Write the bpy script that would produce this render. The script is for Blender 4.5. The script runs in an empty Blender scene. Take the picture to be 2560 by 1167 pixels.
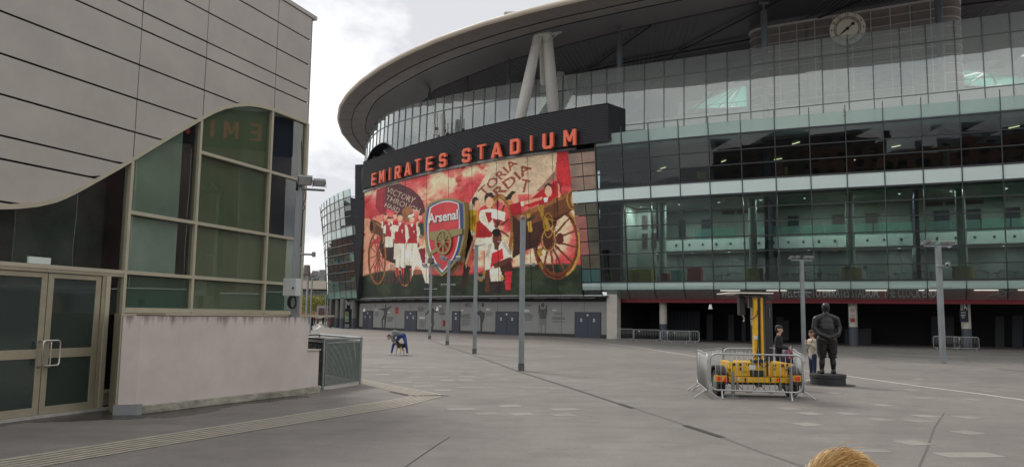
import bpy, bmesh, math, random
import numpy as np
from mathutils import Vector, Matrix
from mathutils.geometry import tessellate_polygon
random.seed(7); np.random.seed(7)
R=math.radians; scn=bpy.context.scene; C=scn.collection
# ---------------------------------------------------------------- camera
F=1950.; CX=1280.; CY=583.5; EYE=1.9
PITCH=math.atan(209/F); ROLL=R(.77)
cam=bpy.data.cameras.new('camera'); co=bpy.data.objects.new('camera',cam); C.objects.link(co); scn.camera=co
cam.sensor_width=36; cam.lens=36*F/2560; cam.clip_start=.05; cam.clip_end=3000
co.matrix_world=Matrix.Translation((0,0,EYE))@Matrix.Rotation(R(90)+PITCH,4,'X')@Matrix.Rotation(ROLL,4,'Z')
# ---------------------------------------------------------------- world, sun, exposure
SUN_EL,SUN_AZ=R(48),R(-35)
w=bpy.data.worlds.new('World'); scn.world=w; w.use_nodes=True; nt=w.node_tree; nt.nodes.clear()
N=nt.nodes.new; L=nt.links.new
out=N('ShaderNodeOutputWorld'); mx=N('ShaderNodeMixShader'); b1=N('ShaderNodeBackground'); b2=N('ShaderNodeBackground')
sky=N('ShaderNodeTexSky'); sky.sky_type='NISHITA'; sky.sun_disc=False; sky.sun_elevation=SUN_EL; sky.sun_rotation=SUN_AZ
L(sky.outputs[0],b1.inputs[0]); b1.inputs[1].default_value=.1
tc=N('ShaderNodeTexCoord'); mp=N('ShaderNodeMapping'); mp.inputs['Scale'].default_value=(1,1,2.2)
n1=N('ShaderNodeTexNoise'); n1.inputs['Scale'].default_value=3.1; n1.inputs['Detail'].default_value=8; n1.inputs['Roughness'].default_value=.55; n1.inputs['Distortion'].default_value=.35
L(tc.outputs['Generated'],mp.inputs[0]); L(mp.outputs[0],n1.inputs[0]); mp.inputs['Location'].default_value=(3.3,1.2,.75)
cr=N('ShaderNodeValToRGB'); e=cr.color_ramp.elements
e[0].position=.40; e[0].color=(.56,.565,.59,1); e[1].position=.57; e[1].color=(.98,.95,.90,1)
m=e.new(.48); m.color=(.78,.78,.79,1)
L(n1.outputs['Fac'],cr.inputs[0]); L(cr.outputs[0],b2.inputs[0]); b2.inputs[1].default_value=.84
mx.inputs[0].default_value=.96; L(b1.outputs[0],mx.inputs[1]); L(b2.outputs[0],mx.inputs[2]); L(mx.outputs[0],out.inputs[0])
sl=bpy.data.lights.new('sun','SUN'); sl.energy=1.3; sl.angle=R(14); sl.color=(1,.95,.88)
so=bpy.data.objects.new('sun',sl); C.objects.link(so)
sd=Vector((math.sin(SUN_AZ)*math.cos(SUN_EL),math.cos(SUN_AZ)*math.cos(SUN_EL),math.sin(SUN_EL)))
so.rotation_euler=(-sd).to_track_quat('-Z','Y').to_euler()
scn.view_settings.view_transform='Standard'; scn.view_settings.look='None'; scn.view_settings.exposure=.68; scn.view_settings.gamma=1
scn.view_settings.use_curve_mapping=False
# ---------------------------------------------------------------- survey: rays of the photograph -> places in the world
CPI,SPI=math.cos(PITCH),math.sin(PITCH); cro,sro=math.cos(ROLL),math.sin(ROLL)
EY=np.array([0,0,EYE])
def ray(px,py):
    x=(px-CX)/F; y=-(py-CY)/F
    X=x*cro-y*sro; Y=x*sro+y*cro
    return np.array([X,CPI-SPI*Y,SPI+CPI*Y])
def onH(px,py,h=0.):
    r=ray(px,py); return r*((h-EYE)/r[2])+EY
def onY(px,py,Y):
    r=ray(px,py); return r*(Y/r[1])+EY
def onP(px,py,p0,n):
    r=ray(px,py); n=np.array(n,float); t=np.dot(np.array(p0,float)-EY,n)/np.dot(r,n); return EY+r*t
def proj(p):
    d=np.array(p,float)-EY
    zc=d[1]*CPI+d[2]*SPI; yc=-d[1]*SPI+d[2]*CPI; xc=d[0]
    return np.array([CX+F*(xc*cro+yc*sro)/zc, CY-F*(-xc*sro+yc*cro)/zc])
def hit(S,px,py,u,v):
    for _ in range(25):
        q=proj(S(u,v)); e=np.array([px,py])-q
        if abs(e).max()<.02: break
        J=np.array([(proj(S(u+.01,v))-q)/.01,(proj(S(u,v+.01))-q)/.01]).T
        d=np.linalg.solve(J,e); u+=d[0]; v+=d[1]
    return u,v
def sst(a,b,x):
    t=min(1,max(0,(x-a)/(b-a))); return t*t*(3-2*t)
def g(x,y): return -.25*sst(2,22,x)*sst(10,45,y)
def onG(px,py):
    h=0.
    for _ in range(6):
        p=onH(px,py,h); h=g(p[0],p[1])
    return onH(px,py,h)
# ---------------------------------------------------------------- materials
def rgb(r,g_,b):  # sRGB 0-255 -> linear
    f=lambda c:(c/255/12.92) if c<=10.3 else ((c/255+.055)/1.055)**2.4
    return (f(r),f(g_),f(b),1)
MT={}
def mat(name,col,rough=.6,metal=0.,var=0.,scale=3.,bump=0.,bscale=40.,spec=.5,stretch=(1,1,1),emit=None,dirt=0.,coat=0.):
    if name in MT: return MT[name]
    m=bpy.data.materials.new(name); m.use_nodes=True; nt=m.node_tree; b=nt.nodes['Principled BSDF']
    if len(col)==3: col=(*col,1)
    b.inputs['Base Color'].default_value=col; b.inputs['Roughness'].default_value=rough; b.inputs['Metallic'].default_value=metal
    b.inputs['Specular IOR Level'].default_value=spec
    if coat: b.inputs['Coat Weight'].default_value=coat
    N=nt.nodes.new; L=nt.links.new
    tc=N('ShaderNodeTexCoord'); mp=N('ShaderNodeMapping'); mp.inputs['Scale'].default_value=stretch; L(tc.outputs['Object'],mp.inputs[0])
    if var or dirt:
        n=N('ShaderNodeTexNoise'); n.inputs['Scale'].default_value=scale; n.inputs['Detail'].default_value=6; n.inputs['Roughness'].default_value=.6; L(mp.outputs[0],n.inputs[0])
        r=N('ShaderNodeMapRange'); r.inputs['From Min'].default_value=.3; r.inputs['From Max'].default_value=.7
        v=max(var,dirt); r.inputs['To Min'].default_value=1-v; r.inputs['To Max'].default_value=1+(var if var else 0)
        L(n.outputs['Fac'],r.inputs[0])
        h=N('ShaderNodeMix'); h.data_type='RGBA'; h.blend_type='MULTIPLY'; h.inputs['Factor'].default_value=1
        h.inputs['A'].default_value=col; L(r.outputs[0],h.inputs['B']); L(h.outputs['Result'],b.inputs['Base Color'])
        r2=N('ShaderNodeMapRange'); r2.inputs['To Min'].default_value=max(0,rough-.12); r2.inputs['To Max'].default_value=min(1,rough+.12)
        L(n.outputs['Fac'],r2.inputs[0]); L(r2.outputs[0],b.inputs['Roughness'])
    if bump:
        n=N('ShaderNodeTexNoise'); n.inputs['Scale'].default_value=bscale; n.inputs['Detail'].default_value=5; L(mp.outputs[0],n.inputs[0])
        bp=N('ShaderNodeBump'); bp.inputs['Strength'].default_value=bump; bp.inputs['Distance'].default_value=.02; L(n.outputs['Fac'],bp.inputs['Height']); L(bp.outputs[0],b.inputs['Normal'])
    if emit: b.inputs['Emission Color'].default_value=(*emit[:3],1); b.inputs['Emission Strength'].default_value=emit[3]
    MT[name]=m; return m
def glass(name,tint,refl=1.5,haze=0.,hazecol=(.6,.75,.7),wav=0.,rough=.0,wscale=.6,gcol=(1,1,1,1)):
    """thin pane: tinted see-through + mirror by Fresnel, slight waviness, optional pale diffuse share for frosting and for a painted reflection veil"""
    if name in MT: return MT[name]
    m=bpy.data.materials.new(name); m.use_nodes=True; nt=m.node_tree; nt.nodes.clear(); N=nt.nodes.new; L=nt.links.new
    o=N('ShaderNodeOutputMaterial'); t=N('ShaderNodeBsdfTransparent'); t.inputs[0].default_value=(*tint,1)
    gl=N('ShaderNodeBsdfGlossy'); gl.inputs['Roughness'].default_value=rough; gl.inputs['Color'].default_value=gcol
    ge=N('ShaderNodeNewGeometry'); dt=N('ShaderNodeVectorMath'); dt.operation='DOT_PRODUCT'; L(ge.outputs['Normal'],dt.inputs[0]); L(ge.outputs['Incoming'],dt.inputs[1])
    ab=N('ShaderNodeMath'); ab.operation='ABSOLUTE'; L(dt.outputs['Value'],ab.inputs[0]); om=N('ShaderNodeMath'); om.operation='SUBTRACT'; om.inputs[0].default_value=1; L(ab.outputs[0],om.inputs[1])
    pw=N('ShaderNodeMath'); pw.operation='POWER'; pw.inputs[1].default_value=5; L(om.outputs[0],pw.inputs[0])      # Schlick, same from both faces
    fr=N('ShaderNodeMath'); fr.operation='MULTIPLY_ADD'; fr.inputs[1].default_value=.96; fr.inputs[2].default_value=.04; L(pw.outputs[0],fr.inputs[0])
    mu=N('ShaderNodeMath'); mu.operation='MULTIPLY'; mu.inputs[1].default_value=refl; mu.use_clamp=True; L(fr.outputs[0],mu.inputs[0])
    mx=N('ShaderNodeMixShader'); L(mu.outputs[0],mx.inputs[0])
    if wav:
        tc=N('ShaderNodeTexCoord'); n=N('ShaderNodeTexNoise'); n.inputs['Scale'].default_value=wscale; n.inputs['Detail'].default_value=1
        bp=N('ShaderNodeBump'); bp.inputs['Strength'].default_value=1; bp.inputs['Distance'].default_value=wav
        L(tc.outputs['Object'],n.inputs[0]); L(n.outputs['Fac'],bp.inputs['Height']); L(bp.outputs[0],gl.inputs['Normal'])
    base=t
    if haze:
        d=N('ShaderNodeBsdfDiffuse'); d.inputs[0].default_value=(*hazecol,1); tl=N('ShaderNodeBsdfTranslucent'); tl.inputs[0].default_value=(*hazecol,1)
        m0=N('ShaderNodeMixShader'); m0.inputs[0].default_value=.3; L(d.outputs[0],m0.inputs[1]); L(tl.outputs[0],m0.inputs[2])
        m1=N('ShaderNodeMixShader'); m1.inputs[0].default_value=haze; L(t.outputs[0],m1.inputs[1]); L(m0.outputs[0],m1.inputs[2]); base=m1
    L(base.outputs[0],mx.inputs[1]); L(gl.outputs[0],mx.inputs[2]); L(mx.outputs[0],o.inputs[0])
    MT[name]=m; return m
# ---------------------------------------------------------------- mesh helpers
def loc_of(o):
    v=Vector((0,0,0))
    while o is not None: v+=o.location; o=o.parent
    return v
class MB:
    def __init__(s): s.v=[]; s.f=[]; s.m=[]; s.mi=0
    def add(s,vs,fs):
        o=len(s.v); s.v+=[tuple(float(c) for c in v) for v in vs]; s.f+=[tuple(i+o for i in f) for f in fs]; s.m+=[s.mi]*len(fs)
    def box(s,c,d,rz=0,M=None):
        x,y,z=[k/2 for k in d]
        vs=[Vector((i*x,j*y,k*z)) for i in(-1,1) for j in(-1,1) for k in(-1,1)]
        if rz: q=Matrix.Rotation(rz,3,'Z'); vs=[q@v for v in vs]
        if M is not None: vs=[M@v for v in vs]
        vs=[v+Vector(c) for v in vs]
        s.add(vs,[(0,1,3,2),(4,6,7,5),(0,4,5,1),(2,3,7,6),(0,2,6,4),(1,5,7,3)]); return s
    def hexa(s,a,b):  # two quads (same winding), front and back
        s.add(list(a)+list(b),[(0,1,2,3),(7,6,5,4)]+[(i,i+4,(i+1)%4+4,(i+1)%4) for i in range(4)]); return s
    def prism(s,pts,d):  # polygon (3d pts, any shape) extruded by vector d
        n=len(pts); P=[Vector(p) for p in pts]; d=Vector(d); tri=tessellate_polygon([P])
        s.add(P+[p+d for p in P],[tuple(t) for t in tri]+[tuple(i+n for i in t[::-1]) for t in tri]+[(i,(i+1)%n,(i+1)%n+n,i+n) for i in range(n)]); return s
    def prism_h(s,loops,d):  # outer loop + holes
        loops=[[Vector(p) for p in l] for l in loops]; d=Vector(d); tri=tessellate_polygon(loops); P=[p for l in loops for p in l]; n=len(P)
        fs=[tuple(t) for t in tri]+[tuple(i+n for i in t[::-1]) for t in tri]; o=0
        for l in loops:
            k=len(l); fs+=[(o+i,o+(i+1)%k,o+(i+1)%k+n,o+i+n) for i in range(k)]; o+=k
        s.add(P+[p+d for p in P],fs); return s
    def tube(s,p,q,r,r2=None,n=8,cap=True):
        p=Vector(p); q=Vector(q); r2=r if r2 is None else r2; a=(q-p).normalized()
        e=a.orthogonal().normalized(); f=a.cross(e)
        ring=lambda c,rr:[c+(e*math.cos(t)+f*math.sin(t))*rr for t in [2*math.pi*i/n for i in range(n)]]
        s.add(ring(p,r)+ring(q,r2),[(i,(i+1)%n,(i+1)%n+n,i+n) for i in range(n)]+([tuple(range(n))[::-1],tuple(range(n,2*n))] if cap else [])); return s
    def path(s,pts,r,n=6,closed=False):
        P=[Vector(p) for p in pts]; k=len(P); rings=[]
        up=None
        for i in range(k):
            a=P[(i+1)%k]-P[i] if (i<k-1 or closed) else P[i]-P[i-1]; b=P[i]-P[i-1] if (i>0 or closed) else a
            t=(a.normalized()+b.normalized()).normalized()
            if up is None: up=t.orthogonal().normalized()
            up=(up-t*up.dot(t)).normalized(); f=t.cross(up)
            rings+=[P[i]+(up*math.cos(q)+f*math.sin(q))*r for q in [2*math.pi*j/n for j in range(n)]]
        fs=[]
        for i in range(k if closed else k-1):
            for j in range(n): fs.append((i*n+j,i*n+(j+1)%n,((i+1)%k)*n+(j+1)%n,((i+1)%k)*n+j))
        if not closed: fs+=[tuple(range(n))[::-1],tuple(range((k-1)*n,k*n))]
        s.add(rings,fs); return s
    def grid(s,rows,closed=False):  # rows of equal length
        n=len(rows[0]); vs=[p for r in rows for p in r]
        s.add(vs,[(i*n+j,i*n+j+1,(i+1)*n+j+1,(i+1)*n+j) for i in range(len(rows)-1) for j in range(n-1)]); return s
    def disc(s,c,nrm,r,th,n=24,sx=1.):
        nrm=Vector(nrm).normalized(); e=Vector((0,0,1)); e=(e-nrm*e.dot(nrm)).normalized(); f=e.cross(nrm)
        P=[Vector(c)+(f*math.cos(t)*sx+e*math.sin(t))*r for t in [2*math.pi*i/n for i in range(n)]]
        s.prism(P,nrm*th); return s
    def build(s,name,m=None,parent=None,smooth=False,bevel=0.,origin=None):
        o0=Vector(origin) if origin is not None else (loc_of(parent) if parent is not None else Vector((0,0,0)))
        me=bpy.data.meshes.new(name); me.from_pydata([tuple(Vector(v)-o0) for v in s.v],[],s.f); me.validate()
        bm=bmesh.new(); bm.from_mesh(me); bmesh.ops.recalc_face_normals(bm,faces=bm.faces[:]); bm.to_mesh(me); bm.free()
        ms=m if isinstance(m,(list,tuple)) else [m]
        for k in ms:
            if k: me.materials.append(k)
        if len(ms)>1 and len(me.polygons)==len(s.m): me.polygons.foreach_set('material_index',s.m)
        if smooth: me.polygons.foreach_set('use_smooth',[True]*len(me.polygons))
        o=bpy.data.objects.new(name,me); C.objects.link(o)
        if parent is not None: o.parent=parent
        elif origin is not None: o.location=o0
        if bevel:
            b=o.modifiers.new('bevel','BEVEL'); b.width=bevel; b.segments=2; b.limit_method='ANGLE'
        return o
def tag(o,label=None,cat=None,group=None,kind=None):
    if label: o['label']=label
    if cat: o['category']=cat
    if group: o['group']=group
    if kind: o['kind']=kind
    return o
def thing(name,label,cat,loc=(0,0,0),rz=0,group=None):
    o=bpy.data.objects.new(name,None); o.empty_display_size=.2; C.objects.link(o); o.location=loc; o.rotation_euler.z=rz
    return tag(o,label,cat,group)
def part(name,m,parent,*bx,smooth=False,bevel=0.):
    b=MB()
    for q in bx: b.box(*q)
    return b.build(name,m,parent,smooth,bevel)
def copy_tree(o,parent=None):
    c=o.copy(); C.objects.link(c)
    if parent is not None: c.parent=parent
    for ch in list(o.children): copy_tree(ch,c)
    return c
def child(name,mesh,parent,loc,rz=0):
    o=bpy.data.objects.new(name,mesh); C.objects.link(o); o.parent=parent; o.location=Vector(loc)-loc_of(parent); o.rotation_euler.z=rz; return o
def text2d(s,bold=0.,res=2):
    cu=bpy.data.curves.new('t','FONT'); cu.body=s; cu.size=1; cu.resolution_u=res; cu.offset=bold; cu.fill_mode='FRONT'
    o=bpy.data.objects.new('t',cu); C.objects.link(o); dg=bpy.context.evaluated_depsgraph_get(); me=o.evaluated_get(dg).to_mesh()
    V=np.array([v.co[:2] for v in me.vertices]).reshape(-1,2); Fs=[tuple(p.vertices) for p in me.polygons]
    o.evaluated_get(dg).to_mesh_clear(); bpy.data.objects.remove(o); bpy.data.curves.remove(cu)
    return V,Fs
def text_on(s,fn,name,m,parent,bold=0.,height=1.,width=None,center=False):
    """flat print: fn(u,v)->3d point, u along, v up, metres"""
    V,Fs=text2d(s,bold)
    if len(V)==0: return None
    V=V.copy(); V[:,0]-=V[:,0].min(); V[:,1]-=V[:,1].min() if V[:,1].min()<-.05 else 0
    V*=height/max(.6,V[:,1].max())
    if width: V[:,0]*=width/V[:,0].max()
    if center: V[:,0]-=V[:,0].max()/2
    b=MB(); b.add([fn(u,v) for u,v in V],Fs); return b.build(name,m,parent)
# ================================================================ GROUND
def ground_mat():
    m=bpy.data.materials.new('plaza_paving'); m.use_nodes=True; nt=m.node_tree; b=nt.nodes['Principled BSDF']; N=nt.nodes.new; L=nt.links.new
    tc=N('ShaderNodeTexCoord'); P=tc.outputs['Object']
    def noise(sc,st=(1,1,1),det=6,ro=.6,dist=0,rot=0):
        mp=N('ShaderNodeMapping'); mp.inputs['Scale'].default_value=st; mp.inputs['Rotation'].default_value=(0,0,rot); L(P,mp.inputs[0])
        n=N('ShaderNodeTexNoise'); n.inputs['Scale'].default_value=sc; n.inputs['Detail'].default_value=det; n.inputs['Roughness'].default_value=ro; n.inputs['Distortion'].default_value=dist; L(mp.outputs[0],n.inputs[0]); return n.outputs['Fac']
    def ramp(x,a,b_,c0,c1):
        r=N('ShaderNodeMapRange'); r.inputs['From Min'].default_value=a; r.inputs['From Max'].default_value=b_; r.inputs['To Min'].default_value=c0; r.inputs['To Max'].default_value=c1; L(x,r.inputs[0]); return r.outputs[0]
    def mul(a,b_):
        r=N('ShaderNodeMath'); r.operation='MULTIPLY'; L(a,r.inputs[0]); L(b_,r.inputs[1]); return r.outputs[0]
    big=ramp(noise(.12,det=4),.3,.7,.82,1.16); mid=ramp(noise(1.1,det=8,ro=.72),.3,.7,.84,1.14); fine=ramp(noise(38,det=6,ro=.75),.3,.7,.8,1.2)
    streak=ramp(noise(.5,(.25,3.,1),det=7,ro=.65,dist=.4,rot=.5),.35,.65,.93,1.06)
    spots=mul(ramp(noise(5.5,det=2),.68,.74,1,.72),ramp(noise(.7,det=9,ro=.75,dist=.6),.60,.72,1,.78))
    def dots(sc,r0,val,seed):
        mp=N('ShaderNodeMapping'); mp.inputs['Location'].default_value=(seed,seed*.7,0); L(P,mp.inputs[0]); v=N('ShaderNodeTexVoronoi'); v.inputs['Scale'].default_value=sc; L(mp.outputs[0],v.inputs['Vector']); return ramp(v.outputs['Distance'],r0*.7,r0,val,1)
    spots=mul(spots,mul(dots(1.7,.055,.62,3.1),dots(2.6,.04,1.35,8.3)))
    # tyre rubber arcs: thin bands of a distorted wave
    mp=N('ShaderNodeMapping'); mp.inputs['Rotation'].default_value=(0,0,1.1); mp.inputs['Scale'].default_value=(.16,.05,1); L(P,mp.inputs[0])
    wv=N('ShaderNodeTexWave'); wv.inputs['Scale'].default_value=1.; wv.inputs['Distortion'].default_value=4.5; wv.inputs['Detail'].default_value=1.; wv.inputs['Detail Scale'].default_value=.6; L(mp.outputs[0],wv.inputs[0])
    ty=ramp(wv.outputs['Fac'],.96,1.,1,.94)
    f=mul(mul(mul(big,mid),mul(fine,streak)),mul(spots,ty))
    c=N('ShaderNodeMix'); c.data_type='RGBA'; c.inputs['A'].default_value=(.160,.145,.136,1); c.inputs['B'].default_value=(.195,.182,.168,1); L(noise(.3,det=5),c.inputs['Factor'])
    v=N('ShaderNodeMix'); v.data_type='RGBA'; v.blend_type='MULTIPLY'; v.inputs['Factor'].default_value=1; L(c.outputs['Result'],v.inputs['A']); L(f,v.inputs['B'])
    # damp patch along the wall of the glass building
    sx=N('ShaderNodeSeparateXYZ'); L(P,sx.inputs[0])
    d=N('ShaderNodeVectorMath'); d.operation='DOT_PRODUCT'; L(P,d.inputs[0]); d.inputs[1].default_value=(LN[0],LN[1],0)
    dd=N('ShaderNodeMath'); dd.operation='SUBTRACT'; L(d.outputs['Value'],dd.inputs[0]); dd.inputs[1].default_value=float(np.dot(LP0,LN))
    n=noise(.9,(1,1,1),det=7,ro=.6,rot=.3,dist=.3)
    ds=N('ShaderNodeVectorMath'); ds.operation='DOT_PRODUCT'; L(P,ds.inputs[0]); ds.inputs[1].default_value=(LD[0],LD[1],0)
    base=float(np.dot(LP0,LD))
    st0=ramp(ds.outputs['Value'],base-1.8,base-.2,0,1.55)
    d3=N('ShaderNodeMath'); d3.operation='SUBTRACT'; L(dd.outputs[0],d3.inputs[0]); L(st0,d3.inputs[1])
    wet=mul(ramp(d3.outputs[0],.0,.95,1,0),ramp(ds.outputs['Value'],base+3.6,base+5.,1,0))
    wn=N('ShaderNodeMath'); wn.operation='MULTIPLY_ADD'; wn.inputs[1].default_value=2.; L(n,wn.inputs[0]); L(wet,wn.inputs[2])
    W=N('ShaderNodeMapRange'); W.inputs['From Min'].default_value=1.44; W.inputs['From Max'].default_value=1.56; L(wn.outputs[0],W.inputs[0])
    wr=N('ShaderNodeMapRange'); wr.inputs['To Min'].default_value=1; wr.inputs['To Max'].default_value=.28; L(W.outputs[0],wr.inputs[0])
    v2=N('ShaderNodeMix'); v2.data_type='RGBA'; v2.blend_type='MULTIPLY'; v2.inputs['Factor'].default_value=1; L(v.outputs['Result'],v2.inputs['A']); L(wr.outputs[0],v2.inputs['B'])
    L(v2.outputs['Result'],b.inputs['Base Color'])
    rr=N('ShaderNodeMapRange'); rr.inputs['To Min'].default_value=.72; rr.inputs['To Max'].default_value=.25; L(W.outputs[0],rr.inputs[0]); L(rr.outputs[0],b.inputs['Roughness'])
    b.inputs['Specular IOR Level'].default_value=.35
    # ripple-brushed finish and grain
    mp2=N('ShaderNodeMapping'); mp2.inputs['Rotation'].default_value=(0,0,.35); L(P,mp2.inputs[0])
    w2=N('ShaderNodeTexWave'); w2.inputs['Scale'].default_value=5.5; w2.inputs['Distortion'].default_value=2.5; w2.inputs['Detail'].default_value=2; w2.inputs['Detail Scale'].default_value=.5; L(mp2.outputs[0],w2.inputs[0])
    msk=ramp(noise(.35,det=3,rot=.9),.5,.6,0,1)
    hh=mul(w2.outputs['Fac'],msk)
    ad=N('ShaderNodeMath'); ad.operation='MULTIPLY_ADD'; L(hh,ad.inputs[0]); ad.inputs[1].default_value=.55; L(noise(30,det=6,ro=.8),ad.inputs[2])
    bp=N('ShaderNodeBump'); bp.inputs['Strength'].default_value=.55; bp.inputs['Distance'].default_value=.012; L(ad.outputs[0],bp.inputs['Height']); L(bp.outputs[0],b.inputs['Normal'])
    return m
# plane of the glass building on the left
LD=ray(1994,802)[:2]; LD=LD/np.linalg.norm(LD); LN=np.array([LD[1],-LD[0]]); LP0=onH(244,1024.7,0)[:2]
def LB(s,h,off=0.): q=LP0+LD*s+LN*off; return Vector((q[0],q[1],h))
xs=sorted(set([-900,-500,-300,-160,-90,-50]+list(range(-30,64,2))+[70,90,120,180,300,500,900]))
ys=sorted(set([-400,-200,-100,-50,-20]+list(range(-6,72,2))+[80,100,120,150,200,300,450,700,1100,1600]))
b=MB(); b.grid([[(x,y,g(x,y)) for x in xs] for y in ys]); GM=ground_mat()
ground=b.build('ground',GM,None,smooth=True); ground['kind']='structure'
def gz(x,y,e=0.): return (x,y,g(x,y)+e)
M_SLAB=mat('pale_slab',(.215,.202,.184),.75,var=.12,scale=9,bump=.2,bscale=60)
def slab(px,py,wd=.44,dp=.44,rz=.35,idx=0):
    p=onG(px,py); q=Matrix.Rotation(rz,2); b=MB(); c=[]
    for i,j in((-1,-1),(1,-1),(1,1),(-1,1)):
        v=q@Vector((i*wd/2,j*dp/2)); c.append(gz(p[0]+v.x,p[1]+v.y,.004))
    b.prism(c,(0,0,-.03)); b.build('paving_slab',M_SLAB2[idx%3],ground)
M_SLAB2=[M_SLAB,mat('pale_slab_b',(.205,.190,.175),.78,var=.15,scale=7,bump=.2,bscale=50),mat('pale_slab_c',(.228,.215,.193),.75,var=.15,scale=8)]
k=3.568
for i,(x,y) in enumerate([(250,645),(440,688),(775,690),(1065,742),(1090,615),(1460,552),(1405,755),(1480,712),(1840,722),(1850,858),(1365,950),(640,507),(1040,470),(1355,478),(1900,565),(1840,410),(1420,385),(1535,285),(2030,488),(420,785),(1010,280),(1900,325),(2280,342),(2200,230)]):
    slab(1900+x/k,840+y/k,idx=i+1)
slab(1900+1860/k,840+1058/k,.9,.42,.1,2); slab(1900+945/k,840+1020/k,.7,.3,.1,1)
k=3.80
for i,(x,y) in enumerate([(160,250),(330,220),(440,247),(610,262),(650,281),(740,222),(825,310),(980,281),(900,343),(1095,308),(1155,260),(1080,340),(1350,290),(665,368),(860,437),(1040,615),(1275,658),(1500,585),(2020,618),(2000,670),(1610,663),(480,360),(600,318),(290,288),(680,398),(2080,185),(1300,35),(1700,63),(2180,30)]):
    slab(880+x/k,860+y/k,idx=i,wd=.46 if i%3 else .6,dp=.4)
for x,y in[(1185,413),(1800,415)]: slab(880+x/k,860+y/k,1.1,.35,.02,1)
# concrete joints, cracks and drain channel (dark sunk lines as their own pieces)
M_JT=mat('joint_dark',(.035,.033,.03),.85); M_ST=mat('channel_steel',(.12,.112,.105),.6,var=.2,scale=12); M_LINE=mat('line_paint',(.52,.51,.48),.7,dirt=.35,scale=6)
def strip(pts,wd,name,m,parent=ground,z=.004,step=1.0):
    P=[onG(*p)[:2] for p in pts]; Q=[]
    for a,c in zip(P[:-1],P[1:]):
        n=max(1,int(np.linalg.norm(c-a)/step)); Q+=[a+(c-a)*i/n for i in range(n)]
    Q.append(P[-1]); rows=[[],[]]
    for i,q in enumerate(Q):
        t=Q[min(i+1,len(Q)-1)]-Q[max(i-1,0)]; t=t/np.linalg.norm(t); n=np.array([-t[1],t[0]])
        for j,sg in enumerate((-1,1)): e=q+n*sg*wd/2; rows[j].append(gz(e[0],e[1],z))
    b=MB(); b.grid(rows); return b.build(name,m,parent)
strip([(1075,849),(1118,864),(1186,887),(1303,929),(1430,969),(1560,1011),(1700,1057),(1800,1090),(1900,1128),(2030,1172)],.075,'drain_channel',M_ST)
strip([(1075,850),(1118,865),(1186,888.5),(1303,931),(1430,971.5),(1560,1014)],.025,'joint_line',M_JT,z=.008)
strip([(1548,1009),(1582,1020)],.12,'drain_slot',M_JT,z=.009); strip([(1712,1063),(1806,1093)],.13,'drain_slot',M_JT,z=.009)
strip([(2120,888),(2250,901),(2350,909),(2470,918),(2600,928)],.07,'joint_line',M_JT); strip([(2497,924),(2600,930)],.2,'drain_slot',M_JT,z=.008)
strip([(2262,883),(2290,884)],.25,'drain_slot',M_JT,z=.008)
strip([(1008,1170),(1060,1134),(1101,1106),(1125,1092)],.018,'joint_line',M_JT)
strip([(2297,1168),(2318,1120),(2335,1070),(2360,1032)],.03,'joint_line',mat('joint_soft',(.10,.092,.085),.9))
strip([(1395,843.5),(1420,846),(1500,856),(1600,869),(1690,883),(1780,897),(1900,912),(2102,937),(2300,965),(2450,984),(2620,1008)],.17,'painted_line',M_LINE)
strip([(765,825),(790,822),(800,816),(795,809),(815,801)],.4,'painted_line',M_LINE,z=.006)
strip([(2360,874.5),(2480,881),(2620,890)],.1,'painted_line',M_LINE)
# pale grooved tactile bands meeting in a V
M_GR=mat('grooved_paver',(.31,.285,.235),.8,var=.2,scale=5,bump=.3,bscale=30)
def band(e0,e1,n,name='grooved_paver'):
    for i in range(n):
        f0,f1=(i+.12)/n,(i+.88)/n; Q=[]
        for f in(f0,f1):
            Q.append([onG(a[0]*(1-f)+c[0]*f,a[1]*(1-f)+c[1]*f) for a,c in zip(e0,e1)])
        b=MB(); b.grid([[gz(q[0],q[1],.008) for q in r] for r in Q]); b.build(name,M_GR,ground)
band([(1040,988),(940,1005),(720,1038),(470,1076),(230,1113),(-60,1157)],[(1112,989),(1010,1016),(720,1063),(470,1104),(230,1145),(-60,1195)],6)
band([(896,945),(960,958),(1112,987)],[(880,950),(935,968),(1030,988)],5)
strip([(1030,990),(1121,989)],.07,'corner_crack',mat('rust_gap',(.06,.03,.015),.9),z=.012)
strip([(975,979),(1020,988.5)],.05,'corner_crack',MT['rust_gap'],z=.013)

# ================================================================ GLASS BUILDING (left)
lb=thing('glass_pavilion','grey beige metal clad building at the left with a wavy glazed front and doors','building',LB(2,0,-2))
M_CL=mat('cladding',(.38,.352,.328),.42,var=.08,scale=1.1,dirt=.08,bump=.03,bscale=3,spec=.4); M_DK=mat('joint_black',(.012,.012,.012),.8)
M_FR=mat('frame_olive',(.33,.30,.22),.4,metal=.25,var=.08,scale=4); M_FR2=mat('frame_light',(.42,.39,.30),.42,metal=.2,var=.06,scale=4)
wx=[-7,-4,-3,-2.3,-1.96,-1.59,-1.21,-.82,-.33,.2,.44,1.22,2.3,2.63,3.0,3.4,3.89,4.33,4.83,5.5,6.42]
wy=[3.62,3.6,3.61,3.67,3.73,3.82,3.96,4.19,4.52,4.88,5.05,5.61,6.36,6.58,6.79,6.96,7.11,7.19,7.23,7.24,7.24]
wave=lambda s: float(np.interp(s,wx,wy))
SV=[-5.6,-3.6,-1.55,.42,2.33,4.89,6.39]; HV=[3.0,3.75,4.48,4.88,5.59,6.29,7.02,7.79,8.17,8.88,9.6,10.27]
SVx=[-9.5,-6.,.42,2.33,4.89,6.39]
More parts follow.
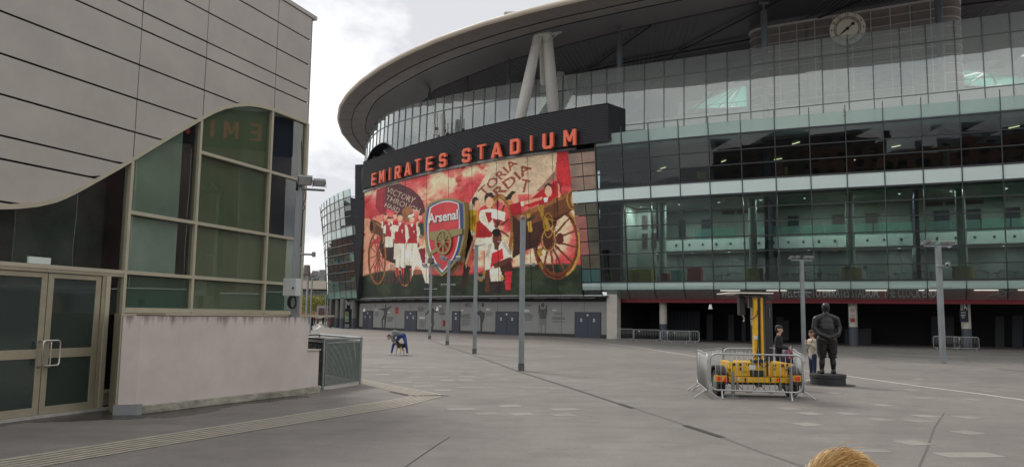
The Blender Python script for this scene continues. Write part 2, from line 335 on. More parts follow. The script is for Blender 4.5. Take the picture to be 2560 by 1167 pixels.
for s0,s1 in zip(SVx[:-1],SVx[1:]):
    for h0,h1 in zip(HV[:-1],HV[1:]):
        ss=np.unique(np.r_[np.linspace(s0+.012,s1-.012,14),[x for x in wx if s0<x<s1]]); top=h1-.019
        runs=[]; cur=[]
        for s in ss:
            bt=max(h0+.019,wave(s)+.03)
            if bt<top: cur.append((s,bt))
            elif cur: runs.append(cur); cur=[]
        if cur: runs.append(cur)
        for r_ in runs:
            if len(r_)<2: continue
            # run the edge out to where the wave meets the joint
            pts=[LB(s,hh,.04) for s,hh in r_]; 
            sa,sb=r_[0][0],r_[-1][0]
            if sb<ss[-1]-1e-6:
                s2=sb
                while wave(s2)+.03<top and s2<ss[-1]: s2+=.01
                pts.append(LB(s2,top,.04))
            if sa>ss[0]+1e-6:
                s2=sa
                while wave(s2)+.03<top and s2>ss[0]: s2-=.01
                pts=[LB(s2,top,.04)]+pts
            t=[LB(s,top,.04) for s in (r_[-1][0],r_[0][0])]
            pts+= [p for p in t if min((p-q).length for q in pts)>.005]
            # tiny real unevenness from panel to panel
            o=LN*random.uniform(-.004,.004); pts=[p+Vector((o[0],o[1],0)) for p in pts]
            MB().prism(pts,(-LN[0]*.03,-LN[1]*.03,0)).build('cladding_panel',M_CL,lb)
# corner strip panels
for h0,h1 in [(7.24,7.79),(7.79,8.17),(8.17,8.88),(8.88,9.6),(9.6,10.27)]:
    MB().hexa([LB(6.405,h0+.01,.035),LB(6.56,h0+.01,-.05),LB(6.56,h1-.01,-.05),LB(6.405,h1-.01,.035)],[LB(6.405,h0+.01,0),LB(6.53,h0+.01,-.09),LB(6.53,h1-.01,-.09),LB(6.405,h1-.01,0)]).build('cladding_panel',M_CL,lb)
# dark backing wall with wavy lower edge, end wall, roof
ss=list(np.linspace(-9.5,6.39,60)); bk=[LB(s,wave(s)+.0,-.01) for s in ss]+[LB(6.39,10.26,-.01),LB(-9.5,10.26,-.01)]
MB().prism(bk,(-LN[0]*.08,-LN[1]*.08,0)).build('backing_wall',M_DK,lb)
MB().hexa([LB(-9.6,10.27,.07),LB(6.6,10.27,.07),LB(6.6,10.38,.07),LB(-9.6,10.38,.07)],[LB(-9.6,10.27,-.5),LB(6.6,10.27,-.5),LB(6.6,10.38,-.5),LB(-9.6,10.38,-.5)]).build('coping',M_CL,lb)
b=MB(); b.hexa([LB(6.50,0,-.1),LB(6.50,0,-12),LB(6.50,10.26,-12),LB(6.50,10.26,-.1)],[LB(6.42,0,-.1),LB(6.42,0,-12),LB(6.42,10.26,-12),LB(6.42,10.26,-.1)]); b.build('end_wall',M_CL,lb)
b=MB(); b.hexa([LB(-9.5,10.2,-.1),LB(6.4,10.2,-.1),LB(6.4,10.2,-12),LB(-9.5,10.2,-12)],[LB(-9.5,10.1,-.1),LB(6.4,10.1,-.1),LB(6.4,10.1,-12),LB(-9.5,10.1,-12)]); b.build('roof',M_DK,lb)
b=MB(); b.hexa([LB(-9.5,0,-4.5),LB(6.4,0,-4.5),LB(6.4,10,-4.5),LB(-9.5,10,-4.5)],[LB(-9.5,0,-4.6),LB(6.4,0,-4.6),LB(6.4,10,-4.6),LB(-9.5,10,-4.6)]); b.build('inner_wall',mat('inner_green',(.05,.07,.065),.8),lb)
b=MB(); b.hexa([LB(-9.5,.1,-.1),LB(6.4,.1,-.1),LB(6.4,.1,-4.5),LB(-9.5,.1,-4.5)],[LB(-9.5,.0,-.1),LB(6.4,.0,-.1),LB(6.4,.0,-4.5),LB(-9.5,.0,-4.5)]); b.build('inner_floor',mat('inner_floor',(.06,.06,.06),.5),lb)
# wavy frame under the cladding
b=MB(); ss=np.linspace(-9.5,6.42,90)
out_=[LB(s,wave(s)+.035,.05) for s in ss]; inn=[LB(s,wave(s)-.055,.05) for s in ss]; o2=[p-Vector((LN[0],LN[1],0))*.14 for p in out_]; i2=[p-Vector((LN[0],LN[1],0))*.14 for p in inn]
b.grid([out_,inn,i2,o2,out_]); b.build('wave_frame',M_FR2,lb)
def mull(s,h0,h1,w=.07,dp=.16,off=.0,name='mullion',m=None):
    MB().hexa([LB(s-w/2,h0,off+.045),LB(s+w/2,h0,off+.045),LB(s+w/2,h1,off+.045),LB(s-w/2,h1,off+.045)],[LB(s-w/2,h0,off+.045-dp),LB(s+w/2,h0,off+.045-dp),LB(s+w/2,h1,off+.045-dp),LB(s-w/2,h1,off+.045-dp)]).build(name,m or M_FR2,lb)
def rail(s0,s1,h,w=.07,dp=.14,off=.0,name='transom',m=None):
    MB().hexa([LB(s0,h-w/2,off+.04),LB(s1,h-w/2,off+.04),LB(s1,h+w/2,off+.04),LB(s0,h+w/2,off+.04)],[LB(s0,h-w/2,off+.04-dp),LB(s1,h-w/2,off+.04-dp),LB(s1,h+w/2,off+.04-dp),LB(s0,h+w/2,off+.04-dp)]).build(name,m or M_FR2,lb)
S1=[.42,2.31,4.86,6.40]
for s in S1: mull(s,1.9 if s>.5 else .05,wave(s)-.05)
mull(6.49,0,7.24,.08,.14,-.04)
for s in(-3.2,-6.6): mull(s,2.73,wave(s)-.05)
rail(-9.5,.385,2.70); 
for a,c in zip(S1[:-1],S1[1:]):
    for h in(2.70,3.93)+((5.57,) if a>1 else ()): rail(a+.035,c-.035,h)
    rail(a+.035,c-.035,1.94,.10)
PG={'a':glass('pavilion_glass',(.76,.80,.77),1.35,wav=.0015,wscale=.5),'b':glass('pavilion_glass_b',(.70,.75,.71),1.35,wav=.003,wscale=.4)}
blinds={'olive':mat('blind_olive',(.30,.315,.23),.8,var=.08,scale=1.5,stretch=(1,1,.2)),'teal':mat('blind_teal',(.15,.23,.205),.8,var=.10,scale=1.5),'navy':mat('room_navy',(.005,.012,.055),.7,var=.3,scale=.8),'pale':mat('poster_pale',(.46,.52,.49),.8,var=.25,scale=.7),'dark':mat('room_dark',(.06,.075,.075),.8,var=.6,scale=.9)}
def pane(s0,s1,h0,h1,kind='dark',back=.12,frac=None):
    """one pane; top follows the wavy frame where it is lower than h1. behind it a blind or the dark room"""
    ss=np.linspace(s0+.02,s1-.02,16); tp=[(s,min(h1-.02,wave(s)-.04)) for s in ss]; tp=[t for t in tp if t[1]>h0+.03]
    if len(tp)<2: return
    tl=random.uniform(-.004,.004); tu=random.uniform(-.003,.003); lo=h0+.02
    f=lambda s,h,o: LB(s,h,o+tl*(s-s0)/(s1-s0)+tu*(h-h0))
    P=[f(tp[0][0],lo,-.02),f(tp[-1][0],lo,-.02)]+[f(s,h,-.02) for s,h in tp[::-1]]
    MB().prism(P,(-LN[0]*.012,-LN[1]*.012,0)).build('window_pane',PG['a' if random.random()<.5 else 'b'],lb)
    if kind:
        for (a,c,kd) in (frac or [(0,1,kind)]):
            sa,sb=s0+(s1-s0)*a,s0+(s1-s0)*c; q=[(s,min(h1,wave(s))-.03) for s in np.linspace(sa,sb,9)]; q=[t for t in q if t[1]>h0]
            if len(q)<2: continue
            bk_=back if kd in('olive','teal','pale') else (.2 if kd=='navy' else .6)
            P=[LB(q[0][0],h0,-bk_),LB(q[-1][0],h0,-bk_)]+[LB(s,h,-bk_) for s,h in q[::-1]]
            MB().prism(P,(-LN[0]*.01,-LN[1]*.01,0)).build('blind',blinds[kd],lb)
pane(2.34,4.83,5.6,7.3,'olive'); pane(2.34,4.83,3.96,5.54,'olive'); pane(2.34,4.83,2.73,3.90,'olive'); pane(2.34,4.83,1.99,2.67,'olive')
pane(4.89,6.37,5.6,7.3,'navy'); pane(4.89,6.37,3.96,5.54,'navy'); pane(4.89,6.37,2.73,3.90,'olive'); pane(4.89,6.37,1.99,2.67,'teal')
pane(.45,2.28,3.96,7.3,None,frac=[(0,.80,'pale'),(.80,1,'dark')]); pane(.45,2.28,2.73,3.90,None,frac=[(0,.80,'pale'),(.80,1,'dark')]); pane(.45,2.28,1.99,2.67,'teal')
for a,c,kd in((0,.8,'pale'),(.8,1,'dark')):
    sa,sb=.45+1.83*a,.45+1.83*c
    for h0,h1 in((2.73,3.9),(3.96,7.3)):
        q=[(s,min(h1,wave(s))-.03) for s in np.linspace(sa,sb,9)]; bk_=.12 if kd=='pale' else .7
        MB().prism([LB(sa,h0,-bk_),LB(sb,h0,-bk_)]+[LB(s,h,-bk_) for s,h in q[::-1]],(-LN[0]*.01,-LN[1]*.01,0)).build('blind',blinds[kd],lb)
pane(-3.16,.38,2.73,6.,'dark',frac=[(0,.12,'teal'),(.12,.42,'dark'),(.42,.9,'dark'),(.9,1,'dark')]); pane(-6.56,-3.24,2.73,5,'dark'); pane(-9.4,-6.64,2.73,5,'dark')
part('ceiling_slab',blinds['dark'],lb) if 0 else None
# pale mast inside the navy panes, desk sign, window ledge unit
b=MB(); 
for h0,h1 in((4.75,5.35),(4.05,4.62),(5.62,6.1)): b.hexa([LB(5.05,h0,-.3),LB(5.25,h0,-.3),LB(5.25,h1,-.3),LB(5.05,h1,-.3)],[LB(5.05,h0,-.35),LB(5.25,h0,-.35),LB(5.25,h1,-.35),LB(5.05,h1,-.35)])
b.build('inner_poster',mat('poster_white',(.45,.6,.68),.7),lb)
MB().hexa([LB(-1.72,2.74,.03),LB(-1.28,2.74,.03),LB(-1.28,2.86,.03),LB(-1.72,2.86,.03)],[LB(-1.72,2.74,-.01),LB(-1.28,2.74,-.01),LB(-1.28,2.86,-.01),LB(-1.72,2.86,-.01)]).build('door_closer_box',mat('closer_white',(.55,.62,.58),.5),lb)
# door set
def lbox(s0,s1,h0,h1,o0,o1): 
    b=MB(); b.hexa([LB(s0,h0,o1),LB(s1,h0,o1),LB(s1,h1,o1),LB(s0,h1,o1)],[LB(s0,h0,o0),LB(s1,h0,o0),LB(s1,h1,o0),LB(s0,h1,o0)]); return b
lbox(-9.5,.385,2.60,2.665,-.1,.03).build('door_head',M_FR,lb)
lbox(-.10,-.03,.05,2.6,-.12,.02).build('door_jamb',M_FR,lb); lbox(-.03,.07,.05,2.6,-.1,.045).build('door_jamb',M_FR2,lb); lbox(-2.58,-2.50,.05,2.6,-.1,.04).build('door_jamb',M_FR,lb)
lbox(.07,.385,.32,.38,-.1,.03).build('side_rail',M_FR2,lb); lbox(.10,.37,.08,.32,-.06,.0).build('side_panel',M_FR,lb)
lbox(.10,.375,.39,2.59,-.04,-.025).build('side_glass',PG['a'],lb); lbox(.08,.385,.39,2.6,-.5,-.49).build('blind',blinds['dark'],lb)
lbox(-9.5,.45,0,.045,-.3,.09).build('door_sill',mat('sill_stone',(.34,.33,.31),.7,var=.2,scale=5),lb)
for i,(a,c) in enumerate([(-1.268,-.115),(-2.49,-1.285),(-3.8,-2.6),(-5.1,-3.9)]):
    fr=.115; o=MB()
    for q in(lbox(a,a+fr,.05,2.59,-.05,.0),lbox(c-fr,c,.05,2.59,-.05,.0),lbox(a+fr,c-fr,2.50,2.59,-.05,.0),lbox(a+fr,c-fr,.05,.185,-.05,.0),lbox(a+fr,c-fr,1.05,1.215,-.05,.0)):
        o.v_=None; o.add(q.v,q.f)
    dr=o.build('door',M_FR,lb,bevel=.004)
    for h0,h1 in((.185,1.05),(1.215,2.50)): lbox(a+fr,c-fr,h0,h1,-.03,-.02).build('door_glass',glass('door_glass',(.30,.40,.38),1.4,haze=.16,hazecol=(.25,.33,.31),rough=.05),dr)
    if i<2:
        hs=(-1.20 if i==0 else -1.36); M_H=mat('handle_steel',(.55,.54,.50),.3,metal=.9)
        w_=.19 if i==0 else -.0; 
        hp=[LB(hs,1.36,.0),LB(hs,1.36,.10)]+[LB(hs+.20*(1 if i==0 else -1)*0,1.30-.38*t,.10) for t in(0,1)]+[LB(hs,.90,.10),LB(hs,.90,0)]
        b=MB(); b.path(hp,.016,8); b.build('door_handle',M_H,dr,smooth=True)
lbox(-6.0,.385,2.665,2.67,-.1,-.02).build('door_head_gap',M_DK,lb)
lbox(-1.35,-1.33,.78,.83,0,.02).build('door_lock',MT['handle_steel'],lb)
lbox(.36,.46,2.0,2.2,-3.4,-.6) 
# big square pull loops seen at the meeting stiles
b=MB(); cs=[(-1.38,1.37),(-1.03,1.37),(-1.03,.92),(-1.38,.92)]; pts=[]
for i,(s,h) in enumerate(cs):
    a=cs[i-1]; c=cs[(i+1)%4]
    for t in(.09,.03,0,): 
        pass
    da=np.array([a[0]-s,a[1]-h]); da=da/np.linalg.norm(da)*.05; dc=np.array([c[0]-s,c[1]-h]); dc=dc/np.linalg.norm(dc)*.05
    pts+=[LB(s+da[0],h+da[1],.12),LB(s+.3*(da[0]+dc[0]),h+.3*(da[1]+dc[1]),.12),LB(s+dc[0],h+dc[1],.12)]
b.path(pts,.017,8,closed=True); b.tube(LB(-1.20,1.37,.12),LB(-1.20,1.37,0),.014); b.tube(LB(-1.22,.92,.12),LB(-1.22,.92,0),.014)
b.build('pull_handle',MT['handle_steel'],lb,smooth=True)
# olive corner pier, sill shelf
p0w=onG(338,1036); p1w=onG(797,981)
lbox(.46,6.45,1.845,1.885,-.05,1.1).build('sill_shelf',M_FR2,lb)
lbox(.78,6.4,.0,1.84,-.15,-.05).build('plinth_wall',M_DK,lb)
# ---- rendered wall in front
wd=(p1w-p0w)[:2]; WL=float(np.linalg.norm(wd)); wd/=WL; wn=np.array([wd[1],-wd[0]])
def W(s,h,o=0.): q=p0w[:2]+wd*s+wn*o; return Vector((q[0],q[1],h))
def wbox(s0,s1,h0,h1,o0,o1): 
    b=MB(); b.hexa([W(s0,h0,o1),W(s1,h0,o1),W(s1,h1,o1),W(s0,h1,o1)],[W(s0,h0,o0),W(s1,h0,o0),W(s1,h1,o0),W(s0,h1,o0)]); return b
def wall_mat():
    m=mat('render_pink',(.52,.465,.435),.8,var=.09,scale=1.6,bump=.12,bscale=60); nt=m.node_tree; b=nt.nodes['Principled BSDF']; N=nt.nodes.new; L=nt.links.new
    src=b.inputs['Base Color'].links[0].from_socket; tc=N('ShaderNodeTexCoord'); sx=N('ShaderNodeSeparateXYZ'); L(tc.outputs['Object'],sx.inputs[0])
    mp=N('ShaderNodeMapping'); mp.inputs['Scale'].default_value=(5,5,.30); L(tc.outputs['Object'],mp.inputs[0])
    n=N('ShaderNodeTexNoise'); n.inputs['Scale'].default_value=1.7; n.inputs['Detail'].default_value=9; n.inputs['Roughness'].default_value=.75; L(mp.outputs[0],n.inputs[0])
    r=N('ShaderNodeMapRange'); r.inputs['From Min'].default_value=1.40; r.inputs['From Max'].default_value=1.84; r.inputs['To Max'].default_value=.39; L(sx.outputs['Z'],r.inputs[0])
    rb=N('ShaderNodeMapRange'); rb.inputs['From Min'].default_value=.35; rb.inputs['From Max'].default_value=.05; rb.inputs['To Max'].default_value=.12; L(sx.outputs['Z'],rb.inputs[0])
    a0=N('ShaderNodeMath'); L(r.outputs[0],a0.inputs[0]); L(rb.outputs[0],a0.inputs[1])
    a=N('ShaderNodeMath'); L(a0.outputs[0],a.inputs[0]); L(n.outputs['Fac'],a.inputs[1])
    k=N('ShaderNodeMapRange'); k.inputs['From Min'].default_value=.76; k.inputs['From Max'].default_value=.95; k.inputs['To Max'].default_value=.75; L(a.outputs[0],k.inputs[0])
    x=N('ShaderNodeMix'); x.data_type='RGBA'; L(k.outputs[0],x.inputs['Factor']); L(src,x.inputs['A']); x.inputs['B'].default_value=(.05,.042,.03,1); L(x.outputs['Result'],b.inputs['Base Color']); return m
M_W=wall_mat()
cw=thing('rendered_wall','low pinkish rendered wall with dark drip stains along its top, in front of the glass pavilion','wall',W(WL/2,0,-.5))
PA=np.array([-7.32,14.76]); PB=np.array([-7.83,15.5])
def planprism(pts,h0,h1,nm,m,par,bev=0.): return MB().prism([(q[0],q[1],h0) for q in pts],(0,0,h1-h0)).build(nm,m,par,bevel=bev)
q1=W(.03,0,-.03); q2=W(WL-.42,0,-.03); q3=W(WL-.42,0,-.95); q4=W(.5,0,-.95)
planprism([(q1.x,q1.y),(q2.x,q2.y),(q3.x,q3.y),(q4.x,q4.y),(PA[0]+.03,PA[1])],.15,1.83,'wall_body',M_W,cw,.008)
planprism([(PA[0]-.0,PA[1]-.02),(PA[0]+.16,PA[1]+.25),(PB[0]+.25,PB[1]+.2),(PB[0],PB[1])],0,1.87,'corner_pier',M_FR,lb,.006)
wbox(WL-.42,WL,.15,1.03,-.95,-.034).build('wall_step',M_W,cw,bevel=.008)
wbox(WL-.44,WL+.02,1.03,1.055,-.97,.0).build('step_capping',mat('cap_cream',(.55,.52,.44),.6,dirt=.3,scale=5),cw)
M_PL=mat('plinth_stain',(.42,.40,.33),.75,dirt=.7,scale=3.2,stretch=(1,1,2.5),bump=.2)
wbox(.0,WL+.02,.0,.15,-.25,.03).build('plinth',M_PL,cw,bevel=.01)
q1=W(.10,0,.045); q2=W(-.01,0,.045); planprism([(q1.x,q1.y),(q2.x,q2.y),(PA[0]-.03,PA[1]-.03),(PA[0]+.1,PA[1]+.1),(q1.x-.05,q1.y+.1)],0,.19,'lead_flashing',mat('lead',(.22,.23,.24),.5,var=.1,scale=8),cw)
# ---- galvanised mesh guard
M_GA=mat('galvanised',(.30,.325,.32),.45,metal=.65,var=.16,scale=14); M_GD=mat('mesh_steel',(.16,.19,.18),.5,metal=.5,var=.15,scale=9)
gf=thing('mesh_guard','galvanised steel mesh guard panels around the stair pit beside the rendered wall','railing',onG(850,970))
A=Vector(onG(806,974)); B=Vector(onG(900,960)); 
def gpanel(A,B,h=1.27,posts=(1,1),name='guard_panel',rods=34):
    d=(B-A); Lg=d.length; d.normalize(); up=Vector((0,0,1)); b=MB(); r=.032
    if posts[0]: b.tube(A,A+up*h,r,n=10)
    if posts[1]: b.tube(B,B+up*h,r,n=10)
    b.tube(A+up*h-d*r,B+up*h+d*r,r,n=10); b.build('guard_frame',M_GA,gf,smooth=False)
    b=MB(); i0=A+d*.09; i1=B-d*.09
    for z in(.10,h-.10): b.box((i0+i1)/2+up*z,((i1-i0).length,.035,.035),rz=math.atan2(d.y,d.x))
    for p in(i0,i1): b.box(p+up*(h/2),(.035,.035,h-.2),rz=math.atan2(d.y,d.x))
    b.build('mesh_border',M_GA,gf)
    b=MB()
    for k in range(rods):
        z=.13+(h-.26)*k/(rods-1); b.box((i0+i1)/2+up*z,((i1-i0).length,.012,.024),rz=math.atan2(d.y,d.x))
    n=int(Lg/.12)
    for k in range(1,n): b.box(i0+(i1-i0)*k/n+up*(h/2)-Vector((d.y,-d.x,0))*.01,(.008,.008,h-.24),rz=math.atan2(d.y,d.x))
    b.build('mesh_infill',M_GD,gf)
gpanel(A,B)
C2=Vector(onH(757,866,0)); P3=B+Vector((-1.9,3.0,0)); gpanel(B,P3,posts=(0,1)); 
P2=A+Vector((-1.5,2.6,0))+Vector((-.3,.2,0)); gpanel(A+Vector((-.02,.12,0)),P2,posts=(0,1)); gpanel(P3,P2,posts=(0,0))
# ---- floodlight pole at the pavilion corner with cabinet
M_PO=mat('pole_galv',(.26,.285,.30),.45,metal=.6,var=.18,scale=6,stretch=(1,1,.25)); M_LH=mat('lamp_housing',(.22,.23,.24),.45,metal=.4); M_LG=mat('lamp_glass',(.45,.47,.48),.2)
def flood(parent,c,yaw,tilt,sz=(.34,.26,.08),name='floodlight'):
    q=Matrix.Rotation(yaw,3,'Z')@Matrix.Rotation(tilt,3,'X'); c=Vector(c)
    b=MB(); b.box(c,sz,M=q)
    for i in(-1,1): b.box(c+q@Vector((i*(sz[0]/2+.012),0,-.06)),(.012,.05,.16),M=q)
    for k in range(5): b.box(c+q@Vector((-sz[0]*.36+k*sz[0]*.18,0,sz[2]/2+.02)),(.012,sz[1]*.8,.04),M=q)
    o=b.build(name,M_LH,parent); b=MB(); b.box(c-q@Vector((0,0,sz[2]/2+.003)),(sz[0]*.86,sz[1]*.82,.006),M=q); b.build('lamp_glass',M_LG,o); return o
pb=onY(737,786,19.3); pt=Vector((pb[0],pb[1],0))
fp=thing('floodlight_pole','galvanised pole at the pavilion corner with two floodlights and a grey cabinet on it','floodlight',pt)
def vpole(parent,x,y,z0,h,w=.19,name='pole'):
    b=MB(); b.box((x,y,(z0+h)/2),(w,w,h-z0)); return b.build(name,M_PO,parent,bevel=.008)
vpole(fp,pt.x,pt.y,0,onY(750,478,19.3)[2],.17)
zt=onY(750,478,19.3)[2]
b=MB(); b.tube((pt.x-.05,pt.y,zt+.06),(pt.x+.62,pt.y-.05,zt+.02),.03); b.tube((pt.x,pt.y,zt-.02),(pt.x,pt.y,zt+.08),.05); b.build('crossarm',M_PO,fp)
flood(fp,(pt.x+.14,pt.y-.1,zt+.26),.35,-.75); flood(fp,(pt.x+.5,pt.y-.12,zt+.20),.35,-.55,(.3,.22,.07))
cb=MB(); cz=onY(750,560,19.3)[2]; cb.path([(pt.x+.13,pt.y-.05,zt+.0),(pt.x+.17,pt.y-.06,zt-.15),(pt.x+.12,pt.y-.08,zt-.35),(pt.x+.16,pt.y-.06,zt-.42),(pt.x+.11,pt.y-.05,zt-.5),(pt.x+.10,pt.y-.09,zt-1.4)],.012,6); cb.build('cable',MT['joint_black'],fp)
b=MB(); q=onY(785,636,19.3); b.tube((pt.x,pt.y-.05,q[2]),(q[0],q[1],q[2]),.025); b.box((q[0],q[1]-.02,q[2]),(.07,.1,.12)); b.build('crossarm',M_PO,fp)
q0=onY(731,718,19.0); M_CAB=mat('cabinet_grey',(.48,.50,.51),.5,var=.05,scale=5)
cab=tag(MB().box((q0[0],q0[1]-.02,q0[2]),(.36,.24,.42),rz=-.3).build('cabinet',M_CAB,None,bevel=.01,origin=q0),'pale grey electrical cabinet strapped to the pole above the rendered wall','cabinet')
part('cabinet_lock',MT['joint_black'],cab,((q0[0]+.06,q0[1]-.175,q0[2]-.02),(.03,.02,.05),-.3))
b=MB()
for k in range(4):
    a=[(q0[0]+.02+ .015*k+ .10*math.sin(t)*(1-.1*k), q0[1]-.08-.01*k, q0[2]-.36+.15*math.cos(t)) for t in np.linspace(0,2*math.pi,14)[:-1]]; b.path(a,.014,6,closed=True)
tag(b.build('cable_coil',MT['joint_black'],None,smooth=True,origin=q0),'coil of black cable hanging below the pale cabinet','cable')
# ================================================================ STADIUM
st=thing('stadium','huge curved glass and steel football stadium under an oval overhanging roof','stadium',(10,85,0))
BC=np.array([-1.64157918e-04,1.38925625e-02,-8.32950704e-01,8.40155441e+01]); BD=np.polyder(BC)
zf=lambda X: float(np.polyval(BC,X)) if X<44 else float(np.polyval(BC,44)+np.polyval(BD,44)*(X-44))
def nrm(X):
    t=np.array([1,float(np.polyval(BD,min(X,44)))]); t/=np.linalg.norm(t); return np.array([t[1],-t[0]])
RK=.107
def FS(X,h,off=0.):   # raked glass facade; off>0 outwards
    n=nrm(X); q=np.array([X,zf(X)])+n*(off+RK*(h-5.45)); return np.array([q[0],q[1],h])
def FV(X,h,off=0.):   # vertical offset surface of the same curve
    n=nrm(X); q=np.array([X,zf(X)])+n*off; return np.array([q[0],q[1],h])
ROWS=[5.45,6.80,8.18,9.52,10.83,12.14,13.37]; UP=[14.65,16.05,17.35,18.77]
MX=[8.93,11.32,13.70,16.24,18.71,21.32,23.98,26.63,29.31,32.0,34.65,37.21,39.78,42.3,44.8,47.3]
M_MU=mat('mullion_dark',(.05,.058,.062),.4,metal=.5); M_MUL=mat('mullion_grey',(.16,.18,.185),.4,metal=.6)
FG=[glass('facade_glass_%d'%i,t,1.05,wav=wv,wscale=.35) for i,(t,wv) in enumerate([((.50,.60,.61),.003),((.43,.53,.54),.006),((.47,.57,.57),.004)])]
M_WB=mat('spandrel_glass',(.66,.79,.765),.12,var=.03,scale=.6,spec=.6)
def quad(S,x0,x1,h0,h1,th,name,m,parent,o0=0.,j=0.):
    n=nrm((x0+x1)/2); b=MB(); c=[(x0,h0),(x1,h0),(x1,h1),(x0,h1)]; r=[random.uniform(-j,j) for _ in range(4)]
    b.hexa([S(x,h,o0+q) for (x,h),q in zip(c,r)],[S(x,h,o0-th+q) for (x,h),q in zip(c,r)]); return b.build(name,m,parent)
fg=part('facade_frame',None,st)
b=MB()
for X in MX:      # vertical fins
    b.hexa([FS(X-.035,5.45,.10),FS(X+.035,5.45,.10),FS(X+.035,18.8,.10),FS(X-.035,18.8,.10)],[FS(X-.035,5.45,-.22),FS(X+.035,5.45,-.22),FS(X+.035,18.8,-.22),FS(X-.035,18.8,-.22)])
bpy.data.objects.remove(fg); fg=b.build('facade_frame',M_MU,st)
b=MB()
for h in ROWS+UP:
    w_=.045 if h not in(5.45,13.37,14.65) else .07
    for x0,x1 in zip(MX[:-1],MX[1:]): b.hexa([FS(x0,h-w_,.09),FS(x1,h-w_,.09),FS(x1,h+w_,.09),FS(x0,h+w_,.09)],[FS(x0,h-w_,-.08),FS(x1,h-w_,-.08),FS(x1,h+w_,-.08),FS(x0,h+w_,-.08)])
b.build('transom_rails',M_MU,fg)
for x0,x1 in zip(MX[:-1],MX[1:]):
    for h0,h1 in list(zip(ROWS[:-1],ROWS[1:]))+list(zip(UP[:-1],UP[1:])):
        quad(FS,x0+.04,x1-.04,h0+.05,h1-.05,.02,'glass_pane',FG[random.randrange(3)],fg,j=.007)
    quad(FS,x0+.03,x1-.03,13.44,14.58,.04,'spandrel_panel',M_WB,fg,o0=.03,j=.006)
# balustrade glass over the facade, with posts
def ribbon(S,X0,X1,prof,name,m,parent,n=40,smooth=False):  # prof: list of (h,off) closed profile lofted along the curve
    b=MB(); Xs=np.linspace(X0,X1,n); rows=[[S(X,h,o) for X in Xs] for h,o in prof+[prof[0]]]; b.grid(rows); return b.build(name,m,parent,smooth)

BG=glass('balustrade_glass',(.75,.86,.83),1.6,haze=.45,hazecol=(.50,.66,.62)); bl=ribbon(FS,8.93,47.3,[(18.8,.1),(18.88,.1),(18.88,-.05),(18.8,-.05)],'balustrade_rail',M_MU,st)
for X in MX:
    b=MB(); b.hexa([FS(X-.03,18.8,.12),FS(X+.03,18.8,.12),FS(X+.03,20.55,.12),FS(X-.03,20.55,.12)],[FS(X-.03,18.8,-.0),FS(X+.03,18.8,-.0),FS(X+.03,20.55,-.0),FS(X-.03,20.55,-.0)]); b.build('balustrade_post',M_MU,bl)
for x0,x1 in zip(MX[:-1],MX[1:]): quad(FS,x0+.04,x1-.04,18.86,20.0,.02,'balustrade_panel',BG,bl,o0=.02,j=.005)
# terrace slab & light concrete parapet behind
M_CON=mat('concrete_pale',(.50,.49,.45),.8,var=.12,scale=1.2,stretch=(.4,.4,1)); M_CD=mat('concrete_dark',(.12,.12,.12),.85,var=.15,scale=1.5)
ribbon(FV,9,47,[(18.4,1.0),(18.8,1.0),(18.8,-16),(18.4,-16)],'terrace_slab',M_CON,st)
M_PAR=mat('parapet_concrete',(.62,.61,.56),.75,var=.10,scale=.8)
ribbon(FV,7.5,47,[(18.8,-6.9),(23.3,-7.2),(23.3,-7.5),(18.8,-7.5)],'parapet_wall',M_PAR,st)
b=MB(); Xs=np.linspace(15,46,60); b.path([FV(X,24.2,-7.4) for X in Xs],.035,5)
for X in Xs[::3]: b.tube(FV(X,23.3,-7.4),FV(X,24.2,-7.4),.03,n=5)
b.build('parapet_handrail',M_MUL,st)
# lower lip: pale spandrel, curved clear skirt, soffit, red fascia with lettering
SK=glass('skirt_glass',(.82,.86,.85),1.4,haze=.12,hazecol=(.40,.52,.49)); SKP=glass('skirt_pale',(.75,.86,.83),1.4,haze=.70,hazecol=(.56,.70,.67))
lip=ribbon(FS,8.93,47,[(5.38,.06),(5.45,.06),(5.45,-.05),(5.38,-.05)],'lip_rail',M_MU,st)
LX=[6.9]+MX
LP=[(5.38,.04),(5.05,.07),(4.72,.03),(4.4,-.12),(4.08,-.38),(3.85,-.62)]
for x0,x1 in zip(LX[:-1],LX[1:]):
    for nm,pr,m in(('lip_panel',LP[:3],SKP),('skirt_panel',LP[2:],SK)):
        b=MB(); b.grid([[FS(x,h,o) for x in(x0+.03,x1-.03)] for h,o in pr]); b.grid([[FS(x,h,o-.02) for x in(x0+.03,x1-.03)] for h,o in pr]); b.build(nm,m,lip)
    b=MB(); b.grid([[FS(x,h,o) for x in(x0-.03,x0+.03)] for h,o in LP]); b.grid([[FS(x,h,o+.06) for x in(x0-.03,x0+.03)] for h,o in LP]); b.build('lip_rib',M_MU,lip)
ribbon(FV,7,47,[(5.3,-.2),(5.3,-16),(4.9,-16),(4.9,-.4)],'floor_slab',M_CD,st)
ribbon(FV,7,47,[(4.9,-.9),(4.9,-15),(4.7,-15),(4.7,-.9)],'soffit',mat('soffit_grey',(.34,.34,.34),.6,var=.05,scale=.5),st)
M_RED=mat('fascia_red',(.22,.016,.028),.5,var=.05,scale=2); ribbon(FV,9.3,47,[(3.50,-1.55),(4.72,-1.55),(4.72,-1.7),(3.50,-1.7)],'red_fascia',M_RED,st)
M_LT=mat('lettering_grey',(.55,.54,.53),.5)
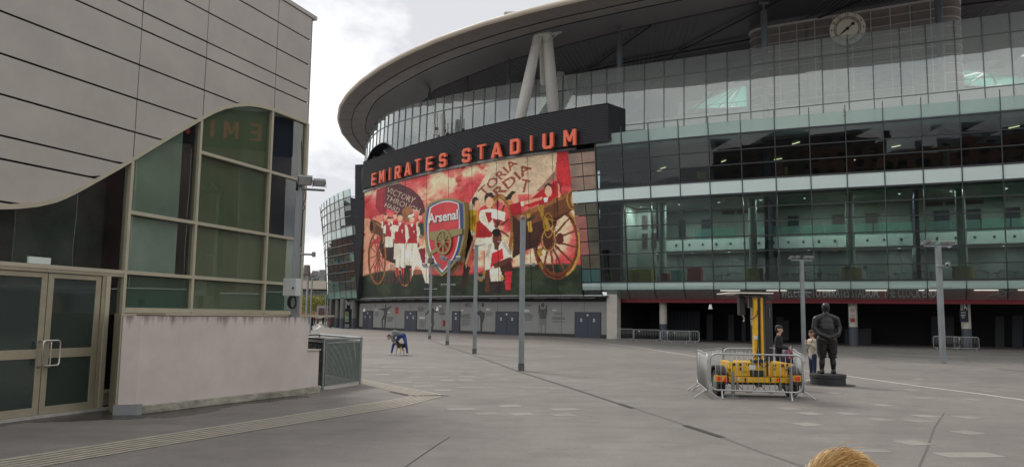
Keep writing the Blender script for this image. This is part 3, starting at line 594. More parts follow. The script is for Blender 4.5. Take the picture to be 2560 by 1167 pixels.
def facade_text(s,px0,px1,py,h,off,nm,m,parent,bold=.012,Sf=FV,hm=4.):
    u0,_=hit(lambda u,v:Sf(u,v,off),px0,py,20,hm); u1,_=hit(lambda u,v:Sf(u,v,off),px1,py,25,hm); a,b_=Sf(u0,0,off),Sf(u1,0,off)
    Wd=abs(u1-u0); f=lambda u,v: Sf(u0+u,hm_+v,off+.01); hm_=hit(lambda u,v:Sf(u,v,off),(px0+px1)/2,py,(u0+u1)/2,hm)[1]
    return text_on(s,f,nm,m,parent,bold,h,Wd)
lt=facade_text('WELCOME TO EMIRATES STADIUM.  THE CLOCK END',1953,2340,742.5,.78,-1.5,'lettering',M_LT,st)
# little cannon emblem on the red fascia, near the left end
M_TL=mat('tube_light',(.9,.88,.8),.4,emit=(1,.93,.8,5.)); M_TW=mat('tube_dim',(.7,.68,.62),.4,emit=(1,.95,.85,.9))
for px0,px1,py in[(1801,1850,722),(1916,1946,723),(1951,1966,723),(2042,2090,723),(2164,2217,722),(2297,2311,722),(2322,2345,722),(2435,2496,721),(2545,2600,721)]:
    S=lambda u,v:FV(u,v,-1.3); a,h=hit(S,px0,py,20,4.6); c,_=hit(S,px1,py,22,4.6); b=MB(); h=min(h,4.69)
    b.hexa([FV(a,4.60,-1.26),FV(c,4.60,-1.26),FV(c,4.68,-1.26),FV(a,4.68,-1.26)],[FV(a,4.60,-1.38),FV(c,4.60,-1.38),FV(c,4.68,-1.38),FV(a,4.68,-1.38)]); b.build('soffit_light',M_TW,st)
# columns
M_COL=mat('column_cream',(.45,.43,.38),.7,var=.06,scale=2); M_CB=mat('column_base',(.05,.06,.08),.6); M_GOLD=mat('drum_gold',(.36,.29,.12),.5,var=.06,scale=2)
COLX={}
for px in(1658,1886,2132,2414,2700):
    X=hit(lambda u,v:FV(u,v,-2.6),px,780,20,2)[0]; p=FV(X,0,-2.6); COLX[px]=(X,p)
    b=MB(); b.tube((p[0],p[1],1.45),(p[0],p[1],4.9),.37,n=20); c=b.build('column',M_COL,st,smooth=False)
    b=MB(); b.tube((p[0],p[1],-.3),(p[0],p[1],1.45),.385,n=20); b.build('column_base',M_CB,c)
    b=MB(); b.tube((p[0],p[1],5.3),(p[0],p[1],13.4),.37,n=20); b.build('column',mat('column_green',(.36,.40,.33),.7,var=.06,scale=2),st)
    if px>1700: b=MB(); b.tube((p[0],p[1],5.3),(p[0],p[1],6.7),.85,n=24); b.build('column_drum',M_GOLD,c)
# undercroft back wall, gates and grey panels
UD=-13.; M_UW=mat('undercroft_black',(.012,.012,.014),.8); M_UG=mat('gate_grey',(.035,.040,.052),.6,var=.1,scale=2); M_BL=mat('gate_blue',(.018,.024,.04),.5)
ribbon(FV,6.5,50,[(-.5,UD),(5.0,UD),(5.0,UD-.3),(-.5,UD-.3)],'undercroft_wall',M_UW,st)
def plate_on(off,px0,px1,py0,py1,name,m,parent,th=.05,S=FV,guess=(20,2)):
    f=lambda u,v:S(u,v,off); a=hit(f,px0,py1,*guess); c=hit(f,px1,py1,*guess); d=hit(f,px1,py0,*guess); e=hit(f,px0,py0,*guess); b=MB()
    b.hexa([S(a[0],a[1],off+th),S(c[0],c[1],off+th),S(d[0],d[1],off+th),S(e[0],e[1],off+th)],[S(a[0],a[1],off),S(c[0],c[1],off),S(d[0],d[1],off),S(e[0],e[1],off)]); return b.build(name,m,parent)
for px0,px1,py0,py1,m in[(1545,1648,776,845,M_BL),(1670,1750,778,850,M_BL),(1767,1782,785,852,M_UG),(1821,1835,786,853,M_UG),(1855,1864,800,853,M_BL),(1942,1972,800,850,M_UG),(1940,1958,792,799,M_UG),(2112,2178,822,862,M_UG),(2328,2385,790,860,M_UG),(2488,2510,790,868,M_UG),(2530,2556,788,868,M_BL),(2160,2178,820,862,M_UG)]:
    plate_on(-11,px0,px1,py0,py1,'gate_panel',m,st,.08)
# fence rails of the turnstile gates
b=MB()
for px in list(range(1552,1648,8))+list(range(1674,1748,8)):
    a=hit(lambda u,v:FV(u,v,-10.6),px,812,12,2); b.tube(FV(a[0],0,-10.6),FV(a[0],3.,-10.6),.02,n=4)
b.build('gate_bars',MT['gate_grey'],st)
# interiors seen through the glass
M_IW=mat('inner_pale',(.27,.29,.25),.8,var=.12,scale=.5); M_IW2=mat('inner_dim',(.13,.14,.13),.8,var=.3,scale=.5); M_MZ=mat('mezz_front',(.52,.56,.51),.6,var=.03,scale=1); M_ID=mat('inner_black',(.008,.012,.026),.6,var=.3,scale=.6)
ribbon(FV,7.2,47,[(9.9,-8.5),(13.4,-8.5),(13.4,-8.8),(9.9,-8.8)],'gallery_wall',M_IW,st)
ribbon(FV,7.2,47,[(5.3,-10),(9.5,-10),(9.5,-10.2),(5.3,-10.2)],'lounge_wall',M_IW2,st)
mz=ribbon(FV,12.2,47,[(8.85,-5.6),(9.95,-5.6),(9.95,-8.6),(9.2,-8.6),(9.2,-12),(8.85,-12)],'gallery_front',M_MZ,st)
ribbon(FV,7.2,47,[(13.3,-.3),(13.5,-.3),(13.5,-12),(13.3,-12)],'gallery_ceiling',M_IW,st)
b=MB()
for X in np.arange(12.9,46,1.27): b.disc(FV(X,9.42,-5.59),(*nrm(X),0),.13,.02,n=12)
b.build('speaker_holes',M_ID,mz)
GB=glass('gallery_glass',(.60,.82,.73),1.,haze=.22,hazecol=(.30,.46,.40)); 
for X0 in np.arange(16,46,1.9):
    if 18.6<X0<21: continue
    quad(FV,X0,X0+1.8,9.97,11.0,.03,'gallery_rail_glass',GB,mz,o0=-5.7)
for X,wd_,m in[(16.5,1.1,M_ID),(14.,.7,M_ID),(24.6,1.0,M_ID),(28.4,1.,mat('door_plum',(.09,.06,.055),.6)),(31.1,1.,MT['door_plum']),(36.3,1.1,M_ID),(38.4,1.2,M_ID),(41,1.,M_ID),(11.6,.8,M_ID)]:
    quad(FV,X-wd_/2,X+wd_/2,9.95,12.3,.05,'gallery_door',m,st,o0=-8.44)
b=MB(); b.grid([[FV(8.75,h,o) for o in(-.1,-14)] for h in(4.9,18.4)]); b.build('end_partition',M_ID,st)
for X in(10.3,22.9,34.2,46): # radial walls / dark fins
    b=MB(); b.hexa([FV(X-.15,5.3,-1.4),FV(X+.15,5.3,-1.4),FV(X+.15,13.3,-1.4),FV(X-.15,13.3,-1.4)],[FV(X-.15,5.3,-9),FV(X+.15,5.3,-9),FV(X+.15,13.3,-9),FV(X-.15,13.3,-9)]); b.build('cross_wall',M_IW if X==10.3 else M_ID,st)
quad(FV,8.95,10.25,5.4,13.2,.06,'side_wall',M_ID,st,o0=-1.6); quad(FV,10.35,12.4,5.3,13.2,.06,'side_wall',M_IW,st,o0=-5)
# posters on the gallery side wall, vents, lighted slots
for X,h0,h1 in[(11.0,11.2,12.6),(11.9,11.2,12.6),(11.0,9.2,10.7),(11.9,9.2,10.7)]: quad(FV,X,X+.55,h0,h1,.04,'inner_poster',mat('poster_dark',(.05,.03,.028),.6,var=.5,scale=2),st,o0=-4.9)
for X in(18.0,19.5,21.,35.2,36.6,38): quad(FV,X,X+1.2,12.75,13.1,.05,'vent_grille',M_ID,st,o0=-8.43)
# upper storey: black room with ceiling tubes
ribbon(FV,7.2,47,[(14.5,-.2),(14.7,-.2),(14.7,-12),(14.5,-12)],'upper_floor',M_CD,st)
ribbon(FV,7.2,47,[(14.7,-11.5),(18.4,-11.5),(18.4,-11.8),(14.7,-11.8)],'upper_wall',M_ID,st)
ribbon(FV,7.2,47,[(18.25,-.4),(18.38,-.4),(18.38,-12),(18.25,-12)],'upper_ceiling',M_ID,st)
for px,py in[(1990,358),(2240,366),(2130,402),(1809,403),(1773,430),(1658,420),(2535,318),(2545,385),(1651,426),(1945,398)]:
    p=onH(px,py,18.15); b=MB(); t=p[:2]/np.linalg.norm(p[:2]); q=Matrix.Rotation(random.uniform(.2,.7),3,'Z'); b.box(p,(.10,.9,.06),M=q); b.build('ceiling_tube',mat('tube_yellow',(.9,.8,.4),.4,emit=(1,.85,.45,1.6)),st)
for px0,px1,py0,py1,m in[(1586,1601,404,412,'k_red'),(1586,1601,441,467,'k_red'),(1940,1958,406,440,'k_red'),(1963,1970,420,438,'k_yel'),(1746,1768,432,450,'k_yel'),(2192,2208,398,422,'k_red'),(1537,1572,450,470,'k_teal')]:
    mm={'k_red':mat('kiosk_red',(.30,.02,.015),.5),'k_yel':mat('kiosk_yellow',(.45,.36,.03),.5),'k_teal':mat('kiosk_teal',(.03,.10,.10),.5)}[m]
    plate_on(-2.2,px0,px1,py0,py1,'kiosk_panel',mm,st,.5,guess=(20,16))
# ceiling lamps of the gallery and lounge: the photo shows them lit
M_DL=mat('downlight',(.9,.88,.8),.4,emit=(1,.95,.85,2.2))
for i,X in enumerate(np.arange(11.5,45,3.6)):
    for hh,of,pw in((13.26,-3.2,210.),(8.82,-8.,80.)):
        p=FV(X,hh,of); l_=bpy.data.lights.new('ceiling_lamp','AREA'); l_.shape='DISK'; l_.size=.5; l_.energy=pw; l_.color=(1,.96,.88); o=bpy.data.objects.new('ceiling_lamp',l_); C.objects.link(o); o.parent=st; o.location=Vector(p)-loc_of(st)-Vector((0,0,.03))
        b=MB(); b.tube(p,p-np.array([0,0,.02]),.09,n=10); b.build('downlight',M_DL,st)
M_SIG=mat('sign_white',(.6,.6,.58),.5); M_INK=mat('print_black',(.02,.02,.02),.6)
# lounge furniture: booths (each a thing)
def booth(px0,px1,py0,py1,m,label,cat='booth',off=-1.4,th=.9):
    f=lambda u,v:FV(u,v,off); a=hit(f,px0,py1,20,6); c=hit(f,px1,py0,20,6); b=MB(); X0,X1=a[0],c[0]; h1=c[1]
    b.hexa([FV(X0,5.31,off+.0),FV(X1,5.31,off+.0),FV(X1,h1,off),FV(X0,h1,off)],[FV(X0,5.31,off-th),FV(X1,5.31,off-th),FV(X1,h1,off-th),FV(X0,h1,off-th)])
    o=b.build(label.split()[0]+'_'+cat if 0 else cat.replace(' ','_'),m,None,bevel=.02,origin=FV((X0+X1)/2,5.31,off)); tag(o,label,cat); return o,X0,X1,h1
o,X0,X1,h1=booth(1570,1629,672,699,MT['kiosk_yellow'],'yellow counter with a red wheel emblem behind the lower stadium glass','counter')
c_=FV(X0+(X1-X0)*.3,(5.31+h1)/2,-1.38); b=MB(); n_=(*nrm(X0),0); nv=Vector(n_); e_=Vector((0,0,1)); f_=e_.cross(nv)
ring=[Vector(c_)+(f_*math.cos(t)+e_*math.sin(t))*.42 for t in np.linspace(0,2*math.pi,20)[:-1]]; b.path(ring,.035,5,closed=True)
for t in np.linspace(0,math.pi,7)[:-1]: b.tube(Vector(c_)+(f_*math.cos(t)+e_*math.sin(t))*.42,Vector(c_)-(f_*math.cos(t)+e_*math.sin(t))*.42,.02,n=4)
b.build('wheel_emblem',MT['kiosk_red'],o)
booth(1652,1668,682,702,MT['kiosk_red'],'small red round booth behind the lower stadium glass, left of a pale board'); booth(1678,1704,674,701,mat('board_pale',(.40,.55,.48),.5),'pale green board behind the lower stadium glass','board',th=.1)
booth(1513,1529,681,702,mat('booth_tan',(.30,.25,.12),.6),'small tan box behind the lower stadium glass, nearest the mural','box'); booth(1460,1500,676,702,MT['kiosk_teal'],'teal box at the mural end of the lower glass','box',off=-.6) if 0 else None
booth(1718,1752,668,684,mat('sofa_red',(.20,.03,.035),.7),'dark red bench seat behind the stadium glass','bench',off=-4)
q_=FV(hit(lambda u,v:FV(u,v,-.8),2163,672,28,6)[0],6.55,-.8); sg8=thing('number_sign','small white sign with the number 88 behind the lower stadium glass','sign',q_-np.array([0,0,1.2])); part('sign_board',M_SIG,sg8,((q_[0],q_[1],q_[2]),(.42,.04,.5))); part('post',M_SIG,sg8,((q_[0]+.12,q_[1]+.02,q_[2]-.75),(.1,.05,1.)))
text_on('88',lambda u,v:(q_[0]-.14+u,q_[1]-.03,q_[2]-.05+v),'digits',M_INK,sg8,.03,.2,.28)
# bar stools and tables
M_SF=mat('stool_frame',(.30,.32,.32),.35,metal=.6); 
def stool(p,tall=.78):
    t=thing('bar_stool','bar stool with a thin metal stem standing behind the lower stadium glass','stool',p,group='bar stools behind the lower stadium glass'); b=MB()
    b.tube((p[0],p[1],p[2]),(p[0],p[1],p[2]+.03),.2,n=12); b.build('foot',M_SF,t); b=MB(); b.tube((p[0],p[1],p[2]+.03),(p[0],p[1],p[2]+tall),.03,n=6); b.build('leg',M_SF,t)
    b=MB(); b.tube((p[0],p[1],p[2]+tall),(p[0],p[1],p[2]+tall+.06),.21,n=12); b.build('seat',mat('seat_black',(.05,.05,.05),.5),t); return t
def btable(p):
    t=thing('bar_table','high bar table with four legs behind the lower stadium glass','table',p,group='high tables behind the lower stadium glass'); b=MB()
    b.box((p[0],p[1],p[2]+1.06),(1.1,.6,.05)); b.build('table_top',M_SF,t)
    for i in(-.5,.5):
        for j in(-.25,.25): b=MB(); b.tube((p[0]+i,p[1]+j,p[2]),(p[0]+i,p[1]+j,p[2]+1.04),.02,n=5); b.build('leg',M_SF,t)
    return t
ORD='first second third fourth fifth sixth seventh eighth ninth tenth eleventh twelfth thirteenth fourteenth fifteenth sixteenth seventeenth eighteenth nineteenth twentieth'.split()
s0=None; t0=None; ns=0; ntb=0
for px in(1790,1803,1818,1912,1922,1969,1983,1995,2008,2050,2073,2093,2240,2262,2290,2330,2352,2470,2492,2540):
    p=FV(hit(lambda u,v:FV(u,v,-1.5-(px%3)*.5),px,690,20,6)[0],5.3,-1.5-(px%3)*.5)
    if s0 is None: c=s0=stool(p)
    else: c=copy_tree(s0); c.location=p
    c['label']='thin stemmed bar stool, %s from the left behind the lower stadium glass'%ORD[ns]; ns+=1
for px in(1838,1938,2028,2196,2310,2450,2520):
    p=FV(hit(lambda u,v:FV(u,v,-3.4),px,690,20,6)[0],5.3,-3.4)
    if t0 is None: c=t0=btable(p)
    else: c=copy_tree(t0); c.location=p
    c['label']='high bar table with thin legs, %s from the left behind the lower stadium glass'%ORD[ntb]; ntb+=1
# ---- podium wall under the mural
PW=-.7; M_PW=mat('podium_grey',(.225,.23,.22),.7,var=.06,scale=1.2); M_NV=mat('door_navy',(.03,.038,.058),.5,var=.08,scale=2); M_SIG=mat('sign_white',(.6,.6,.58),.5); M_INK=mat('print_black',(.02,.02,.02),.6); M_PR=mat('print_grey',(.05,.05,.052),.7,var=.35,scale=1.5)
XL=hit(lambda u,v:FV(u,v,PW),898,800,-20,1)[0]; XR=hit(lambda u,v:FV(u,v,PW),1520,800,8,1)[0]
pwall=ribbon(FV,XL,XR,[(-.5,PW),(3.55,PW),(3.55,PW-.4),(-.5,PW-.4)],'podium_wall',M_PW,st,n=50)
ribbon(FV,XL,XR,[(-.5,PW+.05),(.30,PW+.05),(.30,PW),(-.5,PW)],'podium_kick',M_INK,st,n=50)
ribbon(FV,XL-.5,XR+.1,[(3.55,PW-.3),(4.15,PW-.3),(4.15,PW-2),(3.55,PW-2)],'podium_recess_shade',M_INK,st,n=50)  # black colour stands for the shade under the mural ledge
b=MB() # slabs jointed vertically
for X in np.linspace(XL,XR,15)[1:-1]: b.hexa([FV(X-.012,.3,PW+.006),FV(X+.012,.3,PW+.006),FV(X+.012,3.5,PW+.006),FV(X-.012,3.5,PW+.006)],[FV(X-.012,.3,PW-.02),FV(X+.012,.3,PW-.02),FV(X+.012,3.5,PW-.02),FV(X-.012,3.5,PW-.02)])
b.build('wall_joints',M_INK,pwall)
def pxw(px,py,off=PW): return hit(lambda u,v:FV(u,v,off),px,py,-5 if px<1300 else 5,1.5)
k=3.879; Z3=lambda x,y:(880+x/k,720+y/k)
for x0,x1 in[(108,202),(513,627),(973,1048),(1396,1612),(2165,2412)]:
    X0=pxw(*Z3(x0,300))[0]; X1=pxw(*Z3(x1,300))[0]; nl=1 if x0==973 else 2
    fr=MB(); fr.hexa([FV(X0-.05,-.3,PW+.03),FV(X1+.05,-.3,PW+.03),FV(X1+.05,2.52,PW+.03),FV(X0-.05,2.52,PW+.03)],[FV(X0-.05,-.3,PW),FV(X1+.05,-.3,PW),FV(X1+.05,2.52,PW),FV(X0-.05,2.52,PW)]); fr=fr.build('door_frame',M_INK,pwall)
    for i in range(nl):
        a=X0+(X1-X0)*i/nl+.01; c=X0+(X1-X0)*(i+1)/nl-.01; quad(FV,a,c,-.3,2.47,.04,'door_leaf',M_NV,fr,o0=PW+.06)
        m_=(a+c)/2; wd_=.16; quad(FV,m_-wd_/2,m_+wd_/2,1.55,1.85,.01,'door_notice',M_SIG,fr,o0=PW+.075); quad(FV,m_-.04,m_+.04,1.62,1.78,.01,'notice_symbol',M_INK,fr,o0=PW+.082)
    m_=(X0+X1)/2; quad(FV,m_-.07,m_+.07,2.12,2.3,.01,'door_number',M_SIG,fr,o0=PW+.075)
b=MB(); pA_=FV(XR+.02,0,PW+.35); pB_=FV(XR+.95,0,PW+.35); qA=FV(XR+.02,0,PW-.6); qB=FV(XR+.95,0,PW-.6); b.hexa([(pA_[0],pA_[1],-.5),(pB_[0],pB_[1],-.5),(pB_[0],pB_[1],4.9),(pA_[0],pA_[1],4.9)],[(qA[0],qA[1],-.5),(qB[0],qB[1],-.5),(qB[0],qB[1],4.9),(qA[0],qA[1],4.9)]); b.build('pier',M_COL,st)
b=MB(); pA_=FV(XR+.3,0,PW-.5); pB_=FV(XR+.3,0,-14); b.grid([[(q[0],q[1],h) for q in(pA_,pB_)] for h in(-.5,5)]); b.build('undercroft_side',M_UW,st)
# printed text blocks and figures on the wall (flat print)
def bars(x0,y0,x1,y1,n,m,nm='wall_print',th=.5):
    a=pxw(*Z3(x0,y0)); c=pxw(*Z3(x1,y1)); b=MB(); hs=np.linspace(a[1],c[1],n+1)
    for i in range(n):
        X=a[0]; end=c[0]-(c[0]-a[0])*random.uniform(0,.3)
        hh=(hs[i]-hs[i+1])*th
        while X<end:
            wl=random.uniform(.12,.4)*(1 if n<8 else .7); X2=min(X+wl,end); b.add([FV(X,hs[i]-hh,PW+.008),FV(X2,hs[i]-hh,PW+.008),FV(X2,hs[i],PW+.008),FV(X,hs[i],PW+.008)],[(0,1,2,3)]); X=X2+.05
    b.build(nm,m,pwall)
G1=mat('print_mid',(.09,.09,.09),.7)
for q in[(225,230,265,278,7,G1),(345,280,408,330,4,M_INK),(640,185,712,228,4,M_INK),(655,310,712,385,9,G1),(842,235,908,262,2,M_INK),(842,190,900,232,5,G1),(1058,252,1160,298,3,M_INK),(1095,150,1162,185,3,M_INK),(1062,300,1160,370,8,G1),(1302,232,1370,272,4,G1),(1668,158,1755,176,2,M_INK),(1668,246,1762,316,6,G1),(1945,280,2076,308,2,M_INK),(1960,235,2075,262,3,G1),(1945,315,2070,335,2,G1),(215,162,240,176,2,M_INK),(135,180,178,192,1,G1)]: bars(*q)
for q in[(225,203,248,215,1),(350,228,370,240,1),(655,278,712,296,2),(842,168,872,182,1),(1058,210,1086,222,1),(1302,195,1342,216,2),(1668,208,1732,232,2),(1945,208,1987,222,1)]: bars(*q,M_SIG,th=.8)
def wfig(polys,m=M_PR,nm='player_print'):
    b=MB()
    for i,pl in enumerate(polys):
        P=[Vector(FV(*pxw(*Z3(x,y)),PW+.006+.0015*i)) for x,y in pl]; tri=tessellate_polygon([P]); b.add(P,[tuple(t) for t in tri])
    return b.build(nm,m,pwall)
def ell(cx,cy,rx,ry,n=12): return [(cx+rx*math.cos(t),cy+ry*math.sin(t)) for t in np.linspace(0,2*math.pi,n+1)[:-1]]
wfig([ell(327,175,7,17),[(318,192),(338,192),(382,172),(384,182),(345,215),(336,265),(312,265),(308,218),(268,206),(270,198)],[(306,262),(338,262),(332,310),(322,390),(312,388),(314,300),(300,305),(302,385),(290,388),(286,300)]])
wfig([ell(772,163,9,20),[(755,195),(790,192),(800,215),(830,225),(828,235),(795,232),(790,290),(760,290),(752,230),(718,262),(708,258)],[(760,288),(792,288),(795,340),(785,400),(765,402),(778,340),(762,330)]])
wfig([ell(1270,162,12,20),[(1240,208),(1275,235),(1290,232),(1285,290),(1268,330),(1262,415),(1235,418),(1245,400),(1245,320),(1240,270),(1208,245),(1210,228),(1232,224)]])
wfig([ell(1850,165,16,24),[(1828,200),(1872,200),(1895,232),(1885,295),(1825,297),(1806,236),(1812,170),(1824,165),(1826,185)],[(1872,200),(1884,160),(1894,170),(1896,232),(1880,240)],],mat('print_figure',(.075,.072,.07),.7,var=.4,scale=2.5))
wfig([[(1826,297),(1884,297),(1890,355),(1822,355)],[(1830,355),(1846,355),(1844,440),(1830,440)],[(1868,355),(1886,355),(1882,440),(1868,440)]],mat('print_shorts',(.15,.15,.15),.7))
# small red label with white lines
a=pxw(*Z3(420,185)); c=pxw(*Z3(450,248)); quad(FV,a[0],c[0],c[1],a[1],.01,'red_label',MT['kiosk_red'],pwall,o0=PW+.02); bars(424,190,446,240,4,M_SIG)
X=pxw(*Z3(897,355)); p=FV(X[0],0,PW+.16); b=MB(); b.tube((p[0],p[1],.75),(p[0],p[1],1.42),.11,n=12); b.tube((p[0],p[1],1.42),(p[0],p[1],1.5),.11,.04,n=12)
tag(b.build('fire_extinguisher',mat('ext_red',(.42,.03,.02),.4),None,origin=p),'red fire extinguisher hung on the grey podium wall by a dark doorway','fire extinguisher')
# soffit & lamps over the wall, ledges at mural foot and head
ribbon(FV,-24,XR+.2,[(4.02,.35),(4.14,.35),(4.14,-2),(4.02,-2)],'mural_soffit',mat('soffit_dark',(.07,.07,.075),.6),st)
for x0,x1,y in[(130,190,127),(535,605,120),(540,600,133),(670,740,131),(830,890,129),(970,1062,115),(968,1050,128),(1335,1410,125),(1445,1562,108),(1552,1640,125),(1770,1870,123),(2010,2110,123),(2215,2355,107),(2255,2355,122),(235,275,140),(330,378,138),(440,480,136)]:
    a=pxw(*Z3(x0,y),-.3); c=pxw(*Z3(x1,y),-.3); h=3.92; b=MB(); b.hexa([FV(a[0],h-.05,-.2),FV(c[0],h-.05,-.2),FV(c[0],h+.04,-.2),FV(a[0],h+.04,-.2)],[FV(a[0],h-.05,-.4),FV(c[0],h-.05,-.4),FV(c[0],h+.04,-.4),FV(a[0],h+.04,-.4)]); b.build('batten_light',mat('batten_white',(.4,.4,.38),.5),st)
# ---- mural
XB0=hit(lambda u,v:FV(u,v),905,744,-20,4.2)[0]; XB1=hit(lambda u,v:FV(u,v),1456.5,737,8,4.2)[0]
MTk=np.array([0.018670311569108894,-0.8251874760018943,82.23311029505628]); MTd=np.polyder(MTk)
T0=onH(912,481,18.8)[0]; T1=onH(1438.8,376,18.8)[0]
def MUR(s,t,off=0.):
    xb=XB0+(XB1-XB0)*s; bpt=np.array([xb,zf(xb),4.2]); xt=T0+(T1-T0)*s; tp=np.array([xt,float(np.polyval(MTk,xt)),18.8])
    p=bpt*(1-t)+tp*t; sl=float(np.polyval(BD,xb))*(1-t)+float(np.polyval(MTd,xt))*t; n=np.array([sl,-1.]); n/=np.linalg.norm(n); p=p.copy(); p[0]+=n[0]*off; p[1]+=n[1]*off; return p
SS=np.linspace(-.1,1.12,80); XBt=np.array([proj(MUR(s,0))for s in SS]); XTt=np.array([proj(MUR(s,1)) for s in SS])
def ART(px,py):   # photograph place -> mural's own (s,t)
    t=.5
    for _ in range(4):
        xs_=XBt[:,0]*(1-t)+XTt[:,0]*t; s=float(np.interp(px,xs_,SS)); yb=float(np.interp(s,SS,XBt[:,1])); yt=float(np.interp(s,SS,XTt[:,1])); t=(yb-py)/(yb-yt)
    return s,t
CW,CH=1320,880
def vnoise(w,h,cell,seed):
    r=np.random.RandomState(seed); gx,gy=int(w/cell)+3,int(h/cell)+3; G=r.rand(gy,gx); y,x=np.mgrid[0:h,0:w].astype(float)/cell; xi,yi=x.astype(int),y.astype(int); fx,fy=x-xi,y-yi; fx=fx*fx*(3-2*fx); fy=fy*fy*(3-2*fy)
    return (G[yi,xi]*(1-fx)+G[yi,xi+1]*fx)*(1-fy)+(G[yi+1,xi]*(1-fx)+G[yi+1,xi+1]*fx)*fy
fb=sum(vnoise(CW,CH,190/2**i,i+3)*.5**i for i in range(6))/1.97
fb2=sum(vnoise(CW,CH,70/2**i,i+13)*.5**i for i in range(5))/1.94
lin=lambda c:np.array(rgb(*c)[:3])
def mixc(a,b_,t): t=np.clip(t,0,1)[...,None]; return a*(1-t)+b_*t
img=mixc(lin((205,74,78)),lin((226,124,114)),(fb-.40)/.16); img=mixc(img,lin((236,200,164)),(fb-.515)/.09); img=mixc(img,lin((178,52,60)),(.42-fb2)/.12*.6)
yy,xx=np.mgrid[0:CH,0:CW]; SSg=(xx+.5)/CW; TTg=1-(yy+.5)/CH
img=mixc(img,lin((224,188,150)),(.22-SSg)*3*(fb2>.3)*(TTg<.75))          # pale smoke at the left
gr=mixc(lin((32,42,30)),lin((52,62,42)),(fb2-.4)*4); gl_=.205+.03*np.sin(SSg*9)-.02*(fb-.5)+.02*(SSg<.3)
msk=np.clip((gl_-TTg)/.02,0,1); img=img*(1-msk[...,None])+gr*msk[...,None]
def paint(pts,col,sh=.0,al=1.,raw=False):
    """fill a polygon given in photograph places; sh: painterly variation"""
    st_=np.array(pts if raw else [ART(*p) for p in pts]); X=st_[:,0]*CW; Y=(1-st_[:,1])*CH
    x0,x1=max(0,int(X.min())-1),min(CW,int(X.max())+2); y0,y1=max(0,int(Y.min())-1),min(CH,int(Y.max())+2)
    if x1<=x0 or y1<=y0: return
    acc=np.zeros((y1-y0,x1-x0))
    for dx,dy in((.25,.25),(.75,.25),(.25,.75),(.75,.75)):
        gx,gy=np.meshgrid(np.arange(x0,x1)+dx,np.arange(y0,y1)+dy); ins=np.zeros(gx.shape,bool); n=len(X); j=n-1
        for i in range(n):
            c=(Y[i]>gy)!=(Y[j]>gy)
            if Y[j]!=Y[i]: ins^=c&(gx<(X[j]-X[i])*(gy-Y[i])/(Y[j]-Y[i])+X[i])
            j=i
        acc+=ins
    a=(acc/4*al)[...,None]; base=lin(col); v=1+(fb2[y0:y1,x0:x1]-.5)[...,None]*2*(sh+.12)
    img[y0:y1,x0:x1]=img[y0:y1,x0:x1]*(1-a)+np.clip(base*v,0,1)*a
def za(*p): return [(900+x/3.07,380+y/3.07) for x,y in p]
def zb(*p): return [(1140+x/2.778,340+y/2.778) for x,y in p]
def el(z,cx,cy,rx,ry,col,sh=.1,n=26,a0=0,a1=2*math.pi,rot=0): 
    q=[]; 
    for t in np.linspace(a0,a1,n+1)[:-1]:
        x,y=rx*math.cos(t),ry*math.sin(t); q.append((cx+x*math.cos(rot)-y*math.sin(rot),cy+x*math.sin(rot)+y*math.cos(rot)))
    paint(z(*q),col,sh)
def rng(z,cx,cy,rx,ry,w,col,sh=.15,n=40,a0=0,a1=2*math.pi,wy=None,rot=0):
    ts=np.linspace(a0,a1,n+1); o=[(rx*math.cos(t),ry*math.sin(t)) for t in ts]; i=[((rx-w)*math.cos(t),(ry-(wy or w))*math.sin(t)) for t in ts[::-1]]
    q=[(cx+x*math.cos(rot)-y*math.sin(rot),cy+x*math.sin(rot)+y*math.cos(rot)) for x,y in o+i]; paint(z(*q),col,sh)
def ln(z,p,q,w,col,sh=.1,w2=None):
    p=np.array(p,float); q=np.array(q,float); d=q-p; d/=np.linalg.norm(d); n=np.array([-d[1],d[0]]); w2=w if w2 is None else w2
    paint(z(*(p+n*w/2,q+n*w2/2,q-n*w2/2,p-n*w/2)),col,sh)
def pl(z,col,*pts,sh=.12): paint(z(*pts),col,sh)
def words(s,p,q,h0,h1,col,bold=.03):
    V,Fs=text2d(s,bold); V=V.copy(); V[:,0]-=V[:,0].min(); V[:,0]/=V[:,0].max(); V[:,1]/=.72; p=np.array(p);q=np.array(q); d=(q-p)/np.linalg.norm(q-p); n=np.array([d[1],-d[0]])
    P=[p+(q-p)*u+n*(h0*(1-u)+h1*u)*v for u,v in V]
    for f in Fs: paint([P[i] for i in f],col,.03)
SKN=(222,160,128); SKD=(95,52,40); RD=(170,36,44); WH=(226,218,198); BR=(92,52,34); DB=(52,32,26); GD=(140,106,44); BK=(52,38,34); TAN=(140,88,52)
# left: banner, cannon, team group
pl(za,(150,38,48),(128,290),(205,262),(230,300),(200,470),(150,475),(118,420)); pl(za,(84,42,48),(196,264),(300,240),(400,285),(460,345),(492,400),(500,460),(470,478),(430,440),(380,445),(330,470),(260,455),(190,430),sh=.2)
for s,p,q,h0,h1 in[('VICTORY',(200,306),(408,398),42,52),('THROUGH',(192,362),(446,478),40,52),('HARD',(186,418),(296,468),38,40)]:
    P,Q=za(p,q); words(s,P,Q,h0/3.07,h1/3.07,(190,172,150),.0)
rng(za,345,880,62,150,16,(150,100,48)); el(za,365,480,48,62,(150,95,60)); 
pl(za,DB,(165,640),(235,600),(300,650),(330,760),(400,880),(350,930),(270,860),(180,820),(150,740)); 
rng(za,130,815,70,205,13,(112,62,34)); rng(za,136,815,66,198,7,(150,98,52))
for t in np.linspace(0,2*math.pi,13)[:-1]: ln(za,(140,790),(130+60*math.cos(t),815+188*math.sin(t)),7,(105,55,32))
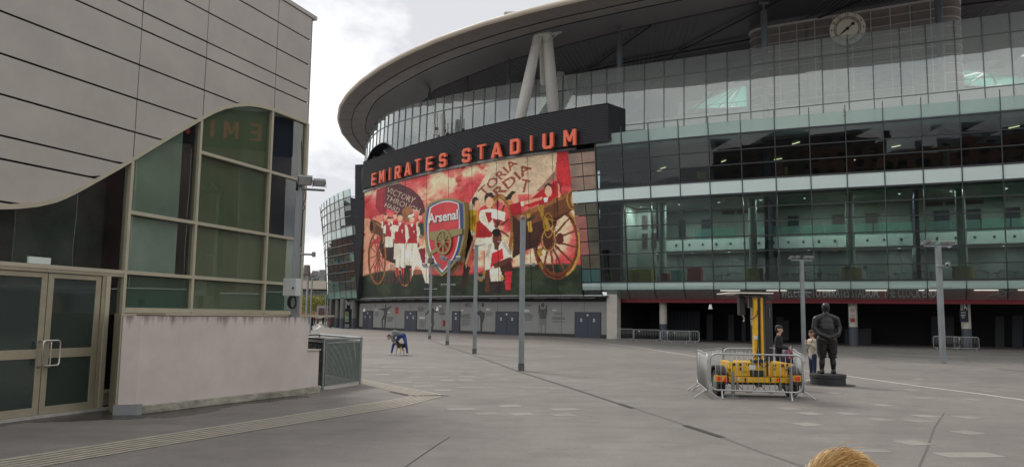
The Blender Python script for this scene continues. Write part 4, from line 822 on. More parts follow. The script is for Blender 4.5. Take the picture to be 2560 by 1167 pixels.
el(za,140,790,16,36,(120,70,40)); pl(za,BR,(88,512),(125,528),(232,590),(250,640),(200,668),(120,628),(84,612)); el(za,94,570,22,56,(120,80,42)); el(za,90,570,12,38,(40,25,20)); ln(za,(118,545),(232,612),8,(170,120,60))
ln(za,(175,590),(180,680),6,(190,150,80)); ln(za,(215,610),(170,700),5,(190,150,80)); pl(za,GD,(245,640),(268,640),(270,690),(245,690))
for cx,cy,s in[(195,495,.9),(245,520,.8),(268,490,1.),(462,500,1.05),(445,540,.8)]:
    pl(za,RD,(cx-24*s,cy+40*s),(cx+24*s,cy+38*s),(cx+26*s,cy+110*s),(cx-24*s,cy+110*s)); pl(za,WH,(cx-30*s,cy+42*s),(cx-18*s,cy+40*s),(cx-20*s,cy+100*s),(cx-34*s,cy+100*s)); el(za,cx,cy,14*s,25*s,SKN); el(za,cx,cy-19*s,13*s,7*s,BK)
pl(za,(40,60,48),(445,545),(485,545),(488,640),(448,640))
def plyr(z,cx,cy,s,kit=RD,sl=WH,sh_=WH,sk=SKN,hair=BK,legs=True,arm=None):
    """painted player: head at cx,cy; s = head half height"""
    w=s*.66
    if legs:
        for sg in(-1,1): pl(z,sk,(cx+sg*w*.3,cy+s*8.4),(cx+sg*w*1.6,cy+s*8.4),(cx+sg*w*1.35,cy+s*14),(cx+sg*w*.5,cy+s*14)); pl(z,RD,(cx+sg*w*.45,cy+s*11.2),(cx+sg*w*1.45,cy+s*11.2),(cx+sg*w*1.25,cy+s*13.6),(cx+sg*w*.55,cy+s*13.6)); pl(z,BK,(cx+sg*w*.3,cy+s*13.6),(cx+sg*w*1.5,cy+s*13.6),(cx+sg*w*1.9,cy+s*14.4),(cx+sg*w*.3,cy+s*14.4))
    pl(z,sh_,(cx-w*1.9,cy+s*5.6),(cx+w*1.9,cy+s*5.6),(cx+w*2.3,cy+s*9.4),(cx+w*.2,cy+s*9.6),(cx,cy+s*8.6),(cx-w*.2,cy+s*9.6),(cx-w*2.2,cy+s*9.4)); ln(z,(cx+w*.1,cy+s*6),(cx,cy+s*9.2),w*.25,(180,170,150))
    pl(z,sl,(cx-w*1.4,cy+s*1.5),(cx-w*.9,cy+s*1.3),(cx-w*1.6,cy+s*5),(cx-w*3.,cy+s*4.6),(cx-w*2.9,cy+s*2.3)); pl(z,sl,(cx+w*.9,cy+s*1.3),(cx+w*2.6,cy+s*2.),(cx+w*3.2,cy+s*4.5),(cx+w*2.,cy+s*6.2),(cx+w*1.4,cy+s*5.6),(cx+w*2.,cy+s*4.4),(cx+w*1.4,cy+s*3.2))
    pl(z,kit,(cx-w*1.6,cy+s*1.3),(cx+w*1.6,cy+s*1.3),(cx+w*2.,cy+s*5.9),(cx-w*1.9,cy+s*5.9),sh=.22); pl(z,WH,(cx-w*.6,cy+s*1.2),(cx+w*.6,cy+s*1.2),(cx,cy+s*2.1)); pl(z,WH,(cx+w*.5,cy+s*2.8),(cx+w*1.,cy+s*2.8),(cx+w*.8,cy+s*3.7))
    el(z,cx,cy,w,s,sk,.25); el(z,cx+w*.15,cy+s*.2,w*.55,s*.5,tuple(min(255,int(c*1.12)) for c in sk)); pl(z,hair,(cx-w,cy+s*.1),(cx-w*1.05,cy-s*.5),(cx-w*.5,cy-s*1.1),(cx+w*.5,cy-s*1.1),(cx+w*1.05,cy-s*.5),(cx+w*.95,cy-s*.1),(cx+w*.6,cy-s*.5),(cx-w*.6,cy-s*.45)); el(z,cx+w*.1,cy+s*.1,w*.7,s*.55,(236,178,146))
for cx,cy,s in[(222,520,22),(330,640,20),(425,590,26),(378,640,24)]: plyr(za,cx,cy,s,legs=False,kit=(150,34,42) if cx%2 else RD)
for i in range(7): ln(za,(236+i*9,860),(230+i*11,930),5,(120,60,50))
plyr(za,398,512,32,legs=False); pl(za,(235,228,210),(368,488),(412,470),(415,490),(370,506))
plyr(za,306,500,34); pl(za,WH,(230,570),(300,560),(290,610),(232,605)); pl(za,WH,(275,708),(350,708),(348,888),(312,885),(308,850),(300,888),(273,884)); ln(za,(310,740),(306,880),5,(170,160,140))
pl(za,WH,(400,760),(455,730),(525,790),(528,1010),(500,1000),(470,900),(430,860),(400,960),(395,860)); pl(za,(130,30,40),(447,745),(500,735),(502,860),(480,860)); el(za,470,680,21,42,SKN); el(za,468,650,19,16,(150,120,90)); el(za,440,920,34,20,(150,90,70))
for i in range(14): x=190+i*14; pl(za,BK if i%2 else (70,50,45),(x,930+(i%4)*14),(x+10,928),(x+12,1010),(x,1015))
# right: banner, cannon, players
pl(zb,(206,182,152),(232,205),(430,150),(560,115),(705,105),(690,240),(640,330),(540,400),(330,415),(200,480),(100,530),(75,500),(140,380),(205,280),sh=.1)
pl(zb,(222,204,176),(235,215),(300,190),(210,330),(120,480),(95,480),(150,370)); pl(zb,(150,110,95),(560,380),(690,240),(700,200),(690,300),(600,400),sh=.2)
pl(zb,(190,48,52),(700,115),(830,105),(845,330),(760,350),(700,300)); pl(zb,(176,34,44),(470,480),(560,400),(690,310),(745,330),(700,430),(600,460),(520,500),sh=.25)
for s,p,q,h0,h1 in[('TORIA',(188,425),(432,190),62,56),('RDIA',(295,430),(532,222),72,60),('T',(438,385),(500,398),95,95)]:
    P,Q=zb(p,q); words(s,P,Q,h0/2.778,h1/2.778,(140,66,54),.02)
rng(zb,300,640,112,238,34,(150,92,44)); rng(zb,318,640,98,225,16,(170,134,66)); rng(zb,170,860,45,150,22,(160,112,52))
for t in np.linspace(.3,2*math.pi+.3,11)[:-1]: ln(zb,(285,640),(290+80*math.cos(t),640+200*math.sin(t)),12,(88,50,34))
pl(zb,(120,72,42),(380,560),(480,520),(480,790),(390,850),(400,700)); 
# wheel right
for t in np.linspace(.15,2*math.pi+.15,13)[:-1]: ln(zb,(650,725),(698+140*math.cos(t),740+215*math.sin(t)),17,(84,46,34),w2=13); 
for t in np.linspace(.15,2*math.pi+.15,13)[:-1]: ln(zb,(653,720),(700+140*math.cos(t),736+215*math.sin(t)),5,(150,92,60),w2=4)
rng(zb,700,740,166,255,34,(118,62,34),wy=44); rng(zb,706,740,156,246,12,(70,34,26),a0=math.pi*.45,a1=math.pi*1.6); rng(zb,700,740,168,257,20,(176,136,60),a0=-1.0,a1=1.15); rng(zb,700,740,150,238,8,(84,42,28),a0=-1.2,a1=1.4); pl(zb,(160,124,52),(560,800),(590,770),(600,830),(572,835)); pl(zb,(160,124,52),(570,880),(590,870),(606,920),(596,925))
pl(zb,(62,36,28),(395,560),(520,540),(660,540),(700,600),(640,660),(560,770),(470,800),(396,850)); pl(zb,(108,64,38),(400,560),(560,490),(765,395),(830,425),(842,500),(760,540),(690,580),(560,600),(470,620)); pl(zb,(148,96,54),(425,548),(560,485),(765,398),(790,415),(600,505),(430,585)); pl(zb,(66,38,28),(560,600),(690,565),(800,520),(700,590),(600,640))
ln(zb,(700,430),(705,570),12,(70,40,28)); el(zb,808,440,42,74,(170,124,60)); el(zb,812,440,36,64,(110,70,38)); el(zb,820,440,26,50,(190,146,76)); el(zb,824,442,18,38,(30,20,18))
el(zb,640,720,52,84,(120,66,38)); el(zb,634,716,40,70,(74,40,28)); rng(zb,644,720,48,80,6,(190,150,80)); el(zb,720,715,26,40,(92,42,34)); pl(zb,(190,150,60),(490,540),(515,535),(528,665),(502,670)); pl(zb,(60,50,45),(480,580),(550,545),(540,580),(485,600))
for x,y,x2,y2 in[(568,485,600,570),(590,480,610,640),(606,475,604,560),(575,485,590,540),(620,570,690,590)]: ln(zb,(x,y),(x2,y2),7,(170,132,48))
rng(zb,640,620,32,90,6,(170,132,48)); pl(zb,(170,132,48),(612,560),(640,575),(655,650),(625,665))
# sketchy extra spectators + archer
pl(zb,BK,(335,432),(365,405),(390,382),(415,388),(405,410),(380,440),(350,445)); el(zb,410,436,24,38,(228,166,134),.2); pl(zb,(160,30,42),(366,480),(450,455),(454,545),(385,555)); ln(zb,(460,470),(600,430),26,SKN,w2=18); pl(zb,WH,(448,458),(468,452),(470,485),(452,488))
el(zb,641,380,26,42,SKN,.2); pl(zb,BK,(612,390),(612,350),(640,325),(668,345),(672,400),(662,358),(640,343),(620,358)); el(zb,642,386,22,34,(232,172,142)); pl(zb,(150,30,40),(570,480),(600,435),(660,425),(668,450),(600,478)); pl(zb,WH,(608,430),(640,425),(634,458),(612,462)); ln(zb,(700,268),(742,430),7,(110,40,36)); ln(zb,(712,330),(716,430),12,SKN)
el(zb,832,340,34,42,(30,22,24)); el(zb,850,352,22,34,(205,175,160)) 
# goalkeeper + tall player
pl(zb,(190,150,48),(72,545),(100,510),(150,520),(160,640),(120,700),(82,650),sh=.25); pl(zb,(150,110,30),(110,560),(140,540),(130,660)); el(zb,134,455,24,34,BK); el(zb,148,482,20,38,SKN,.2); pl(zb,WH,(78,665),(108,650),(130,680),(110,710),(84,700)); pl(zb,BK,(60,560),(82,700),(60,840),(40,1010),(20,1050),(70,1060),(110,850),(130,740))
pl(zb,(200,170,140),(60,880),(95,780),(125,690),(150,720),(90,850),(70,920)); ln(zb,(150,720),(85,905),44,(190,90,75),w2=34)
pl(zb,RD,(140,600),(235,560),(262,650),(245,700),(138,705),sh=.25); pl(zb,WH,(165,520),(240,500),(340,530),(340,590),(250,570),(272,640),(230,655),(200,600),(160,570)); ln(zb,(170,570),(262,655),36,WH); pl(zb,RD,(200,530),(245,530),(250,580),(225,605)); el(zb,231,455,28,46,SKN,.25); pl(zb,BK,(198,470),(196,420),(215,395),(250,395),(264,425),(252,432),(230,420),(212,436)); el(zb,234,462,22,34,(232,172,140)); 
pl(zb,WH,(138,712),(245,700),(262,760),(200,800),(118,780)); pl(zb,SKN,(275,640),(305,620),(335,625),(325,650),(285,660)); ln(zb,(250,760),(200,830),40,(210,130,105))
# kneeling player in front
pl(zb,WH,(232,925),(302,915),(332,960),(325,1005),(240,1008)); ln(zb,(222,915),(214,1085),26,SKD); pl(zb,(70,35,28),(300,900),(385,870),(392,950),(350,1010),(318,960)); pl(zb,(196,44,56),(338,945),(388,935),(378,1070),(342,1066)); pl(zb,BK,(232,1010),(325,1005),(345,1060),(310,1090),(240,1088)); pl(zb,BK,(335,1066),(382,1066),(386,1085),(335,1085)); el(zb,290,1068,22,22,(40,36,38)); pl(zb,(190,150,60),(308,960),(335,990),(312,1012))
pl(zb,WH,(198,930),(205,780),(255,740),(330,725),(362,760),(392,850),(345,880),(300,900),(232,925),sh=.1); pl(zb,(200,42,52),(250,815),(322,778),(330,850),(285,880),(236,922),sh=.2); ln(zb,(262,905),(388,850),36,SKD,w2=30)
for o in(0,9,18): ln(zb,(318+o,735),(372+o*.8,822),2.5,(30,40,50)); ln(zb,(206+o*.8,840),(230+o,750),2.5,(30,40,50))
el(zb,285,705,31,52,SKD,.2); el(zb,280,670,30,28,(24,16,16)); el(zb,296,715,12,20,(120,70,54)); pl(zb,SKD,(262,740),(305,745),(290,795),(268,785)); ln(zb,(288,735),(304,733),4,(225,200,190))
# build the mural: nine tall printed panels, colour carried per vertex
mu=thing('stadium_mural','giant printed mural of players, banners and cannons wrapped round the stadium wall','mural',MUR(.5,0))
M_ART=bpy.data.materials.new('mural_print'); M_ART.use_nodes=True; nt=M_ART.node_tree; bs=nt.nodes['Principled BSDF']; bs.inputs['Roughness'].default_value=.5; bs.inputs['Specular IOR Level'].default_value=.3
at=nt.nodes.new('ShaderNodeAttribute'); at.attribute_name='print'; nt.links.new(at.outputs['Color'],bs.inputs['Base Color'])
# painterly smear: brush-sized warp and streaks, then patchy tone and an overall brightening
wx_=(vnoise(CW,CH,14,31)-.5)*4+(vnoise(CW,CH,5,32)-.5)*2; wy_=(vnoise(CW,CH,14,33)-.5)*4+(vnoise(CW,CH,5,34)-.5)*2
img=img[np.clip(yy+wy_,0,CH-1).astype(int),np.clip(xx+wx_,0,CW-1).astype(int)]
br_=1+(vnoise(CW,CH,7,41)-.5)*.34+(vnoise(CW,CH,30,42)-.5)*.30
img=np.clip(img*br_[...,None]*1.32,0,.92)
edges=[-.002]+[ART(x,600)[0] for x in(957,1012,1066,1122,1182,1245,1325,1389)]+[1.0]
def art_mesh(Sf,s0,s1,t0,t1,nx,ny,name,parent,gap=.0008,th=.06):
    s=np.linspace(s0+gap,s1-gap,nx); t=np.linspace(t0,t1,ny); V=[]; col=[]
    for tt in t:
        for a in s:
            V.append(Sf(a,tt)); X=min(CW-1.001,max(0,a*CW-.5)); Y=min(CH-1.001,max(0,(1-tt)*CH-.5)); xi,yi=int(X),int(Y); fx,fy=X-xi,Y-yi
            c=(img[yi,xi]*(1-fx)+img[yi,min(xi+1,CW-1)]*fx)*(1-fy)+(img[min(yi+1,CH-1),xi]*(1-fx)+img[min(yi+1,CH-1),min(xi+1,CW-1)]*fx)*fy; col+=[c[0],c[1],c[2],1.]
    o0=loc_of(parent); me=bpy.data.meshes.new(name); me.from_pydata([tuple(Vector(v)-o0) for v in V],[],[(j*nx+i,j*nx+i+1,(j+1)*nx+i+1,(j+1)*nx+i) for j in range(ny-1) for i in range(nx-1)])
    ca=me.color_attributes.new('print','FLOAT_COLOR','POINT'); ca.data.foreach_set('color',col); me.materials.append(M_ART)
    o=bpy.data.objects.new(name,me); C.objects.link(o); o.parent=parent; return o
for i,(a,c) in enumerate(zip(edges[:-1],edges[1:])):
    art_mesh(MUR,a,c,0,1,int((c-a)*480)+2,330,'mural_panel',mu)
b=MB(); ss=np.linspace(-.003,1.0,40); b.grid([[MUR(s,t,-.05) for s in ss] for t in(0,1)]); b.grid([[MUR(s,t,-.5) for s in ss] for t in(0,1)]); b.build('mural_backing',M_INK,st)
# glazed strip right of the mural where the print runs on over small panes
XS0,XS1=XB1,MX[0]
pn=mat('print_pane',(.30,.20,.15),.2,var=.5,scale=.35,spec=.6); pn2=mat('print_pane_pink',(.36,.13,.11),.2,var=.45,scale=.4,spec=.6)
pr=[(14.65,16.05),(16.05,17.35),(17.35,18.5)]
for h0,h1 in list(zip(ROWS[:-1],ROWS[1:]))+pr:
    for i in range(2):
        f=lambda h,i: (XB1+(T1-XB1)*(h-4.2)/14.6)*(1-i/2)+(MX[0])*(i/2)
        lo=[f(h0,i)+.03,f(h0,i+1)-.03]; hi=[f(h1,i)+.03,f(h1,i+1)-.03]; j=random.uniform(-.01,.01)
        b=MB(); b.hexa([FS(lo[0],h0+.05,0),FS(lo[1],h0+.05,j),FS(hi[1],h1-.05,j),FS(hi[0],h1-.05,0)],[FS(lo[0],h0+.05,-.03),FS(lo[1],h0+.05,-.03+j),FS(hi[1],h1-.05,-.03+j),FS(hi[0],h1-.05,-.03)])
        m=pn if h0>13 else (MT['kiosk_teal'] if h0<6 else (pn2 if i==0 and 7<h0<11 else mat('print_pane_green',(.10,.09,.06),.2,var=.5,scale=.4,spec=.6)))
        b.build('printed_pane',m,mu)
b=MB(); b.hexa([FS(T1+.25,13.44,.02),FS(MX[0]-.03,13.44,.02),FS(MX[0]-.03,14.58,.02),FS(T1+.25,14.58,.02)],[FS(T1+.25,13.44,-.03),FS(MX[0]-.03,13.44,-.03),FS(MX[0]-.03,14.58,-.03),FS(T1+.25,14.58,-.03)]); b.build('spandrel_panel',M_WB,fg)
b=MB(); b.hexa([FS(XB1,4.2,-.12),FS(MX[0],4.2,-.12),FS(MX[0],18.8,-.12),FS(T1,18.8,-.12)],[FS(XB1,4.2,-.2),FS(MX[0],4.2,-.2),FS(MX[0],18.8,-.2),FS(T1,18.8,-.2)]); b.build('side_backing',M_INK,st)
# ledges (jointed) along the foot and the head of the mural
M_LED=mat('ledge_metal',(.20,.20,.20),.45,metal=.4,var=.1,scale=2)
for t_,hh,nm in((0,-.28,'foot_ledge'),(1,.0,'head_ledge')):
    es=np.linspace(-.005,1.005,14)
    for a,c in zip(es[:-1],es[1:]):
        a+=.0012; c-=.0012; b=MB(); k0=0.32
        P=lambda s,o,dh:(lambda p:(p[0],p[1],p[2]+dh))(MUR(s,t_,o)); b.hexa([P(a,.22,hh),P(c,.22,hh),P(c,.14,hh+k0),P(a,.14,hh+k0)],[P(a,-.1,hh),P(c,-.1,hh),P(c,-.1,hh+k0),P(a,-.1,hh+k0)]); b.build(nm,M_LED,st)
# ---- louvred sign band with the name
STk=np.array([0.014841631611298606,-0.8819037697794551,82.27698291831177]); STd=np.polyder(STk)
def SG(X,h,off=0.):
    n=np.array([float(np.polyval(STd,X)),-1.]); n/=np.linalg.norm(n); return np.array([X+n[0]*off,float(np.polyval(STk,X))+n[1]*off,h])
X0s=onH(913.7,407,22.9)[0]; X1s=onH(1524,261,22.9)[0]
sg=thing('name_sign','dark ribbed sign band reading EMIRATES STADIUM in big orange red letters above the mural','sign',SG(-4,19.1))
M_RIB=mat('ribbed_charcoal',(.042,.043,.050),.45,metal=.3,var=.1,scale=2)
def band_rows(n=24,h0=19.1,h1=22.95):
    r=[]; d=(h1-h0)/n
    for i in range(n): r+=[(h0+d*i+.02,.30),(h0+d*i+d*.55,.38),(h0+d*i+d*.62,.30)]
    return r
Xs=np.linspace(X0s,X1s,40)
b=MB(); b.grid([[SG(X,h,o) for X in Xs] for h,o in band_rows()+[(22.97,.36),(22.97,-2.2)]]); b.build('ribbed_band',M_RIB,sg)
b=MB(); e0=SG(X1s,0,.3); e1=SG(X1s,0,-3.); dd_=(e1-e0); far=np.array([onH(1567,283,22.9)[0],onH(1567,283,22.9)[1]]); fx=np.array([e0[0]+2.0,e0[1]+2.1])
b.grid([[(e0[0]*(1-t)+fx[0]*t,e0[1]*(1-t)+fx[1]*t,h) for t in(0,1)] for h in(19.3,22.95)]); 
for i in range(16): 
    h=19.4+i*.22; b.hexa([(e0[0]-.05,e0[1]-.05,h),(fx[0],fx[1]-.08,h),(fx[0],fx[1]-.08,h+.1),(e0[0]-.05,e0[1]-.05,h+.1)],[(e0[0],e0[1],h),(fx[0],fx[1],h),(fx[0],fx[1],h+.1),(e0[0],e0[1],h+.1)])
b.build('end_louvre',M_RIB,sg)
b=MB(); b.grid([[SG(X,22.9,o) for X in Xs] for o in(.3,-3.2)]); b.grid([[SG(X,h,-3.2) for X in Xs] for h in(19,22.9)]); b.build('band_top',M_CD,sg)
# the cladding of the upper-right band front between mural end and the glass
def outline(ch):
    t=.165; L_={ 
    'E':([(0,0),(.62,0),(.62,t*.8),(t,t*.8),(t,.41),(.55,.41),(.55,.59),(t,.59),(t,1-t*.8),(.62,1-t*.8),(.62,1),(0,1)],[]),
    'I':([(0,0),(t,0),(t,1),(0,1)],[]),
    'T':([(.24,0),(.24+t,0),(.24+t,1-t*.8),(.69,1-t*.8),(.69,1),(0,1),(0,1-t*.8),(.24,1-t*.8)],[]),
    'M':([(0,0),(.18,0),(.18,.62),(.34,.25),(.46,.25),(.62,.62),(.62,0),(.80,0),(.80,1),(.60,1),(.40,.52),(.20,1),(0,1)],[]),
    'U':([(0,.14),(.14,0),(.56,0),(.70,.14),(.70,1),(.50,1),(.50,.22),(.46,.18),(.24,.18),(.20,.22),(.20,1),(0,1)],[]),
    'D':([(0,0),(.56,0),(.70,.14),(.70,.86),(.56,1),(0,1)],[[(.20,.18),(.20,.82),(.46,.82),(.50,.78),(.50,.22),(.46,.18)]]),
    'R':([(0,0),(.20,0),(.20,.36),(.30,.36),(.48,0),(.70,0),(.50,.38),(.56,.38),(.68,.50),(.68,.88),(.56,1),(0,1)],[[(.20,.54),(.20,.83),(.44,.83),(.48,.79),(.48,.58),(.44,.54)]]),
    'A':([(0,0),(.20,0),(.255,.2),(.525,.2),(.58,0),(.78,0),(.49,1),(.29,1)],[[(.30,.37),(.39,.72),(.48,.37)]]),
    'S':([(0,.14),(.14,0),(.54,0),(.68,.14),(.68,.46),(.56,.58),(.24,.58),(.20,.62),(.20,.78),(.24,.82),(.44,.82),(.48,.78),(.48,.70),(.68,.70),(.68,.86),(.54,1),(.14,1),(0,.86),(0,.54),(.12,.42),(.44,.42),(.48,.38),(.48,.22),(.44,.18),(.24,.18),(.20,.22),(.20,.30),(0,.30)],[])}
    return L_[ch]
M_OR=mat('letter_orange',(.88,.17,.085),.5,var=.06,scale=2); M_ORS=mat('letter_side',(.50,.10,.05),.5)
k=2.4306
for ch,x0,x1,y0,y1 in[('E',362,395,1055,1130),('M',408,447,1034,1114),('I',467,482,1026,1100),('R',503,545,1008,1090),('A',562,608,990,1070),('T',625,665,972,1052),('E',692,741,953,1040),('S',772,823,937,1020),('S',912,970,905,992),('T',1003,1063,883,972),('A',1087,1163,867,962),('D',1203,1270,846,941),('I',1325,1344,830,921),('U',1400,1473,808,909),('M',1528,1611,790,890)]:
    S=lambda u,v:SG(u,v,.75); a=hit(S,780+(x0+2)/k,(y1-1)/k,-5,20); c=hit(S,780+(x1-7)/k,(y1-8)/k,-5,20); 
    XA,XC=a[0],c[0]; hb=(a[1]+c[1])/2; o,hl=outline(ch); wmax=max(p[0] for p in o); Ht=1.62
    f=lambda p:SG(XA+(XC-XA)*p[0]/wmax,hb+Ht*p[1],.85); n_=SG(XA,0,.58)-SG(XA,0,.85)
    MB().prism_h([[f(p) for p in o]]+[[f(p) for p in h_] for h_ in hl],n_).build('letter',M_OR,sg)
# ---- the next bay round the corner, outside the picture: same ribbed band, letters and a second mural (mirrored in the pavilion glass)
nb=thing('east_mural_bay','second mural bay of the stadium further round to the right, out of the picture','mural',(56,40,0))
e0_=np.array([47.5,56.5]); e1_=np.array([66,16.]); ed=(e1_-e0_)/np.linalg.norm(e1_-e0_); en=np.array([ed[1],-ed[0]]); en=en if en[0]<0 else -en; eL=np.linalg.norm(e1_-e0_)
def EB(s,h,o=0.): q=e0_+ed*s+en*o; return Vector((q[0],q[1],h))
def ebx(s0,s1,h0,h1,o0,o1,nm,m): b=MB(); b.hexa([EB(s0,h0,o1),EB(s1,h0,o1),EB(s1,h1,o1),EB(s0,h1,o1)],[EB(s0,h0,o0),EB(s1,h0,o0),EB(s1,h1,o0),EB(s0,h1,o0)]); return b.build(nm,m,nb)
ebx(0,eL,18.9,23,-3,.3,'ribbed_band',M_RIB); ebx(0,eL,0,4.1,-3,-.3,'podium_wall',M_PW); ebx(0,eL,23,30,-6,-3,'upper_glass',M_WB)
for i in range(9): ebx(i*eL/9+.02,(i+1)*eL/9-.02,4.2,18.8,-.2,0,'mural_panel',mat('far_print',(.17,.10,.10),.5,var=.9,scale=.16) if i%2 else mat('far_print_pale',(.30,.25,.22),.5,var=.9,scale=.13))
for i,ch in enumerate('EMIRATES STADIUM'):
    if ch==' ': continue
    o,hl=outline(ch); f=lambda p:EB(3+i*2.4+p[0]*1.9,19.7+1.8*p[1],.8); MB().prism_h([[f(p) for p in o]]+[[f(p) for p in h_] for h_ in hl],EB(0,0,.4)-EB(0,0,.8)).build('letter',M_OR,nb)
# ---- crest shield standing proud of the mural
sc,tc_=ART(1110,590); cP=MUR(sc,tc_,.8); c1=MUR(sc+.05,tc_,.8)-MUR(sc-.05,tc_,.8); cN=np.array([c1[1],-c1[0],0]); cN/=np.linalg.norm(cN)
cN=cN if cN[1]<0 else -cN
cr_=thing('crest_sign','red shield crest with gold cannon and the word Arsenal, mounted on the mural','crest sign',(cP[0],cP[1],cP[2]-5))
M_CG=mat('crest_gold',(.30,.25,.10),.45,metal=.2,var=.06,scale=2); M_CR=mat('crest_red',(.62,.025,.035),.4,var=.04,scale=2); M_CW=mat('crest_white',(.75,.75,.74),.4); M_CBl=mat('crest_blue',(.02,.05,.22),.4); M_CR2=mat('crest_red_light',(.68,.04,.045),.4)
def cpl(pts,o,th,name,m,holes=[]):
    f=lambda p:onP(900+p[0]/3.07,380+p[1]/3.07,cP+cN*o,cN); return MB().prism_h([[f(p) for p in pts]]+[[f(p) for p in h_] for h_ in holes],-cN*th).build(name,m,cr_)
def smooth_poly(P,corners=(),n=4):
    out=[]; L_=len(P)
    for i in range(L_):
        p0,p1,p2,p3=[np.array(P[(i+j)%L_],float) for j in(-1,0,1,2)]
        if i in corners: p0=p1-(p2-p1)*.6
        if (i+1)%L_ in corners: p3=p2+(p2-p1)*.6
        for t in np.linspace(0,1,n,endpoint=False): out.append(tuple(.5*((2*p1)+(-p0+p2)*t+(2*p0-5*p1+4*p2-p3)*t*t+(-p0+3*p1-3*p2+p3)*t**3)))
    return out
sh_=smooth_poly([(505,415),(560,378),(640,356),(725,358),(801,388),(808,520),(800,650),(765,790),(705,880),(628,955),(560,880),(515,770),(495,640),(490,520)],corners=(0,4,9))
ctr=np.array([648,630])
def inset(P,k): # towards a spine so the rim keeps its width
    P=np.array(P); out=[]
    for i in range(len(P)):
        d=P[(i+1)%len(P)]-P[i-1]; d/=np.linalg.norm(d)+1e-9; n=np.array([-d[1],d[0]]); out.append(tuple(P[i]+n*k*(1,1.15)[0]))
    return out
cpl(sh_,0.,.5,'rim',M_CG); cpl(inset(sh_,17),.03,.05,'blue_border',M_CBl); 
inr=smooth_poly([(535,425),(580,400),(640,378),(700,376),(757,393),(766,520),(764,640),(735,770),(685,860),(630,925),(575,850),(530,740),(517,620),(520,520)],corners=(0,4,9))
cpl(inr,.06,.05,'white_border',M_CW); inr2=smooth_poly([(545,428),(585,405),(640,387),(698,385),(748,400),(756,520),(753,640),(726,765),(678,850),(630,908),(584,842),(540,735),(527,620),(531,520)],corners=(0,4,9))
cpl(inr2,.09,.05,'red_field',M_CR); cpl([(648,390),(700,387),(746,402),(754,520),(752,560),(648,600)],.10,.02,'red_facet',M_CR2)
V,Fs=text2d('Arsenal',.028,3); V=V.copy(); V[:,0]/=V[:,0].max(); V[:,1]/=.72
def cp(u,v,o): # word rises slightly to the right
    x=525+(752-525)*u; y=546-u*34-v*(74+v*0); return onP(900+x/3.07,380+y/3.07,cP+cN*o,cN)
b=MB(); b.add([cp(u,v,.16) for u,v in V],Fs); b.build('word',M_CW,cr_); V,Fs=text2d('Arsenal',.028,3); 
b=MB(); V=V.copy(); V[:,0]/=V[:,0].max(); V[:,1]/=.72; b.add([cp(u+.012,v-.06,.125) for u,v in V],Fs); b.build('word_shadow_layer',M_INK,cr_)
cpl([(528,640),(536,612),(600,605),(690,600),(700,592),(783,588),(782,628),(744,640),(706,652),(690,672),(600,680),(545,676)],.2,.12,'cannon_barrel',M_CG)
cpl([(600,730),(585,728),(545,765),(520,770),(528,790),(550,788),(600,755)],.2,.12,'cannon_trail',M_CG)
rg=lambda rx,ry,n=28:[(637+rx*math.cos(t),690+ry*math.sin(t)) for t in np.linspace(0,2*math.pi,n+1)[:-1]]
wo=cpl(rg(62,98),.30,.10,'cannon_wheel',M_CG,[rg(49,80)]); cpl(rg(15,23,14),.33,.12,'wheel_hub',M_CG)
for t in np.linspace(0,math.pi,5)[:-1]+.0:
    d=np.array([math.cos(t)*51,math.sin(t)*82]); n=np.array([-d[1]*.62,d[0]/.62]); n/=np.linalg.norm(n); n*=5; c=np.array([637,690])
    cpl([tuple(c+d+n),tuple(c-d+n),tuple(c-d-n),tuple(c+d-n)],.28+.004*t,.06,'spoke',M_CG)
# small print under the crest is not legible; left off
# ---- upper glass screen on its own curve
scp=[(2700,8),(2525,34),(2313,63),(2150,84),(1994,104),(1763,140),(1659,155),(1460,180),(1308.7,204),(1241.6,216),(1185,226),(1133,237),(1089.5,246),(1051.5,256),(1014.5,267.5),(985.7,276),(965,284),(944.5,296),(928,312.7),(916,331),(912,358)]
ZS=28.9; KS=(ZS-1.9)/25.8
sa=np.array([onH(*p,ZS)[:2] for p in scp])
for _ in range(2): sa[1:-1]=(sa[:-2]+2*sa[1:-1]+sa[2:])/4
sa=np.vstack([sa,[sa[-1]+np.array([-.3,8.])]])
sl=np.r_[0,np.cumsum(np.linalg.norm(np.diff(sa,axis=0),axis=1))]
def SC(u,h,off=0.):   # u = metres along the screen from its right end; leans inwards going up
    x=np.interp(u,sl,sa[:,0]); y=np.interp(u,sl,sa[:,1]); t=np.array([np.interp(u+1,sl,sa[:,0])-np.interp(u-1,sl,sa[:,0]),np.interp(u+1,sl,sa[:,1])-np.interp(u-1,sl,sa[:,1])]); t/=np.linalg.norm(t)+1e-9; n=np.array([-t[1],t[0]])
    n=n if np.dot(n,[x,y])<0 else -n
    q=np.array([x,y])+n*(off+.03*(ZS-h)); return np.array([q[0],q[1],h])
tops=[1443,1480,1518,1561,1610,1659,1710,1763,1818,1875,1933,1994,2054,2116.6,2180,2245.5,2313,2383,2451,2525,2600]
def u_at(px,h=ZS):
    us=np.linspace(0,sl[-1]-6,600); xx_=np.array([proj(SC(u,h))[0] for u in us]); i=np.argmin(abs(xx_-px)); return us[i]
UT=sorted([u_at(x) for x in tops+[1408,1374,1340,1308,1274.5,1241.6,1213,1185,1158.5,1133,1111,1089.5,1070.5,1051.5,1033,1015,999,985.7,973,963,953,944.5,936,928,921,916]])
UT=[u for i,u in enumerate(UT) if i==0 or u-UT[i-1]>.8]
SGL=[glass('screen_glass_%d'%i,t,3.0,haze=hz,hazecol=(.86,.90,.90),gcol=(.92,.97,.97,1)) for i,(t,hz) in enumerate([((.88,.92,.91),.24),((.85,.90,.89),.28),((.90,.94,.93),.21)])]  # pale diffuse share paints in the veil of reflected sky
